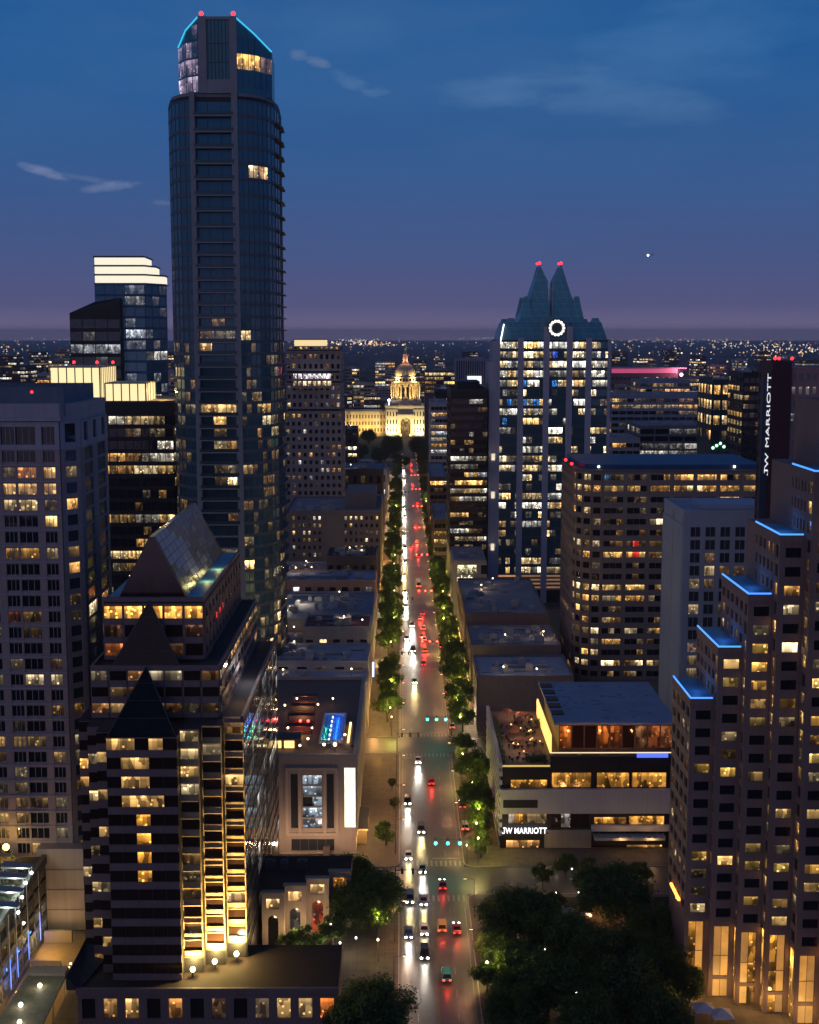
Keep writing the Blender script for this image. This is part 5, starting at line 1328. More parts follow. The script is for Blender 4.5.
# ================================================================== 15  maroon hotel slab with the vertical sign
def maroon_slab():
    Y = 345.0
    X0, X1, X2 = X_(769, 440, Y), X_(788, 440, Y), X_(850, 440, Y); zt = Z_(363, Y)
    b = Bld('hotel_tower', 'dark maroon hotel slab with white letters running up its edge, behind the blue-lit stepped tower', 'hotel', (X1, Y+15, 0), gl=G_GREY)
    b.mb('wall', M['maroon']).box(X0, X1, Y-1.2, Y+11, 0, zt)
    g = wallmat('grey_maroon', (.32, .19, .19), .7, .15)
    b.mb('wall', g).box(X1+.01, X2, Y, Y+11, 0, zt-1.2)
    b.facade((X1+.01, Y), (1, 0), X2-X1, 30, zt-2, 24, 9, g, ww=.5, wh=.55, sill=.25, d=.25, ds=.25, lit=Lit(.04, 280, PALE, .4, .2))
    b.facade((X0, Y+11), (0, -1), 12, 30, zt-2, 24, 4, M['maroon'], ww=.5, wh=.5, sill=.25, d=.2, ds=.2, lit=Lit(.03, 281, WARM, .4))
    fin = MB(); xf0, xf1 = X_(761, 440, Y), X0-.02
    fin.box(xf0, xf1, Y-.4, Y+2.0, 30, zt-3.6); b.one('sign_fin', fin, wallmat('fin_blue', (.035, .045, .075), .5, .15))
    z_lo = Z_(476, Y)
    sign(b, 'JW MARRIOTT', (xf1-.15, Y-.55, z_lo), 1.3, emit('sign_dim_white', (.95, .95, 1), .9), (math.pi/2, -math.pi/2, 0), .08, (Z_(374, Y)-z_lo)/9.1, .0)
    b.roof(X0, X1, Y-1.2, Y+11, zt, M['darkroof'], M['maroon'], .5)
    for px in (775, 779, 792): beacon(b, X_(px, 362, Y+2), Y+2, zt+.5, .3, .4, 10)
maroon_slab()

# ================================================================== 16  hotel podium with the roof bar
def bar_hotel():
    Y, X0, X1, YB = 305.0, 23.4, 67.0, 354.0
    b = Bld('hotel', 'white banded hotel podium with amber window strips, a rooftop bar and a lit name sign', 'hotel', (45, 330, 0), gl=G_BRONZE)
    wp = wallmat('white_band', (.42, .41, .44), .7, .1); dk = M['black']
    zd = Z_(770, Y); zt = 28.0
    Xs = X_(551, 740, Y)                 # where the upper block starts
    u = lambda px: X_(px, 790, Y)-X0
    z = lambda py: Z_(py, Y)
    core = b.mb('wall', dk); core.box(X0+.4, X1, Y+.7, YB, 0, zd-.02)
    am = lambda k, a=0: tuple(c*(.75+.3*math.sin(k*1.9+a)) for c in (.72, .31, .05))
    # storey by storey, from the street up
    b.openings((X0, Y+.4), (1, 0), X1-X0, 0, z(833), [(u(507), u(540), .2, z(841), lambda k: (.5, .24, .08) if k % 2 else (.8, .4, .12), 5), (u(593), u(664), .2, z(846), lambda k: (.9, .45, .1) if k > 2 else None, 6), (u(545), u(590), .5, z(846), None, 1)], dk, .1)
    rp = b.mb('rough_panel', wallmat('rough_panel', (.23, .20, .18), .85, .15)); rp.fbox(((X0, Y), (1, 0)), u(545), u(592), .3, z(830), -.2, .25)
    b.mb('lower_band', wp).fbox(((X0, Y), (1, 0)), u(592), X1-X0, z(831), z(825), -.3, .6)
    cn = MB(); cn.fbox(((X0, Y), (1, 0)), u(594), u(664), z(836.5), z(834), .0, 3.0)
    for k in range(12):
        q = u(594)+(u(664)-u(594))*k/11; cn.fbox(((X0, Y), (1, 0)), q-.1, q+.1, z(834)+.01, z(833.2), .2, 3.0)
    b.one('entrance_canopy', cn, M['steel'])
    b.openings((X0, Y+.4), (1, 0), X1-X0, z(833), z(813), [(u(509), u(526), z(824), z(814.5), lambda k: am(k)if k else (.6, .5, .4), 3), (u(527), u(547), z(824), z(814.5), lambda k: (.35, .22, .1), 2), (u(552), u(590), z(828), z(814.5), lambda k: None if k != 1 else (.3, .28, .25), 4), (u(595), u(627), z(824.5), z(818), lambda k: am(k, 1), 4), (u(630), u(665), z(827), z(817), lambda k: am(k, 2), 4)], dk, .15)
    b.mb('white_band', wp).fbox(((X0, Y), (1, 0)), -.1, X1-X0, z(813), z(789), -.3, .75)
    nb = MB(); nb.fbox(((X0, Y), (1, 0)), u(503), u(537.5), z(807), z(799), .76, .8); b.one('dark_panel', nb, dk)
    b.openings((X0, Y+.4), (1, 0), X1-X0, z(789), zd, [(u(511), u(547), z(788.5), z(780.5), lambda k: am(k, .5), 6), (u(552), u(591), z(788), z(773.5), lambda k: am(k, 1), 5), (u(597), u(629), z(788), z(773.5), lambda k: am(k, 2), 4), (u(632), u(666), z(788), z(773.5), lambda k: am(k, 3), 4)], dk, .1)
    # east of the terrace the front stands a little higher
    b.mb('terrace_front', dk).box(Xs, X1, Y+.05, Y+1.2, zd-.019, z(757))
    rl = b.mb('light_rail', emit('warm_rail', (1, .8, .5), 1.1)); rl.box(Xs, X1, Y+.1, Y+.35, z(757)+.8, z(757)+1.0)
    bl = MB(); bl.box(X_(637, 754, Y), X_(668, 754, Y), Y-.15, Y+.05, z(757)-.2, z(757)+.75); b.one('blue_light_panel', bl, emit('blue_panel', (.04, .08, 1), 2.6))
    # louvred west face
    lv = b.mb('west_louvre', wp); lv.box(X0-.2, X0+.38, Y+.4, YB, 0, .9)
    for k in range(9):
        zz = 3.4+k*2.1; lv.box(X0-.35, X0+.39, Y-.3, YB, zz, zz+1.15)
    for k in range(8):
        y = Y+2+k*6; b.mb('west_glazing', M['black']).box(X0-.05, X0+.38, y, y+5.4, 1.0, zd-.5)
    # roof bar terrace
    dkm = wallmat('bar_deck', (.10, .06, .05), .7, .3, .5, .3, streak=False)
    b.mb('roof_deck', dkm).box(X0+.4, X1, Y+.7, YB, zd, zd+.2)
    zz = zd+.2
    gr = emit('golden_rail', (1, .68, .16), 1.6)
    m = MB(); m.box(X0+.1, X0+.35, Y, Y+26, zz+.9, zz+1.4); b.one('light_rail', m, gr)
    m = MB(); m.box(X0+.1, X0+.3, Y, YB, zd-.5, zz+.85); b.one('west_parapet', m, wp)
    m = MB(); m.box(X0+.36, Xs-.1, Y+.05, Y+.3, zz+.5, zz+.85); b.one('light_rail', m, emit('golden_rail_soft', (1, .68, .16), .7))
    m = MB(); m.box(X0+.36, Xs-.1, Y+.0, Y+.69, zd-.6, zz+.45); b.one('south_parapet', m, dk)
    xw = X_(543, 725, 320)
    # upper block: pavilion with big membrane roof
    xa = X_(557, 735, 318)+.6
    ub = b.mb('roof_pavilion', M['brown']); ub.box(xa, X1, 319, YB-.3, zz, zt-.6)
    b.facade((xa, 319), (1, 0), X1-xa, zz+.2, zt-1.0, 1, 9, M['brown'], ww=.9, wh=.8, sill=.08, d=.2, lit=lambda f, j, n: [(.4, .09, .014), None, None, (.42, .1, .016), (.3, .07, .012), None, (.12, .05, .02), (.18, .045, .012), (.14, .045, .015)][j])
    rf = b.mb('roof', M['blueroof']); rf.box(xa-1.6, X1+.3, 315.5, YB, zt-.59, zt)
    # darker patches and skylights on the membrane
    pt = wallmat('patch_grey', (.15, .17, .22), .8, .3, .3, .3, streak=False); rr = random.Random(12)
    pm = MB()
    for k in range(34):
        x, y = rr.uniform(xa+2, X1-3), rr.uniform(318, YB-3); pm.box(x, x+rr.uniform(.8, 2.2), y, y+rr.uniform(.25, .7), zt+.002, zt+.05)
    so = b.one('roof_patch', pm, pt); so['kind'] = 'stuff'  # thin pieces of patched membrane
    # slatted strip and the glowing screen beside the terrace
    for k in range(5):
        m = MB(); m.box(xa-1.5, xa+1.6, 322+k*6.5, 325.5+k*6.5, zt+.01, zt+.3); b.one('roof_slat', m, M['black'])
    m = MB(); m.box(xa-2.4, xa-2.0, 317, YB-4, zz, zz+4.6); b.one('glow_screen', m, emit('golden_screen', (1, .62, .14), 1.5))
    # tables, plants and lamps on the terrace
    for k in range(26):
        x, y = rr.uniform(X0+2, xa-3.6), rr.uniform(Y+2, YB-3)
        m = MB(); m.tube((x, y, zz), (x, y, zz+.95), .06, n=6); m.tube((x, y, zz+.95), (x, y, zz+1.0), .7, n=10); tb = b.one('table', m, M['brown'])
        if k % 2 == 0:
            g = MB(); g.ball((x, y, zz+1.2), .17, 5); b.one('table_lamp', g, emit('orange_lamp', (1, .45, .12), 4), tb)
        for q in range(3):
            t = 2.1*q+k; cx_, cy_2 = x+1.05*math.cos(t), y+1.05*math.sin(t)
            m = MB(); m.box(cx_-.24, cx_+.24, cy_2-.24, cy_2+.24, zz+.38, zz+.46); m.box(cx_-.24, cx_+.24, cy_2+.18, cy_2+.24, zz+.46, zz+.9); m.box(cx_-.2, cx_+.2, cy_2-.2, cy_2+.2, zz, zz+.05); m.tube((cx_, cy_2, zz+.05), (cx_, cy_2, zz+.38), .05, n=5); b.one('chair', m, M['black'])
    for k in range(9):
        x, y = rr.uniform(X0+3, xa-4), rr.uniform(Y+6, YB-4)
        m = MB(); m.tube((x, y, zz), (x, y, zz+2.4), .05, n=5); um = b.one('parasol_pole', m, M['metal'])
        m = MB(); m.lathe((x, y, zz+2.2), [(1.5, 0), (.75, .3), (.05, .5)], 8); b.one('parasol', m, wallmat('parasol_cloth', (.22, .08, .05), .8, .2, 1), um)
    for k in range(12):
        x, y = (X0+1.1, Y+2+k*3.9) if k < 10 else (xa-4+k*.1, YB-3-k)
        m = MB(); m.box(x-.45, x+.45, y-1.2, y+1.2, zz, zz+.7); p_ = b.one('planter', m, M['brown']); lf = MB()
        for q in range(90):
            t = rr.uniform(0, 6.3); s = .2; qx, qy, qz = x+rr.gauss(0, .35), y+rr.gauss(0, .7), zz+.75+abs(rr.gauss(0, .5))
            lf.face([(qx-s*math.cos(t), qy-s*math.sin(t), qz), (qx+s*math.sin(t)*.6, qy-s*math.cos(t)*.6, qz+.12), (qx+s*math.cos(t), qy+s*math.sin(t), qz+.2), (qx-s*math.sin(t)*.6, qy+s*math.cos(t)*.6, qz+.1)])
        b.one('foliage', lf, wallmat('planter_leaf', (.05, .11, .03), .7, .4, 2, .3, streak=False), p_)
    for x, y, e, c in ((30, 318, 520, (1, .5, .22)), (33, 330, 480, (1, .55, .28)), (31, 345, 450, (1, .45, .22)), (34, 350, 380, (1, .5, .22)), (27, 324, 400, (1, .7, .4)), (29, 350, 500, (1, .55, .3))):
        lamp('POINT', 'terrace_lamp', (x, y, zz+3.4), e, c, .3)
    for x in (42, 50, 58): lamp('POINT', 'terrace_lamp', (x, 312, zz+3.0), 380, (1, .4, .12), .3)
    hl = MB()
    for k in range(4200):
        a = rr.random()
        x, y = (rr.uniform(Xs+1, X1-1), rr.uniform(307.2, 309.6)) if a < .72 else (rr.uniform(Xs-5.5, Xs-.5), rr.uniform(307, 311))
        zq = zz+.6+abs(rr.gauss(0, .8)); t = rr.uniform(0, 6.3); s = .26
        hl.face([(x-s*math.cos(t), y-s*math.sin(t), zq), (x+s*math.sin(t)*.6, y-s*math.cos(t)*.6, zq+.16), (x+s*math.cos(t), y+s*math.sin(t), zq+.22), (x-s*math.sin(t)*.6, y+s*math.cos(t)*.6, zq+.1)])
    b.one('terrace_foliage', hl, wallmat('planter_leaf', (.05, .11, .03), .7, .4, 2, .3, streak=False))
    sign(b, 'JW MARRIOTT', (X0+.35, Y-.95, z(832.2)), 2.0, emit('sign_white', (.95, .95, 1), 2.0), (math.pi/2, 0, 0), .1, (X_(546, 832, Y)-X_(502, 832, Y))/13.9, .02)
    m = MB(); m.fbox(((X0, Y), (1, 0)), .1, u(549), z(833)+.1, z(832.4), .5, 1.0); b.one('sign_ledge', m, dk)
    for x, y, e in ((26, 301, 120), (34, 301, 120), (52, 301, 200), (59, 301, 260), (22, 318, 250), (22, 340, 250)): lamp('POINT', 'entrance_lamp', (x, y, 3.6), e, (1, .55, .2), .25)
    rd = MB(); rd.box(X0-2.2, X0-.4, 326, 333, 3.2, 3.5); b.one('red_awning', rd, wallmat('red_canvas', (.4, .04, .02), .8, .1)); lamp('POINT', 'awning_lamp', (X0-1.4, 329, 4.6), 160, (1, .1, .04), .2)
    m = MB(); m.box(X0-2.6, X0-.4, 338, 350, 3.4, 3.7); b.one('dark_awning', m, M['black'])
bar_hotel()

# ================================================================== 17  stepped tower with blue roof edges
def stepped_tower():
    b = Bld('stepped_tower', 'dark stone stepped tower with electric blue light along its terrace edges and a golden lobby', 'office tower', (75, 230, 0), gl=G_DARK)
    st = wallmat('dusky_granite', (.20, .14, .13), .7, .14)
    X0, px_ = 52.4, 4.3
    Yf = [234.6, 232.6, 229.8, 226.6, 222.6, 218.6, 214.6, 210.6, 206.6, 202.6]
    Zs = [56.2, 66.2, 76.4, 87.4, 98.8, 110.5, 121, 124, 127, 130]
    Yb = [250.5, 250.2, 249.6, 243, 236, 232, 230, 228, 226, 224]
    tl = wallmat('blue_terrace', (.10, .26, .42), .5, .15, .3, .4, streak=False)
    led = emit('blue_edge_light', (.05, .27, 1.0), 1.7)
    zl = 13.5
    n = len(Yf)
    for i in range(n):
        xa, xb = X0+px_*i, X0+px_*(i+1) if i < n-1 else X0+px_*i+30
        zt = Zs[i]
        b.mb('wall', st).box(xa+.36, xb+.35 if i < n-1 else xb, Yf[i]+.36, Yb[0] if i < 3 else Yb[0]-.3, 0, zt-.02)
        nf = max(4, int(round((zt-1.0-zl)/3.35))); fh = 3.35; z1 = zl+nf*fh
        z1 = zt-1.0; 
        nf = int((zt-1.0-zl)/3.35)
        fl = {k: v for k, v in {3: .8, 7: .35, 8: .15, 12: .6, 13: .75, 14: .8, 15: .5, 17: .55 if i == 0 else .2, 5: .15, 1: .2, 10: .1}.items()}
        L = Lit(.2, 300+i, GOLD+WARM, .75, .2, fl, .8); L2 = Lit(.2, 320+i, GOLD+WARM, .6, .2, fl, .8)
        zb0 = zt-1.0-nf*3.35
        W = px_
        b.facade((xa, Yf[i]+.36), (1, 0), W, zb0, zt-1.0, nf, 1, st, cols=[(1.0, 3.75)], wh=.52, sill=.22, d=.34, ds=.34, lit=L)
        yb = Yf[i-1] if i else Yb[0]
        # short return face of each step: one narrow window
        d = (yb-Yf[i]-.36) if i else Yb[0]-Yf[0]-.36
        if i:
            b.facade((xa+.36, Yf[i-1]+.2), (0, -1), Yf[i-1]+.2-Yf[i]-.36, zb0, zt-1.0, nf, 1, st, ww=.6, wh=.66, sill=.17, d=.34, ds=.34, lit=L2)
            # upper part of the west face, above the next step's roof
            kf = int(math.ceil((zt-Zs[i-1])/3.35))
            for s_, (ya, yb2) in enumerate(((Yb[i], Yf[i-1]+.25),)):
                if ya-yb2 > 2: b.facade((xa+.36, ya), (0, -1), ya-yb2, zt-1.0-(zt-1.0-Zs[i-1]-.15), zt-1.0, max(1, round((zt-1.0-Zs[i-1])/3.35)), 5, st, ww=.6, wh=.55, sill=.22, d=.34, ds=.34, lit=Lit(.08, 340+i, WARM, .6))
        else:
            b.facade((xa+.36, Yb[0]), (0, -1), Yb[0]-Yf[0]-.36, zb0, zt-1.0, nf, 4, st, ww=.7, wh=.55, sill=.22, d=.34, ds=.34, lit=Lit(.12, 345, WARM, .5, .3, {2: .9}))
        # roof terrace with its light line
        zr = zt
        m = MB(); m.box(xa+.3, xb+.3, Yf[i]+.3, Yb[i], zr-.01, zr+.06); b.one('terrace', m, tl)
        m = MB(); m.box(xa-.12, xb+.0, Yf[i]-.12, Yf[i]+.42, zr-1.0, zr+.35)
        m.box(xa-.12, xa+.42, Yf[i]+.43, Yb[i], zr-1.0, zr+.35); b.one('parapet', m, st)
        if i < 7:
            m = MB(); m.box(xa-.1, xb-.3, Yf[i]-.1, Yf[i]+.12, zr+.36, zr+.62); m.box(xa-.1, xa+.12, Yf[i]+.12, Yb[i]-.3, zr+.36, zr+.62)
            b.one('edge_light', m, led)
            lamp('POINT', 'terrace_light', (xa+2.4, (Yf[i]+Yb[i])/2-2, zr+1.8), 130, (.06, .3, 1), .8)
        # lobby: tall golden bays between piers
        m = b.mb('lobby_pier', st)
        m.box(xa, xa+.8, Yf[i], Yf[i]+1.2, 0, zb0+.01); m.box(xb-.7, xb+.36, Yf[i]-.02, Yf[i]+.34, 0, zb0+.01)
        m.box(xa+.8, xb-.7, Yf[i]+.0, Yf[i]+.5, zb0-1.0, zb0+.01); m.box(xa+.8, xb-.7, Yf[i]+.1, Yf[i]+.5, 3.6, 4.3)
        g = (.62, .26, .035)
        fr = ((xa, Yf[i]+.5), (1, 0))  # glass stands clear of the core
        for j in range(2):
            for (za, zb_) in ((.3, 3.6), (4.3, 8.1), (8.25, zb0-1.0)):
                k = random.Random(i*10+j+int(za)).uniform(.5, 1.3)
                b.window(fr, .85+1.38*j, .85+1.38*(j+1)-.1, za, zb_, .22, tuple(c*k for c in g), GLOW if (i+j) % 3 else None)
        if i:
            fr2 = ((xa+.3, Yf[i-1]), (0, -1)); b.window(fr2, .3, Yf[i-1]-Yf[i]-1.3, .3, zb0-1, .12, (.9, .4, .06))
        lamp('POINT', 'lobby_lamp', (xa+2, Yf[i]-2.6, 3.2), 420, (1, .55, .15), .3) if i < 6 else None
    # roof beacon, blue interior lights on the third step
    m = MB(); m.tube((X0+5*px_+.6, 219, Zs[5]), (X0+5*px_+.6, 219, Zs[5]+1.4), .1, n=6); o = b.one('beacon', m, M['metal']); g = MB(); g.ball((X0+5*px_+.6, 219, Zs[5]+1.8), .5, 6); b.one('bulb', g, emit('red_lamp', (1, .012, .012), 7), o)
    m = MB(); m.box(X0-.5, X0-.05, 240, 240.5, 16, 16.3); m.box(X0-.5, X0-.05, 238.5, 246, 16.3, 16.7); b.one('orange_light_bar', m, emit('orange_bar', (1, .36, .05), 4))
    # lobby forecourt tents
    for k, (px, py) in enumerate(((704, 1006), (722, 1012))):
        x, y = gp(px, py, 3)
        o = empty('tent', (x, y, 0), ('white peaked tent beside the golden lobby, nearer the park trees', 'white peaked tent beside the golden lobby, farther from the park trees')[k], 'tent', 'tents by the golden lobby')
        m = MB(); s = 1.9
        m.face([(-s, -s, 2.6), (s, -s, 2.6), (0, 0, 3.8)]); m.face([(s, -s, 2.6), (s, s, 2.6), (0, 0, 3.8)]); m.face([(s, s, 2.6), (-s, s, 2.6), (0, 0, 3.8)]); m.face([(-s, s, 2.6), (-s, -s, 2.6), (0, 0, 3.8)])
        m.build('canvas', wallmat('tent_canvas', (.5, .52, .58), .8, .1), o)
        for sx in (-1, 1):
            for sy in (-1, 1):
                p = MB(); p.tube((sx*1.8, sy*1.8, .13), (sx*1.8, sy*1.8, 2.62), .06, n=6); p.build('pole', M['steel'], o)
stepped_tower()
# ================================================================== 18  domed capitol
def capitol():
    Y = 1600.0; zc = 1600
    cx = X_(405.5, 420, Y); s = zc/1330.0
    b = Bld('capitol', 'floodlit golden stone capitol with a tall dome at the end of the avenue', 'capitol', (cx, Y+20, 0), gl=G_DARK, maxwin=60)
    st = M['capstone']; z = lambda py: Z_(py, Y)
    zw, zc_ = z(412), z(407)
    w = MB(); w.box(cx-24, cx+24, Y, Y+70, 0, zc_); b.one('centre_block', w, st)
    for sg in (-1, 1):
        xa, xb = sorted((cx+sg*24.02, cx+sg*92))
        w = MB(); w.box(xa, xb, Y+14, Y+56, 0, zw); w.box(xa-.0, xb, Y+13.2, Y+14, zw-1.6, zw-.2); b.one('wing', w, st)
        xe0, xe1 = sorted((cx+sg*72, cx+sg*92.5)); w = MB(); w.box(xe0, xe1, Y+9, Y+13.19, 0, zw+1.2); b.one('end_pavilion', w, st)
        for f in range(3):
            z0 = 4+f*(zw-6)/3; 
            b.facade((xa, Y+14), (1, 0), 47.9 if sg > 0 else 47.9, z0, z0+(zw-6)/3, 1, 13, st, ww=.36, wh=.55, sill=.2, d=.5, ds=.5, lit=Lit(.06, 400+f, WARM, .4)) if sg > 0 else b.facade((xa+20, Y+14), (1, 0), 48, z0, z0+(zw-6)/3, 1, 13, st, ww=.36, wh=.55, sill=.2, d=.5, ds=.5, lit=Lit(.06, 410+f, WARM, .4))
    # front with its great arch
    for sg in (-1, 1):
        for f in range(3):
            z0 = 4+f*(zc_-7)/3; xa = cx-23.5 if sg < 0 else cx+9
            b.facade((xa, Y), (1, 0), 14.5, z0, z0+(zc_-7)/3, 1, 4, st, ww=.34, wh=.55, sill=.2, d=.6, ds=.6, lit=DARK)
    ar = MB(); fr = ((cx-9, Y), (1, 0)); r = 6.2; zs = z(428)+6
    for i in range(12):
        t0, t1 = math.pi*i/12, math.pi*(i+1)/12
        ua, ub = 9+r*math.cos(t1), 9+r*math.cos(t0); za, zb = zs+r*math.sin(t1), zs+r*math.sin(t0)
        q = lambda uu, d, zz: (cx-9+uu, Y-d, zz)
        ar.hexa([q(ua, 2.2, za), q(ub, 2.2, zb), q(ub, 0, zb), q(ua, 0, za), q(ua, 2.2, zs+r+2.5), q(ub, 2.2, zs+r+2.5), q(ub, 0, zs+r+2.5), q(ua, 0, zs+r+2.5)])
    ar.fbox(fr, 0, 9-r, 0, zs+r+2.5, 0, 2.2); ar.fbox(fr, 9+r, 18, 0, zs+r+2.5, 0, 2.2); ar.fbox(fr, -.6, 18.6, zs+r+2.5, zs+r+4, 0, 2.8)
    b.one('arched_portal', ar, st)
    b.window(((cx-9, Y), (1, 0)), 9-r, 9+r, 1, zs+r, .1, (.34, .2, .06))
    pd = MB(); pd.prism([(cx-10, Y-2.4), (cx+10, Y-2.4), (cx+10, Y), (cx-10, Y)], zs+r+4.01, [zs+r+5]*4); b.one('portal_ledge', pd, st)
    cn = MB(); cn.box(cx-25, cx+25, Y-1.2, Y+71, zc_+.01, zc_+1.4); cn.box(cx-19, cx-9, Y+1, Y+6, zc_+1.4, zc_+5); cn.box(cx+9, cx+19, Y+1, Y+6, zc_+1.4, zc_+5); b.one('cornice', cn, st)
    # drum, colonnade, dome, lantern, statue
    cy = Y+36
    ZZ = lambda py: Z_(py, cy)
    c = (cx, cy, 0)
    m = MB(); m.lathe(c, [(21, zc_), (21, ZZ(403)), (19.5, ZZ(402.5)), (19.5, ZZ(399)), (14.6, ZZ(398.9)), (14.6, ZZ(384.5)), (17.2, ZZ(384)), (17.2, ZZ(382)), (13.6, ZZ(381.6)), (13.6, ZZ(377.5)), (13.9, ZZ(377)), (12.6, ZZ(375.5))], 40); b.one('drum', m, st)
    for k in range(20):
        t = 2*math.pi*k/20; x, y = cx+17.2*math.cos(t), cy+17.2*math.sin(t)
        m = MB(); m.tube((x, y, ZZ(399)), (x, y, ZZ(384.2)), 1.0, .85, 8); b.one('column', m, st)
    for k in range(20):
        t = 2*math.pi*(k+.5)/20; u = (-math.sin(t), math.cos(t)); 
        x, y = cx+14.75*math.cos(t), cy+14.75*math.sin(t)
        b.window(((x-u[0]*1.2, y-u[1]*1.2), u), 0, 2.4, ZZ(396.5), ZZ(387), .1, None)
        x, y = cx+13.7*math.cos(t), cy+13.7*math.sin(t)
        b.window(((x-u[0]*1.1, y-u[1]*1.1), u), 0, 2.2, ZZ(381), ZZ(378.2), .08, None)
    pr = []
    z0, z1 = ZZ(375.5), ZZ(363)
    for k in range(13):
        t = k/12*math.pi/2*.93; pr.append((12.4*math.cos(t), z0+(z1-z0)*math.sin(t)/math.sin(math.pi/2*.93)))
    m = MB(); m.lathe(c, pr, 40); d = b.one('dome', m, wallmat('dome_shell', (.46, .38, .30), .6, .12), smooth=True)
    for k in range(20):
        t = 2*math.pi*k/20; r_ = MB()
        for a, e in zip(pr, pr[1:]): r_.tube((cx+a[0]*math.cos(t), cy+a[0]*math.sin(t), a[1]), (cx+e[0]*math.cos(t), cy+e[0]*math.sin(t), e[1]), .34, n=5, cap=False)
        b.one('rib', r_, st, d)
    m = MB(); m.lathe(c, [(3.9, z1-.8), (3.9, ZZ(361.5)), (3.0, ZZ(361.3)), (3.0, ZZ(355)), (3.5, ZZ(354.7)), (2.2, ZZ(352.8)), (1.0, ZZ(351.5))], 16); b.one('lantern', m, wallmat('lantern_stone', (.46, .32, .24), .7, .12))
    m = MB(); a = ZZ(351.5)
    m.lathe(c, [(.9, a), (1.3, a+.8), (1.0, a+2.4), (1.15, a+3.6), (.5, a+4.4), (.75, a+5), (.6, a+5.7), (.1, a+6)], 10); m.tube((cx+.9, cy, a+3.6), (cx+1.6, cy, a+6.8), .28, n=6); b.one('statue', m, M['palewall'])
    # floodlights on the lawn and on the roofs
    for x, e, cl in ((-88, 6.5, (1, .86, .42)), (-60, 3.0, (1, .66, .16)), (-40, 3.0, (1, .66, .16)), (-17, 5.5, (1, .9, .48)), (-6, 2.2, (1, .64, .16)), (6, 2.2, (1, .64, .16)), (17, 5.5, (1, .9, .48)), (45, 3, (1, .66, .16)), (75, 3, (1, .66, .16))):
        yy = Y-13 if abs(x) < 25 else Y-4
        lamp('SPOT', 'facade_flood', (cx+x, yy, 1.5), e*15000, cl, 1.0, (cx+x*.97, Y+(0 if abs(x) < 25 else 14), 16), 110, .8)
        m = MB(); m.box(cx+x-.8, cx+x+.8, yy-.9, yy-.4, .2, 1.3); m.box(cx+x-.2, cx+x+.2, yy-.75, yy-.55, .0, .2); b.one('flood_lamp', m, M['metal'])
    for k in range(8):
        t = 2*math.pi*(k+.5)/8
        lamp('SPOT', 'dome_flood', (cx+29*math.cos(t), cy+29*math.sin(t), zc_+6), 42000, (1, .68, .2), .8, (cx+4*math.cos(t), cy+4*math.sin(t), ZZ(380)), 80, .9)
    for k in range(4):
        t = 2*math.pi*(k+.5)/4
        lamp('POINT', 'dome_flood', (cx+17*math.cos(t), cy+17*math.sin(t), ZZ(379)), 15000, (1, .68, .24), .6); lamp('POINT', 'lantern_flood', (cx+5.5*math.cos(t), cy+5.5*math.sin(t), ZZ(360)), 1500, (1, .5, .25), .4)
    fx, fz = X_(389, 401, Y+20), Z_(401, Y+20); g = MB(); g.ball((fx, Y+18, fz+1), 1.6, 6); g.tube((fx, Y+18, zw), (fx, Y+18, fz), .3, n=6); b.one('roof_flood_lamp', g, emit('cool_flood_bulb', (.85, .93, 1), 9))
capitol()

# ================================================================== 19  buildings beyond
def far_block(name, label, cat, pxl, pxr, pyt, Y, wall, nb, fh, lit, pyb=None, depth=30, gl=None, ww=.9, wh=.55, extra=None, group=None, maxwin=60, side=None):
    X0, X1 = X_(pxl, pyt, Y), X_(pxr, pyt, Y); zt = Z_(pyt, Y); zb = 2 if pyb is None else max(2, Z_(pyb, Y))
    b = Bld(name, label, cat, ((X0+X1)/2, Y+depth/2, 0), group, gl or G_DARK, maxwin)
    b.mb('wall', wall).box(X0, X1, Y, Y+depth, 0, zt)
    nf = max(1, int((zt-zb-1)/fh))
    b.facade((X0, Y), (1, 0), X1-X0, zt-1-nf*fh, zt-1, nf, nb, wall, ww=ww, wh=wh, sill=.25, d=.4, ds=.5, lit=lit)
    sn = max(2, int(depth/6))
    if side != 0:
        if X0 > 0: b.facade((X0, Y+depth), (0, -1), depth, zt-1-nf*fh, zt-1, nf, sn, wall, ww=ww, wh=wh, sill=.25, d=.3, lit=side or lit)
        else: b.facade((X1, Y), (0, 1), depth, zt-1-nf*fh, zt-1, nf, sn, wall, ww=ww, wh=wh, sill=.25, d=.3, lit=side or lit)
    b.roof(X0, X1, Y, Y+depth, zt, M['greyroof'], wall, .8)
    b.units(random.Random(int(pxl*7+pyt)), X0+2, X1-5, Y+3, Y+depth-6, zt, 3, M['steel'], min(6, (X1-X0)*.3))
    if extra: extra(b, X0, X1, zt)
    return b
LO = lambda p, s, pal=WARM, k=.9, fl=None, run=.7: Lit(p, s, pal, k, run, fl)
far_block('office_building', 'small office block with all its floors lit yellow, just east of the capitol dome', 'office building', 425, 455, 371, 1380, M['brown'], 8, 4.5, LO(.75, 501, GOLD+WARM, .8), 395, 40)
def signbox(b, X0, X1, zt):
    m = MB(); m.box(X0+(X1-X0)*.28, X0+(X1-X0)*.62, b.o[1]-21.2, b.o[1]-20.8, zt-22, zt-15); b.one('sign_panel', m, emit('white_sign_panel', (.9, .95, 1), 1.6))
far_block('office_building', 'pale grey finned office block with a bright white sign panel, beyond the brown slab', 'office building', 456, 497, 360, 1250, wallmat('fin_grey', (.22, .23, .29), .7, .1), 18, 30, LO(.02, 502), 392, 40, ww=.5, wh=.96, extra=signbox, side=0)
far_block('street_building', 'tall narrow block with a few cool lights beside the avenue, left of the brown slab', 'office building', 431, 447, 404, 905, M['lilac'], 4, 4.2, LO(.3, 503, PALE+WARM, .9), None, 60)
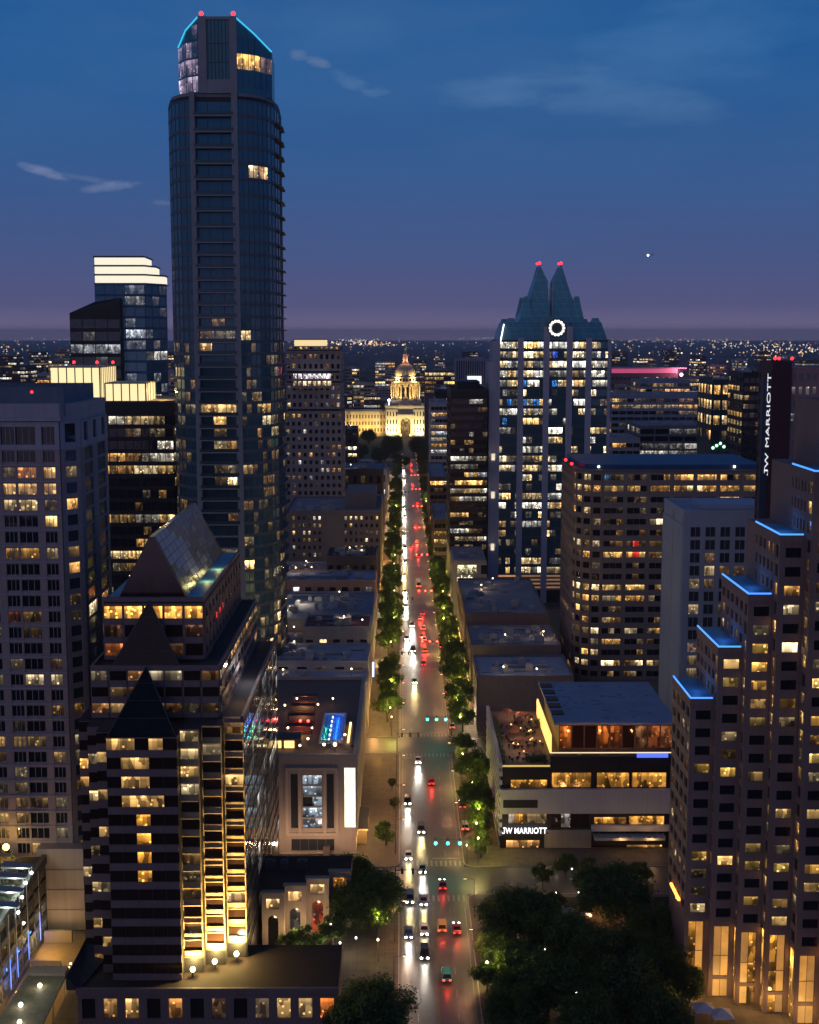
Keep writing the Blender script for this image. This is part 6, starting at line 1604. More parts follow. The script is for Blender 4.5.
def rooflamp(b, X0, X1, zt):
    m = MB(); m.ball(((X0+X1)/2+5, b.o[1]-30, zt+1.5), 1.3, 6); b.one('roof_lamp', m, emit('cool_flood_bulb', (.85, .93, 1), 9))
far_block('street_building', 'dark narrow block with a cool white roof lamp behind the narrow block on the avenue', 'office building', 436, 456, 390, 1010, M['black'], 4, 4.4, LO(.2, 504, PALE, .8), None, 60, extra=rooflamp)
far_block('street_building', 'low street block with a glaring white shop front on the east kerb', 'shop', 430, 447, 478, 780, M['brown'], 4, 4.2, LO(.55, 505, WARM, 1.2), None, 90)
far_block('street_building', 'low dark shop row on the east kerb before the glaring white shop front', 'shop', 434, 450, 520, 690, M['brown'], 4, 4.2, LO(.35, 506, WARM, 1), None, 70)
far_block('laboratory', 'wide grey terraced laboratory block with one bright floor, east of the crowned tower', 'laboratory', 612, 716, 396, 905, wallmat('lab_grey', (.25, .26, .32), .8, .1), 14, 4.2, LO(.12, 510, WARM, .8, {9: .9, 8: .1}), 470, 50)
far_block('laboratory', 'upper setback of grey plant rooms behind the terraced laboratory', 'laboratory', 640, 690, 381, 990, wallmat('lab_grey', (.25, .26, .32), .8, .1), 8, 4.2, LO(.3, 511, WARM, .6), 396, 40)
far_block('parking_structure', 'open dark concrete parking structure in front of the grey laboratory', 'car park', 640, 713, 427, 800, wallmat('dim_concrete', (.17, .155, .16), .8, .15), 5, 4.4, LO(.25, 512, PALE, .25, None, .5), None, 55, ww=.93, wh=.7)
far_block('office_building', 'small grey office with a plain flat roof between the crowned tower and the parking structure', 'office building', 612, 640, 440, 760, M['lilac'], 4, 4.4, LO(.35, 513, WARM, .8), None, 40)
def greenband(b, X0, X1, zt):
    for k in range(12):
        m = MB(); x = X0+1+(X1-X0-2)*k/11; m.ball((x, b.o[1]-17.2, Z_(448, b.o[1]-17)+((k*7) % 5)*.6), .8, 5); b.one('green_lamp', m, emit('green_garden_lamp', (.35, 1, .5), 3))
far_block('glass_office', 'dark teal glass office with warm bays and green foot lamps, beside the maroon slab', 'office building', 713, 757, 381, 700, wallmat('teal_frame', (.035, .05, .06), .5, .1), 5, 8.0, LO(.35, 514, WARM, 1.0, {8: .8, 3: .6}, .3), 455, 34, gl=G_GREY, ww=.7, wh=.6, extra=greenband)
far_block('slab_block', 'plain dark slab to the east of the teal glass office', 'office building', 744, 768, 374, 640, M['black'], 4, 4.2, LO(.05, 515), None, 30)
def stadium():
    Y = 2150.0
    b = Bld('stadium', 'far stadium stand glowing pink along its rim', 'stadium', (0, Y, 0), gl=G_DARK, maxwin=40)
    X0, X1 = X_(611, 370, Y), X_(686, 370, Y); b.o = ((X0+X1)/2, Y+40, 0); b.root.location = b.o
    z0, z1 = Z_(380, Y), Z_(369, Y)
    b.mb('stand', M['brown']).prism([(X0, Y), (X1-15, Y), (X1, Y+20), (X1, Y+90), (X0, Y+90)], 0, z1)
    m = MB(); m.box(X0+1, X1-14, Y-1.6, Y-.2, z1-6.5, z1+.5); b.one('glowing_rim', m, emit('pink_rim', (1, .10, .26), .5))
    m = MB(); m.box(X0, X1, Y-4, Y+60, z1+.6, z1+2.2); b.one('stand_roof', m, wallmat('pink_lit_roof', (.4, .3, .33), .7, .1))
    b.facade((X0, Y), (1, 0), X1-X0-15, 4, z1-9, 5, 16, M['brown'], ww=.8, wh=.4, d=.5, lit=Lit(.35, 520, WARM, .8, .3))
    lamp('POINT', 'stadium_lamp', (X1-6, Y-20, z1-2), 90000, (1, .25, .4), 2)
    g = MB(); g.ball((X1-8, Y-4, z1-9), 2.6, 6); b.one('flood_bulb', g, emit('pinkish_bulb', (1, .75, .85), 8))
stadium()
rr = random.Random(91)
# dim blocks of the city towards the horizon
spots = [(300, 350, 2300), (318, 362, 1900), (352, 368, 2100), (364, 384, 1800), (372, 396, 1720), (345, 396, 1700), (332, 384, 1850), (385, 362, 2500), (420, 360, 2600), (620, 352, 3000), (645, 358, 2800), (672, 350, 3300), (700, 356, 2700), (720, 366, 2200), (742, 360, 2500), (765, 352, 3100), (790, 356, 2700), (812, 360, 2300), (735, 376, 1800), (700, 378, 1700), (805, 372, 1700), (625, 386, 1650), (20, 366, 1700), (36, 352, 2600), (58, 360, 2000), (8, 356, 2300), (46, 374, 1500), (62, 349, 3000), (168, 352, 2600), (164, 372, 1600), (470, 352, 3000), (440, 352, 3400)]
WHERE = {}
for k, (px, pt, Y) in enumerate(spots):
    w = rr.uniform(10, 24)*(1700/Y)**.5*1.0
    far_block('distant_building', 'dim low block far out in the city towards the horizon', 'building', px-w/2, px+w/2, pt, Y, rr.choice((M['brown'], M['lilac'], M['black'], M['tan'])), 6, 5.0, Lit(.25, 600+k, WARM+PALE, 1.0, .5), None, 40, group='dim blocks towards the horizon', maxwin=0)
# street lights of the far city: uncountable
def city_lights():
    mb = MB(); r = random.Random(17)
    def pt(x, y, z, s, c, k):
        n = 4; i = len(mb.v)
        mb.v += [(x-s, y, z), (x, y-s, z), (x+s, y, z), (x, y+s, z), (x, y, z+s), (x, y, z-s)]
        for f in ((0, 1, 4), (1, 2, 4), (2, 3, 4), (3, 0, 4), (1, 0, 5), (2, 1, 5), (3, 2, 5), (0, 3, 5)):
            mb.f.append(tuple(i+q for q in f)); mb.lit.append(tuple(a*k for a in c)); mb.mi.append(0)
    cols = [(1, .56, .24), (1, .66, .36), (1, .78, .52), (1, .86, .70), (.85, .90, 1), (1, .45, .18), (1, .2, .15)]
    for k in range(1700):
        py = 337+abs(r.gauss(0, 1))**1.3*13
        if py > 420: continue
        px = r.uniform(-60, 880)
        if 120 < px < 560 and py > 350 and r.random() < .55: continue
        dens = .5+.5*math.sin(px*.021+1.0)*math.sin(py*.5+px*.004)
        if r.random() > .35+.65*dens: continue
        x, y = gp(px, py, 8)
        if y < 1650 or y > 26000: continue
        d = y/1330.0; s = d*r.choice((.34, .45, .6, .8, 1.0)) 
        pt(x, y, 8+r.uniform(0, 14), s, r.choice(cols), r.choice((.06, .1, .18, .35, .8, 1.5)))
    # brighter clusters: interchanges, stores and car parks
    for (cx, cyy, sx, sy, n, k, cl) in ((352, 343, 26, 1.2, 60, 5, 1), (360, 341, 12, 1.0, 40, 6, 3), (380, 344.5, 14, .8, 22, 4, 0), (485, 332.8+5, 30, .6, 40, 4, 3), (505, 337.6, 16, .6, 16, 5, 4), (640, 336.5, 30, 2, 60, 3, 1), (668, 339, 20, 2, 40, 3, 0), (775, 345, 28, 3, 70, 3, 2), (790, 352, 30, 3, 50, 2.5, 1), (735, 345, 20, 2, 30, 3, 2), (690, 353, 60, .7, 14, 5, 2), (20, 337, 20, 1, 30, 3, 2), (60, 337.5, 18, 1, 30, 3, 3), (10, 350, 12, 4, 30, 2.5, 1), (815, 349, 10, 3, 26, 3, 2), (705, 340, 40, 1.5, 60, 2.4, 2), (600, 343, 20, 2, 20, 3, 2), (430, 338, 40, .8, 24, 2, 2), (165, 358, 6, 3, 10, 3, 3)):
        for q in range(n):
            px, py = cx+r.gauss(0, 1)*sx, max(336.6, cyy+r.gauss(0, 1)*sy)
            x, y = gp(px, py, 10)
            if y < 1650: continue
            pt(x, y, 10, min(y, 26000)/1330*r.choice((.5, .7, 1.0)), cols[min(6, max(0, cl+r.choice((-1, 0, 0, 1))))], k*r.uniform(.15, .9))
    m, t, o = nt('city_light'); e = N(t, 'ShaderNodeEmission'); a = N(t, 'ShaderNodeAttribute', attribute_name='Lit'); t.links.new(a.outputs['Color'], e.inputs[0]); t.links.new(e.outputs[0], o.inputs[0])
    m.cycles.emission_sampling = 'NONE'
    tag(mb.build('city_lights', m), 'countless street and window lights of the city out to the horizon', None, None, 'stuff')
    # dark woods between the far streets
    mb = MB()
    for k in range(2600):
        py = 340+abs(r.gauss(0, 1))*26; px = r.uniform(-40, 860)
        if py > 428: continue
        x, y = gp(px, py, 6)
        if y < 1650 or y > 14000: continue
        s = r.uniform(6, 14)*(y/2000)**.4; h = r.uniform(5, 9)
        n = 6; pts = [(x+s*math.cos(6.283*q/n+r.random()*.5)*r.uniform(1, 2.4), y+s*math.sin(6.283*q/n)*r.uniform(.7, 1.3)) for q in range(n)]
        for q in range(n): mb.face([(*pts[q], 0), (*pts[(q+1) % n], 0), (x, y, h)])
    tag(mb.build('far_woods', wallmat('far_foliage', (.028, .032, .030), .95, .4, .03, .1, streak=False)), 'dark tree canopy covering the far suburbs', None, None, 'stuff')
city_lights()
# ------------------------------------------------------------------ evening haze: one box of even thin air round camera and city
def haze(dens):
    m, t, o = nt('haze'); v = N(t, 'ShaderNodeVolumePrincipled'); v.inputs['Color'].default_value = (.98, .84, .86, 1); v.inputs['Density'].default_value = dens; v.inputs['Anisotropy'].default_value = .2
    t.links.new(v.outputs[0], o.inputs['Volume'])
    mb = MB(); mb.box(-16100, 16100, -450, 30100, -1.0, 226)
    ob = mb.build('haze', m); ob['kind'] = 'stuff'; return ob
HAZE = haze(.00006)
# ================================================================== 20  trees
def leafmat():
    m, t, o = nt('leaves')
    g = N(t, 'ShaderNodeNewGeometry'); n = N(t, 'ShaderNodeTexNoise'); n.inputs['Scale'].default_value = .8; n.inputs['Detail'].default_value = 4
    t.links.new(g.outputs['Position'], n.inputs['Vector'])
    r = N(t, 'ShaderNodeValToRGB'); r.color_ramp.elements[0].position = .3; r.color_ramp.elements[0].color = (.030, .055, .014, 1); r.color_ramp.elements[1].position = .72; r.color_ramp.elements[1].color = (.085, .135, .032, 1)
    t.links.new(n.outputs['Fac'], r.inputs[0])
    d = N(t, 'ShaderNodeBsdfDiffuse'); tr = N(t, 'ShaderNodeBsdfTranslucent'); gl = N(t, 'ShaderNodeBsdfGlossy'); gl.inputs['Roughness'].default_value = .45
    t.links.new(r.outputs[0], d.inputs[0])
    mu = N(t, 'ShaderNodeMix', data_type='RGBA', blend_type='MULTIPLY'); mu.inputs[0].default_value = 1; t.links.new(r.outputs[0], mu.inputs[6]); mu.inputs[7].default_value = (1.5, 1.7, .6, 1)
    t.links.new(mu.outputs[2], tr.inputs[0])
    m1 = N(t, 'ShaderNodeMixShader'); m1.inputs[0].default_value = .4; t.links.new(d.outputs[0], m1.inputs[1]); t.links.new(tr.outputs[0], m1.inputs[2])
    m2 = N(t, 'ShaderNodeMixShader'); m2.inputs[0].default_value = .03; t.links.new(m1.outputs[0], m2.inputs[1]); t.links.new(gl.outputs[0], m2.inputs[2])
    t.links.new(m2.outputs[0], o.inputs[0]); return m
LEAF = leafmat(); BARK = wallmat('bark', (.09, .07, .055), .9, .3, 2, .2)
def make_tree(name, seed, h, rad, nclump, nleaf, leaf, base=.28):
    r = random.Random(seed); root = empty(name, (0, 0, -500))
    tk = MB(); zb = h*base
    tk.tube((0, 0, 0), (r.uniform(-.2, .2), r.uniform(-.2, .2), zb), rad*.055+.08, rad*.04+.05, 8)
    cl = []
    for k in range(nclump):
        while True:
            a, c, e = r.uniform(-1, 1), r.uniform(-1, 1), r.uniform(-.9, 1)
            q = a*a+c*c+e*e
            if .12 < q < 1: break
        p = Vector((a*rad*.82, c*rad*.82, zb+(h-zb)*(.48+e*.42)))
        cl.append((p, rad*r.uniform(.22, .42)))
        if k < 12: tk.tube((0, 0, zb*.9), tuple(p*.85+Vector((0, 0, zb*.1))), rad*.028+.03, .03, 5)
    tk.build('trunk', BARK, root)
    cr = MB()
    for k in range(nleaf):
        p, s = r.choice(cl)
        d = Vector((r.gauss(0, 1), r.gauss(0, 1), r.gauss(0, .8))).normalized()*s*(r.random()**.45)*r.uniform(.8, 1.15)
        c = p+d; n = (d.normalized()*.7+Vector((r.gauss(0, .6), r.gauss(0, .6), r.gauss(.3, .6)))).normalized()
        u = n.orthogonal().normalized(); w = n.cross(u); a = r.uniform(0, 6.283); u, w = u*math.cos(a)+w*math.sin(a), w*math.cos(a)-u*math.sin(a)
        l = leaf*r.uniform(.6, 1.35)
        cr.face([tuple(c-u*l), tuple(c-w*l*.55+n*l*.12), tuple(c+u*l), tuple(c+w*l*.55+n*l*.12)])
    cr.build('crown', LEAF, root)
    return root
BIG = [make_tree('broadleaf_tree', 1000+k, 11.5, 8.0, 34, 14000, .30, .24) for k in range(3)]
MID = [make_tree('street_tree', 1100+k, 9.0, 4.6, 19, 4800, .27, .3) for k in range(4)]
used = {}
def put_tree(protos, i, x, y, sc, rz, label, group, sz=1.0):
    p = protos[i % len(protos)]
    o = p if p.name not in used else clone(p)
    used[p.name] = 1
    o.location = (x, y, .1); o.rotation_euler = (0, 0, rz); o.scale = (sc, sc, sc*sz)
    tag(o, label, 'tree', group); return o
rt = random.Random(31)
# the broad oaks of the plaza and the park, read off the picture and set on the ground
OAK = [(371, 898, 46, 'round dark oak between the stone arcade and the avenue'), (350, 872, 26, 'dark oak touching the corner of the stone arcade'), (374, 1006, 44, 'big dark oak on the west kerb next to the podium with deep-set windows'), (343, 1008, 24, 'smaller oak hiding the end of the podium with deep-set windows'),
       (503, 912, 46, 'largest dark oak at the park edge beside the avenue'), (476, 938, 24, 'oak leaning over the kerb in front of the largest park oak'), (612, 892, 48, 'broad oak over the lit patio, south of the banded hotel'), (574, 938, 34, 'dark oak between the patio oak and the largest park oak'), (655, 925, 30, 'dark oak against the stepped tower'),
       (548, 985, 46, 'wide dark oak in the middle of the park'), (630, 985, 46, 'wide dark oak between the park middle and the white tents'), (496, 1010, 34, 'oak at the near end of the park beside the avenue'), (585, 1022, 38, 'oak at the near edge of the park, south of its middle'), (665, 1012, 32, 'oak right beside the white tents'), (520, 955, 28, 'small oak behind the lamp-lit kerb tree'), (690, 970, 20, 'slim oak squeezed against the golden lobby'), (548, 925, 26, 'oak between the largest park oak and the patio umbrellas'), (640, 950, 30, 'oak just south of the broad patio oak'), (600, 955, 34, 'oak in the dark heart of the park'), (668, 960, 28, 'oak beside the stepped tower, north of the slim oak'), (520, 985, 30, 'oak just behind the oak at the near end of the park')]
for k, (px, py, rp, lab) in enumerate(OAK):
    hz = 6.5; x, y = gp(px, py, hz); zc = proj((x, y, hz))[2]; rad = rp*zc/1330
    if x > 0 and x-rad*.9 < RX1: x += RX1-(x-rad*.9)
    if px < 405 and x+rad > RX0+3.5: x -= (x+rad)-(RX0+3.5)
    put_tree(BIG, k, x, y, rad/8.0, rt.uniform(0, 6.28), lab, 'oaks of the plaza and the park', min(1.25, 8.0/rad*.95))
SMALL = [(566, 858, 13, 'small tree first from the avenue below the hotel name'), (592, 862, 13, 'small round tree under the hotel entrance canopy'), (640, 868, 15, 'small tree by the banded hotel, nearest the stepped tower'), (543, 868, 12, 'small tree at the hotel corner'), (618, 866, 11, 'small tree in front of the amber hotel doors'),
         (310, 930, 19, 'small plaza tree in front of the middle arches'), (290, 938, 14, 'small plaza tree in front of the first arch'), (333, 922, 18, 'plaza tree before the last arch'), (487, 968, 17, 'lamp-lit kerb tree glowing yellow-green by the avenue'), (386, 826, 13, 'single small tree on the wide pavement beside the pool hotel'), (392, 772, 5, 'thin young tree on the pavement, farther from the single small tree'), (394, 792, 6, 'thin young tree on the pavement, close to the single small tree'), (555, 895, 12, 'low tree beside the patio umbrellas')]
for k, (px, py, rp, lab) in enumerate(SMALL):
    x, y = gp(px, py, 5); zc = proj((x, y, 5))[2]; rad = rp*zc/1330
    put_tree(MID, k, x, y, rad/4.6, rt.uniform(0, 6.28), lab, 'small trees of the plazas', min(1.2, 6/(rad*2)))
# rows along the avenue
GLOW_AT = []
cnt = {'west': 0, 'east': 0}
for bi, (a, e) in enumerate(edges[1:], 1):
    for side, x0 in (('west', -4.6), ('east', 18.2)):
        if side == 'west' and bi == 1: continue
        step = 10.5 if bi < 6 else 13
        y = a+5.5; j = 0
        while y < e-3:
            sc = rt.uniform(.68, 1.22)*(1.12 if side == 'east' and bi in (1, 2) else 1.0)
            xx = x0+rt.uniform(-.7, .7)+(.8 if side == 'east' and sc > 1.15 else 0)
            if rt.random() > .08:
                n = cnt[side]; cnt[side] += 1
                put_tree(MID, rt.randrange(4), xx, y, sc*(.86 if (side == 'east' and bi == 1) else 1.02), rt.uniform(0, 6.28), '%s street tree from the near end of the row on the %s kerb' % (ordinal(n), side), 'street trees along the %s kerb' % side, rt.uniform(.95, 1.2))
            if j % 2 == 0 or rt.random() < .55: GLOW_AT.append((xx+(.9 if side == 'west' else -.9), y-4.3*sc, side, bi))
            y += step*rt.uniform(.9, 1.12); j += 1
# capitol lawn trees
for k, (px, py, rp, lab) in enumerate(((393, 449, 13, 'dark round tree on the lawn, west of the capitol path'), (419, 448, 12, 'dark round tree on the lawn, east of the capitol path'), (369, 436, 9, 'tree against the capitol west wing'), (379, 456, 11, 'dark tree at the lawn corner behind the corner shop'), (432, 455, 12, 'dark tree at the lawn edge behind the narrow street blocks'), (405, 458, 7, 'small tree at the foot of the capitol path'), (360, 452, 10, 'dark tree beside the narrow office block near the capitol'))):
    x, y = gp(px, py, 9); zc = proj((x, y, 9))[2]; rad = rp*zc/1330
    put_tree(BIG, k, x, y, rad/8, rt.uniform(0, 6.28), lab, 'trees on the capitol lawn', 1.15)

# ================================================================== 21  street lamps and signals
def lamp_proto(name, h, arm):
    root = empty(name, (0, 0, -600))
    m = MB(); m.tube((0, 0, 0), (0, 0, .5), .16, .12, 8); m.tube((0, 0, .5), (0, 0, h), .09, .06, 8); m.build('pole', M['metal'], root)
    if arm:
        m = MB(); m.tube((0, 0, h-.2), (arm, 0, h+.25), .05, n=6); ar = m.build('arm', M['metal'], root)
        m = MB(); m.box(arm-.35, arm+.35, -.16, .16, h+.12, h+.3); m.build('head', M['metal'], root)
        m = MB(); m.box(arm-.3, arm+.3, -.14, .14, h+.02, h+.118); m.build('lamp_lens', emit('street_lamp_lens', (1, .62, .26), 6), root)
    else:
        m = MB(); m.lathe((0, 0, h), [(.08, 0), (.19, .08), (.22, .25), (.15, .42), (.03, .48)], 10); m.build('globe', emit('acorn_globe', (1, .86, .4), 7), root)
    return root
LP = lamp_proto('street_lamp', 8.5, 2.0); AP = lamp_proto('globe_lamp', 4.2, 0); TP = lamp_proto('tall_globe_lamp', 5.8, 0)
first = {}
def put(p, loc, rz, label, cat, group):
    o = p if p.name not in first else clone(p)
    first[p.name] = 1; o.location = loc; o.rotation_euler = (0, 0, rz); return tag(o, label, cat, group)
n = {'west': 0, 'east': 0}
for bi, (a, e) in enumerate(edges):
    y = max(a+8, 232)
    while y < e-4:
        for side, x, rz, lx in (('west', RX0-1.0, 0, RX0+1.2), ('east', RX1+1.0, math.pi, RX1-1.2)):
            yy = y+(0 if side == 'west' else 11)
            if yy > e-3: continue
            put(LP, (x, yy, .12), rz, '%s tall street lamp from the near end of the %s kerb' % (ordinal(n[side]), side), 'street lamp', 'street lamps along the avenue'); n[side] += 1
            if yy < 900: lamp('SPOT', 'street_light', (lx, yy, 8.45), 2400 if bi < 2 else 2800, (1, .46, .18), .25, (lx, yy, 0), 150, .5)
        y += 24 if bi < 5 else 32
# globes that make the crowns glow
k1 = {'west': 0, 'east': 0}
for x, y, side, bi in GLOW_AT:
    if bi > 7: continue
    put(TP, (x, y, .12), 0, '%s globe lamp from the near end among the %s kerb trees' % (ordinal(k1[side]), side), 'lamp', 'globe lamps among the street trees'); k1[side] += 1
    g = rt.uniform(.5, 1.4)
    lamp('POINT', 'globe_light', (x, y+.5, 6.6), 1500*g, (1, .86, .14), .25)
for px, py, e, lab in ((404/1, 0, 0, ''),):
    pass
for k, (px, py, h, e, lab) in enumerate(((377.5, 918, 4.6, 1300, 'globe lamp glowing inside the round dark oak'), (487, 962, 4.6, 1500, 'globe lamp inside the lamp-lit kerb tree'), (378, 951, 2.2, 150, 'low globe lamp on the plaza pavement by the avenue'), (466+1, 845, 4.6, 800, 'globe lamp in the first kerb tree beside the banded hotel'))):
    x, y = gp(px, py, h); put(AP, (x, y, .12), 0, lab, 'lamp', 'globe lamps on the plazas'); lamp('POINT', 'globe_light', (x, y-.6, h+.8), e, (1, .86, .25), .25)
# low path lights on the plaza and in the park: each a small bollard
bol = empty('path_light', (0, 0, -700)); m = MB(); m.tube((0, 0, 0), (0, 0, .9), .09, n=8); m.build('post', M['metal'], bol); m = MB(); m.ball((0, 0, 1.1), .19, 6); m.build('globe', emit('path_globe', (1, .93, .8), 10), bol)
PATH = [(305.5, 947), (327, 946), (338, 934), (295, 960), (311, 964), (340, 943), (331, 924), (346, 912), (356, 938), (296, 953), (310, 943), (388, 918), (573, 938), (540, 867), (557, 868), (572, 869), (611, 870), (579, 893), (588, 900), (556, 893), (589, 947), (600, 942), (531, 981), (576, 992), (571, 1017), (585, 1017), (668, 1014), (500, 945), (545, 949), (671, 959)]
names = ['plaza', 'park']
c2 = [0, 0]
for px, py in PATH:
    x, y = gp(px, py, 1.2); w = 0 if px < 400 else 1
    put(bol, (x, y, .14), 0, 'small white path light on the %s, one of many alike under the trees' % names[w], 'lamp', 'path lights on the %s' % names[w]); c2[w] += 1
for px, py, e, c in ((605, 905, 1300, (1, .45, .15)), (590, 915, 350, (1, .4, .12)), (625, 905, 250, (1, .5, .2)), (545, 945, 150, (1, .6, .3)), (522, 925, 160, (1, .6, .3)), (300, 955, 500, (1, .85, .6)), (325, 945, 500, (1, .85, .6)), (570, 880, 160, (1, .65, .35)), (600, 872, 140, (1, .65, .35)), (640, 878, 160, (1, .7, .4)), (620, 960, 250, (1, .6, .3)), (680, 985, 500, (1, .6, .2)), (560, 1000, 200, (1, .7, .4)), (530, 880, 130, (1, .7, .4)), (350, 945, 200, (1, .8, .5))):
    x, y = gp(px, py, 2.4); lamp('POINT', 'park_light', (x, y, 2.6), e, c, .3)
# patio umbrellas
for k, (px, py) in enumerate(((556, 906), (569, 911), (583, 915))):
    x, y = gp(px, py, 2.4); o = empty('patio_umbrella', (x, y, .15), ('white patio umbrella in the park, first from the avenue', 'white patio umbrella between two others in the park', 'white patio umbrella in the park, last from the avenue')[k], 'umbrella', 'patio umbrellas')
    m = MB(); m.tube((0, 0, 0), (0, 0, 2.6), .05, n=6); m.build('pole', M['steel'], o)
    m = MB(); nn = 10
    for q in range(nn):
        a, c = 2*math.pi*q/nn, 2*math.pi*(q+1)/nn; m.face([(1.9*math.cos(a), 1.9*math.sin(a), 2.2), (1.9*math.cos(c), 1.9*math.sin(c), 2.2), (0, 0, 2.75)])
    m.build('canopy', wallmat('umbrella_cloth', (.5, .48, .5), .8, .1), o)
# orange-lit shop awnings and warm frontages up the avenue
for y in range(405, 1180, 28):
    for x, s in ((FL+1.6, 1), (FR-1.6, -1)):
        if 290 < y < 380: continue
        lamp('POINT', 'shopfront_lamp', (x, y+rt.uniform(-6, 6), 4.0), rt.choice((700, 1400, 2600)), rt.choice(((1, .45, .12), (1, .6, .25), (1, .75, .45))), .3)
for x, y, e, c in ((-7, 372, 900, (1, .46, .1)), (-5, 352, 500, (1, .5, .15)), (-7, 330, 450, (1, .5, .14)), (-6, 312, 450, (1, .55, .2)), (-7, 388, 1300, (1, .5, .12)), (-18, 388, 1500, (1, .5, .12)), (17, 290, 700, (1, .65, .35))): lamp('POINT', 'pavement_lamp', (x, y, 5), e, c, .3)
# facade lights east: a bright vertical shop front and a golden strip
def wall_strip(label, x, y0, y1, z0, z1, mt):
    o = empty('light_strip', (x, (y0+y1)/2, z0), label, 'light strip'); m = MB(); m.box(-.12, .12, -(y1-y0)/2, (y1-y0)/2, 0, z1-z0); m.build('tube', mt, o); m = MB(); m.box(.121, .4, -(y1-y0)/2-.1, (y1-y0)/2+.1, -.1, z1-z0+.1); m.build('housing', M['metal'], o)
wall_strip('long golden light strip along the west wall of the brick halls', 22.4, 432, 536, 6.0, 6.5, emit('golden_rail', (1, .68, .16), 3))
wall_strip('short glaring white light panel on the low street block', 21.2, 790, 812, 3, 12, emit('glare_panel', (1, .95, .8), 4))
for y in (438, 456, 474, 492, 510, 528): lamp('POINT', 'strip_lamp', (21.0, y, 5), 1700, (1, .5, .12), .3)
lamp('POINT', 'strip_lamp', (18.5, 800, 6), 9000, (1, .85, .6), .5)
for (x, z0, z1, y, cc, lab) in ((-10.35, 4, 9, 452, (.35, .55, 1), 'blue-white upright sign tube on the bar building'),):
    o = empty('light_strip', (x, y, z0), lab, 'light strip'); m = MB(); m.box(0, .5, -.2, .2, 0, z1-z0); m.build('tube', emit('blue_white_sign', (.35, .55, 1), 5), o); m = MB(); m.box(-.2, -.001, -.25, .25, -.1, z1-z0+.1); m.build('housing', M['metal'], o)

# traffic signals
def signal(x, y, dirx, arm, colour, facing, label, group):
    o = empty('traffic_signal', (x, y, .12), label, 'traffic signal', group)
    m = MB(); m.tube((0, 0, 0), (0, 0, 6.6), .14, .10, 8); m.build('pole', M['metal'], o)
    m = MB(); m.tube((0, 0, 5.9), (dirx*arm, 0, 6.3), .09, .06, 8); m.build('mast_arm', M['metal'], o)
    em = emit('signal_'+colour, {'green': (.02, 1, .45), 'red': (1, .03, .02)}[colour], 26)
    for k in range(3):
        hx = dirx*(arm-.4-k*(arm*.36)); hz = 5.1
        h = MB(); h.box(hx-.24, hx+.24, -.2, .2, hz, hz+1.3); hd = h.build('signal_head', M['black'], o)
        for q, nm in enumerate(('green', 'amber', 'red')):
            m = MB(); fy = -.2*facing; m.tube((hx, fy, hz+.22+q*.42), (hx, fy-.1*facing, hz+.22+q*.42), .17, n=10)
            m.build('lens', em if nm == colour else M['metal'], hd)
        if facing > 0:
            m = MB(); m.ball((hx, -.42, hz+.22+(0 if colour == 'green' else .84)), .30, 6); m.build('lit_lens', em, hd)
            lamp('POINT', 'signal_light', (x+hx, y-1.0, hz+.4), 14, {'green': (.02, 1, .5), 'red': (1, .04, .03)}[colour], .2)
for i, (a, e) in enumerate(CROSS[:9]):
    col = 'green' if i < 2 else 'red'
    signal(RX1+.9, e+1.2, -1, 7.8, col, 1, '%s signal mast over the northbound lanes at the %s crossing' % (col, ordinal(i)), 'signals facing the viewer')
    signal(RX0-.9, a-1.2, 1, 6.6, 'red', -1, 'dark-backed signal mast over the southbound lanes at the %s crossing' % ordinal(i), 'signals seen from behind')

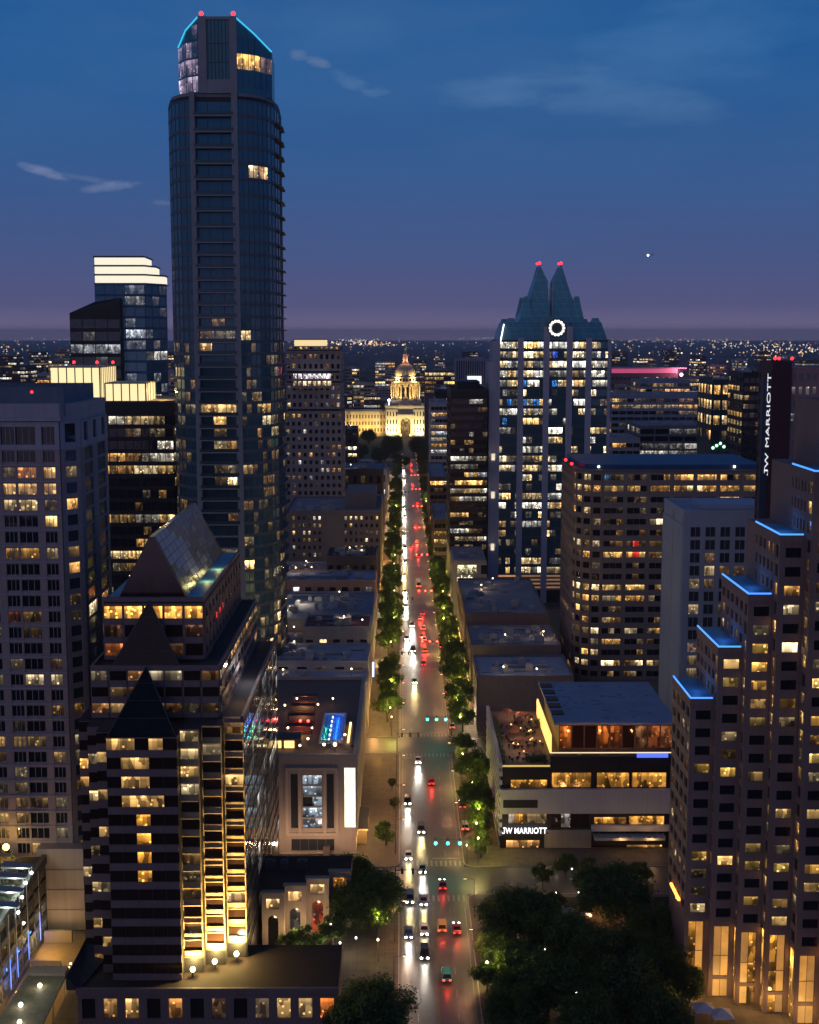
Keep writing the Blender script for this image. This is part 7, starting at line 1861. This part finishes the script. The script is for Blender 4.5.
# ================================================================== 22  vehicles
def car_proto(name, L, Wd, prof, roof, wheel_r, cab):
    """prof: (y, half width, z low, z high) stations of the lower hull; cab: glasshouse corners (y0,y1 bottom; y2,y3 top)"""
    root = empty(name, (0, 0, -800))
    b = MB(); ring = []
    for (y, w, zl, zh) in prof:
        i = len(b.v); c = min(.18, (zh-zl)*.3)
        b.v += [(-w+.08, y, zl), (w-.08, y, zl), (w, y, zl+c), (w, y, zh-c), (w-.12, y, zh), (-w+.12, y, zh), (-w, y, zh-c), (-w, y, zl+c)]; ring.append(i)
    for a, c in zip(ring, ring[1:]):
        for k in range(8): b.f.append((a+k, a+(k+1) % 8, c+(k+1) % 8, c+k)); b.lit.append((0, 0, 0)); b.mi.append(0)
    for a, rev in ((ring[0], True), (ring[-1], False)):
        f = tuple(a+k for k in range(8)); b.f.append(f[::-1] if not rev else f[::-1] if False else (f if not rev else f[::-1])); b.lit.append((0, 0, 0)); b.mi.append(0)
    body = b.build('body', M['steel'], root, smooth=False)
    y0, y1, y2, y3 = cab; zb, zt = prof[len(prof)//2][3]-.02, roof; w0, w1 = Wd/2-.10, Wd/2-.28
    g = MB(); g.hexa([(-w0, y0, zb), (w0, y0, zb), (w0, y1, zb), (-w0, y1, zb), (-w1, y2, zt-.04), (w1, y2, zt-.04), (w1, y3, zt-.04), (-w1, y3, zt-.04)]); g.build('glasshouse', G_DARK[0], root)
    t = MB(); t.box(-w1-.02, w1+.02, y2-.03, y3+.03, zt-.039, zt+.02)
    for (ya, yb_) in ((y0, y2), (y1, y3)):
        for s in (-1, 1): t.tube((s*w0, ya, zb), (s*w1, yb_, zt-.02), .05, n=5)
    t.build('roof', M['steel'], root)
    for sx in (-1, 1):
        for yy in (prof[0][0]+L*.18, prof[-1][0]-L*.18):
            m = MB(); m.tube((sx*(Wd/2-.24), yy, wheel_r), (sx*(Wd/2+.01), yy, wheel_r), wheel_r, n=14); wh = m.build('wheel', M['black'], root)
            m = MB(); m.tube((sx*(Wd/2+.011), yy, wheel_r), (sx*(Wd/2+.03), yy, wheel_r), wheel_r*.6, n=10); m.build('rim', M['steel'], wh)
    f, r = prof[0], prof[-1]
    zh = (f[2]+f[3])/2+.08
    for sx in (-1, 1):
        m = MB(); m.lathe((sx*(f[1]-.24), f[0]-.06, zh), [(.03, -.16), (.19, -.10), (.22, 0), (.19, .10), (.03, .16)], 10); m.build('headlight', emit('headlight_glow', (1, .95, .82), 30), root)
        m = MB(); m.box(sx*(r[1]-.26)-.2, sx*(r[1]-.26)+.2, r[0]-.02, r[0]+.05, r[3]-.42, r[3]-.2); m.build('taillight', emit('taillight_glow', (1, .03, .02), 9), root)
    for yy, nm in ((f[0]-.05, 'front_bumper'), (r[0]+.05, 'rear_bumper')):
        m = MB(); m.box(-f[1]+.1, f[1]-.1, yy-.06, yy+.06, f[2]+.05, f[2]+.28); m.build(nm, M['metal'], root)
    return root
SED = car_proto('sedan_car', 4.6, 1.84, [(-2.3, .78, .30, .66), (-1.9, .90, .22, .80), (-.7, .92, .2, .92), (1.0, .92, .2, .96), (1.9, .90, .22, .94), (2.3, .80, .34, .86)], 1.45, .33, (-1.1, 1.75, -.35, 1.0))
SUV = car_proto('suv_car', 4.8, 1.95, [(-2.4, .86, .36, .92), (-2.1, .96, .28, 1.02), (-1.0, .97, .26, 1.08), (1.2, .97, .26, 1.1), (2.2, .96, .28, 1.1), (2.4, .88, .4, 1.05)], 1.80, .38, (-1.35, 2.3, -.75, 2.0))
BUS = car_proto('city_bus', 11.5, 2.5, [(-5.75, 1.15, .4, 1.4), (-5.5, 1.25, .3, 1.5), (0, 1.25, .3, 1.5), (5.5, 1.25, .3, 1.5), (5.75, 1.2, .4, 1.5)], 3.0, .5, (-5.65, 5.6, -5.5, 5.5))
PAINT = {n: wallmat('car_paint_'+n, c, .25, .06, 1, .6, streak=False) for n, c in dict(white=(.62, .62, .62), silver=(.34, .35, .37), black=(.02, .02, .022), red=(.28, .02, .02), blue=(.03, .06, .2), grey=(.12, .12, .13), gold=(.55, .34, .05), teal=(.03, .22, .22)).items()}
def put_car(p, px, py, paint, north, label, group, glow=1.0, parked=False, pos=None):
    x, y = pos or gp(px, py, .6)
    if not parked: x = min((1.5, 4.7, 8.4, 11.6), key=lambda l: abs(l-x))*.65+x*.35
    o = put(p, (x, y, .006), math.pi if north else 0, label, 'car' if p is not BUS else 'bus', group)
    for ch in o.children:
        if ch.name.split('.')[0] in ('body', 'roof'):
            ch.material_slots[0].link = 'OBJECT'; ch.material_slots[0].material = PAINT[paint]
    if parked: return o
    L = {'sedan_car': 2.3, 'suv_car': 2.4, 'city_bus': 5.75}[p.name.split('.')[0]]
    if not north:
        w = (1, .93, .78) if glow > 0 else (1, .74, .30)
        lamp('SPOT', 'headlight_beam', (x, y-L-.4, 1.0), 3000*abs(glow), w, .3, (x, y-L-21, 0), 22, .9)
        lamp('SPOT', 'headlight_beam', (x, y-L-.4, .8), 700*abs(glow), w, .3, (x, y-L-5, 0), 60, .9)
    else:
        lamp('POINT', 'tail_glow', (x, y-L-2.2, 1.0), 420*abs(glow), (1, .03, .02), .3)
    return o
SB = [(417, 760, SED, 'white', 1.5, 'white'), (406.7, 801, SUV, 'black', 1.7, 'dark'), (420.8, 829, SUV, 'grey', -1.2, 'grey'), (408, 855, SED, 'white', -1.0, 'white'), (421.8, 868, SED, 'silver', 1.1, 'silver'), (410.5, 898, SUV, 'grey', -.9, 'grey'), (422.6, 900, SED, 'silver', -.7, 'silver'), (406.4, 932, SED, 'blue', 1.7, 'blue'), (422.5, 929, SED, 'white', -.7, 'white'), (421.3, 953, SUV, 'black', .9, 'black'),
      (413, 681, SED, 'grey', -1.8, 'grey'), (411, 650, SUV, 'black', 3.0, 'dark'), (410, 625, SUV, 'grey', 3.2, 'grey'), (407, 606, SED, 'white', 3.0, 'white'), (402, 575, SED, 'silver', -2.5, 'silver'), (404, 562, SUV, 'black', -2.5, 'black'), (405.5, 517, SUV, 'white', 4, 'white'), (402.5, 497, SED, 'silver', 4, 'silver'), (405, 480, SED, 'white', 3, 'white'), (403.5, 535, SED, 'silver', 4, 'silver'), (406, 548, SUV, 'black', 3, 'black'), (403, 508, SUV, 'grey', 4, 'grey'), (404, 470, SED, 'black', 4, 'black'), (408, 638, SED, 'silver', 3, 'silver'), (404, 592, SUV, 'white', 3, 'white')]
SB.sort(key=lambda r: -r[1])
for k, (px, py, p, paint, gl_, cname) in enumerate(SB):
    put_car(p, px, py, paint, False, '%s car with lit headlights, %s from the near end of the oncoming traffic' % (cname, ordinal(k)), 'oncoming cars', gl_)
NB = [(428.6, 781, SED, 'red', 1.3, 'red'), (447, 884, SED, 'red', .5, 'small red'), (440, 926, SUV, 'gold', .3, 'golden'), (453.4, 928, SED, 'red', .4, 'dark red'), (447.3, 975, SUV, 'teal', .4, 'teal'), (417.5, 618, SED, 'white', 2.5, 'white'), (424.7, 613, SUV, 'red', 1.5, 'red'), (419.6, 636, SED, 'silver', 2.5, 'silver'), (426, 639, SUV, 'white', 2, 'white'), (427.4, 650, SED, 'gold', 3, 'golden'), (425.6, 628, SUV, 'white', 1.5, 'tall white'), (421, 663, SED, 'grey', .6, 'grey'), (418, 542, SUV, 'white', 6, 'white'), (412.5, 546, SED, 'silver', 4, 'silver'), (420, 556, SED, 'black', 2, 'black'), (417.5, 525, SED, 'red', 2, 'red'), (416, 503, SUV, 'black', 4, 'black'), (414, 484, SED, 'white', 3, 'white'), (412.5, 470, SUV, 'silver', 4, 'silver'), (411.5, 463, SED, 'red', 4, 'red')]
NB.sort(key=lambda r: -r[1])
for k, (px, py, p, paint, gl_, cname) in enumerate(NB):
    put_car(p, px, py, paint, True, '%s car with red tail lights, %s from the near end of the departing traffic' % (cname, ordinal(k)), 'departing cars', gl_)
put_car(BUS, 417, 585, 'silver', True, 'silver city bus heading away beyond the fourth crossing', 'buses', .8)
for k, (y, p, paint, nm) in enumerate(((318, SUV, 'silver', 'silver'), (334, SED, 'black', 'black'), (404, SED, 'white', 'white'), (426, SUV, 'grey', 'grey'), (446, SED, 'blue', 'blue'), (512, SUV, 'black', 'black'), (530, SED, 'silver', 'silver'))):
    o = put_car(p, 0, 0, paint, True, '%s car parked by the east kerb, %s from the near end' % (nm, ordinal(k)), 'cars parked by the east kerb', 1, True, (RX1-.5 if False else 15.6, y))
    o.location.z = .13
# a far aircraft with its landing light
x, z = xz(648.5, 255, 1300); o = empty('aircraft', (x, 1300, z), 'distant aircraft, a single bright white point in the dusk sky', 'aircraft')
m = MB(); m.tube((-4.5, 0, 0), (4.5, 0, 0), .55, .4, 8); m.build('fuselage', M['steel'], o); m = MB(); m.box(-1, .7, -4.3, 4.3, -.1, .07); m.build('wing', M['steel'], o); m = MB(); m.box(3.6, 4.6, -.07, .07, .3, 1.7); m.build('tail_fin', M['steel'], o)
m = MB(); m.ball((-.7, -1.7, -.3), .95, 6); m.build('landing_light', emit('landing_light', (1, .97, .9), 6), o)
# ------------------------------------------------------------------ windows become parts: the hundred that show largest by themselves
def place_windows():
    for b in BLDS: b.finish()
    from mathutils.bvhtree import BVHTree
    tree = BVHTree.FromPolygons(OCC[0], OCC[1])
    eye = Vector((0, 0, H))
    for b in BLDS:
        if not b.win: continue
        rows = []
        for q, lit, gl in b.win:
            pr = [proj(p) for p in q]
            if any(p is None for p in pr): rows.append((0, q, lit, gl)); continue
            xs, ys = [p[0] for p in pr], [p[1] for p in pr]
            a = abs(sum(pr[i][0]*pr[(i+1) % 4][1]-pr[(i+1) % 4][0]*pr[i][1] for i in range(4)))/2
            if max(xs) < 1 or min(xs) > 818 or max(ys) < 1 or min(ys) > 1023: a = 0
            else:
                n = (Vector(q[1])-Vector(q[0])).cross(Vector(q[3])-Vector(q[0])); n.normalize()
                seen = False
                for fu, fv in ((.5, .5), (.2, .7), (.8, .3)):
                    c = Vector(q[0])+(Vector(q[1])-Vector(q[0]))*fu+(Vector(q[3])-Vector(q[0]))*fv+n*.01
                    d = c-eye; L = d.length
                    if d.dot(n) >= 0: break
                    loc, _n, _i, dist = tree.ray_cast(eye, d/L)
                    if loc is None or dist > L-.3: seen = True; break
                if not seen: a = 0
            rows.append((a, q, lit, gl))
        rows.sort(key=lambda r: -r[0])
        def obj(name, rs):
            mb = MB(); mats = []
            for a, q, lit, gl in rs:
                g = gl or G_DARK
                mt = (g[1] if lit else g[0]) if isinstance(g, (list, tuple)) else g
                if mt not in mats: mats.append(mt)
                mb.face(q, lit, mats.index(mt))
            return mb.build(name, mats, b.root, b.o)
        own = [r for r in rows[:b.maxwin] if r[0] > 1.5]
        for r in own: obj('window', [r])
        rest = rows[len(own):]
        if rest: tag(obj('window', rest), kind='stuff' if len(rest) > 1 else None)
place_windows()
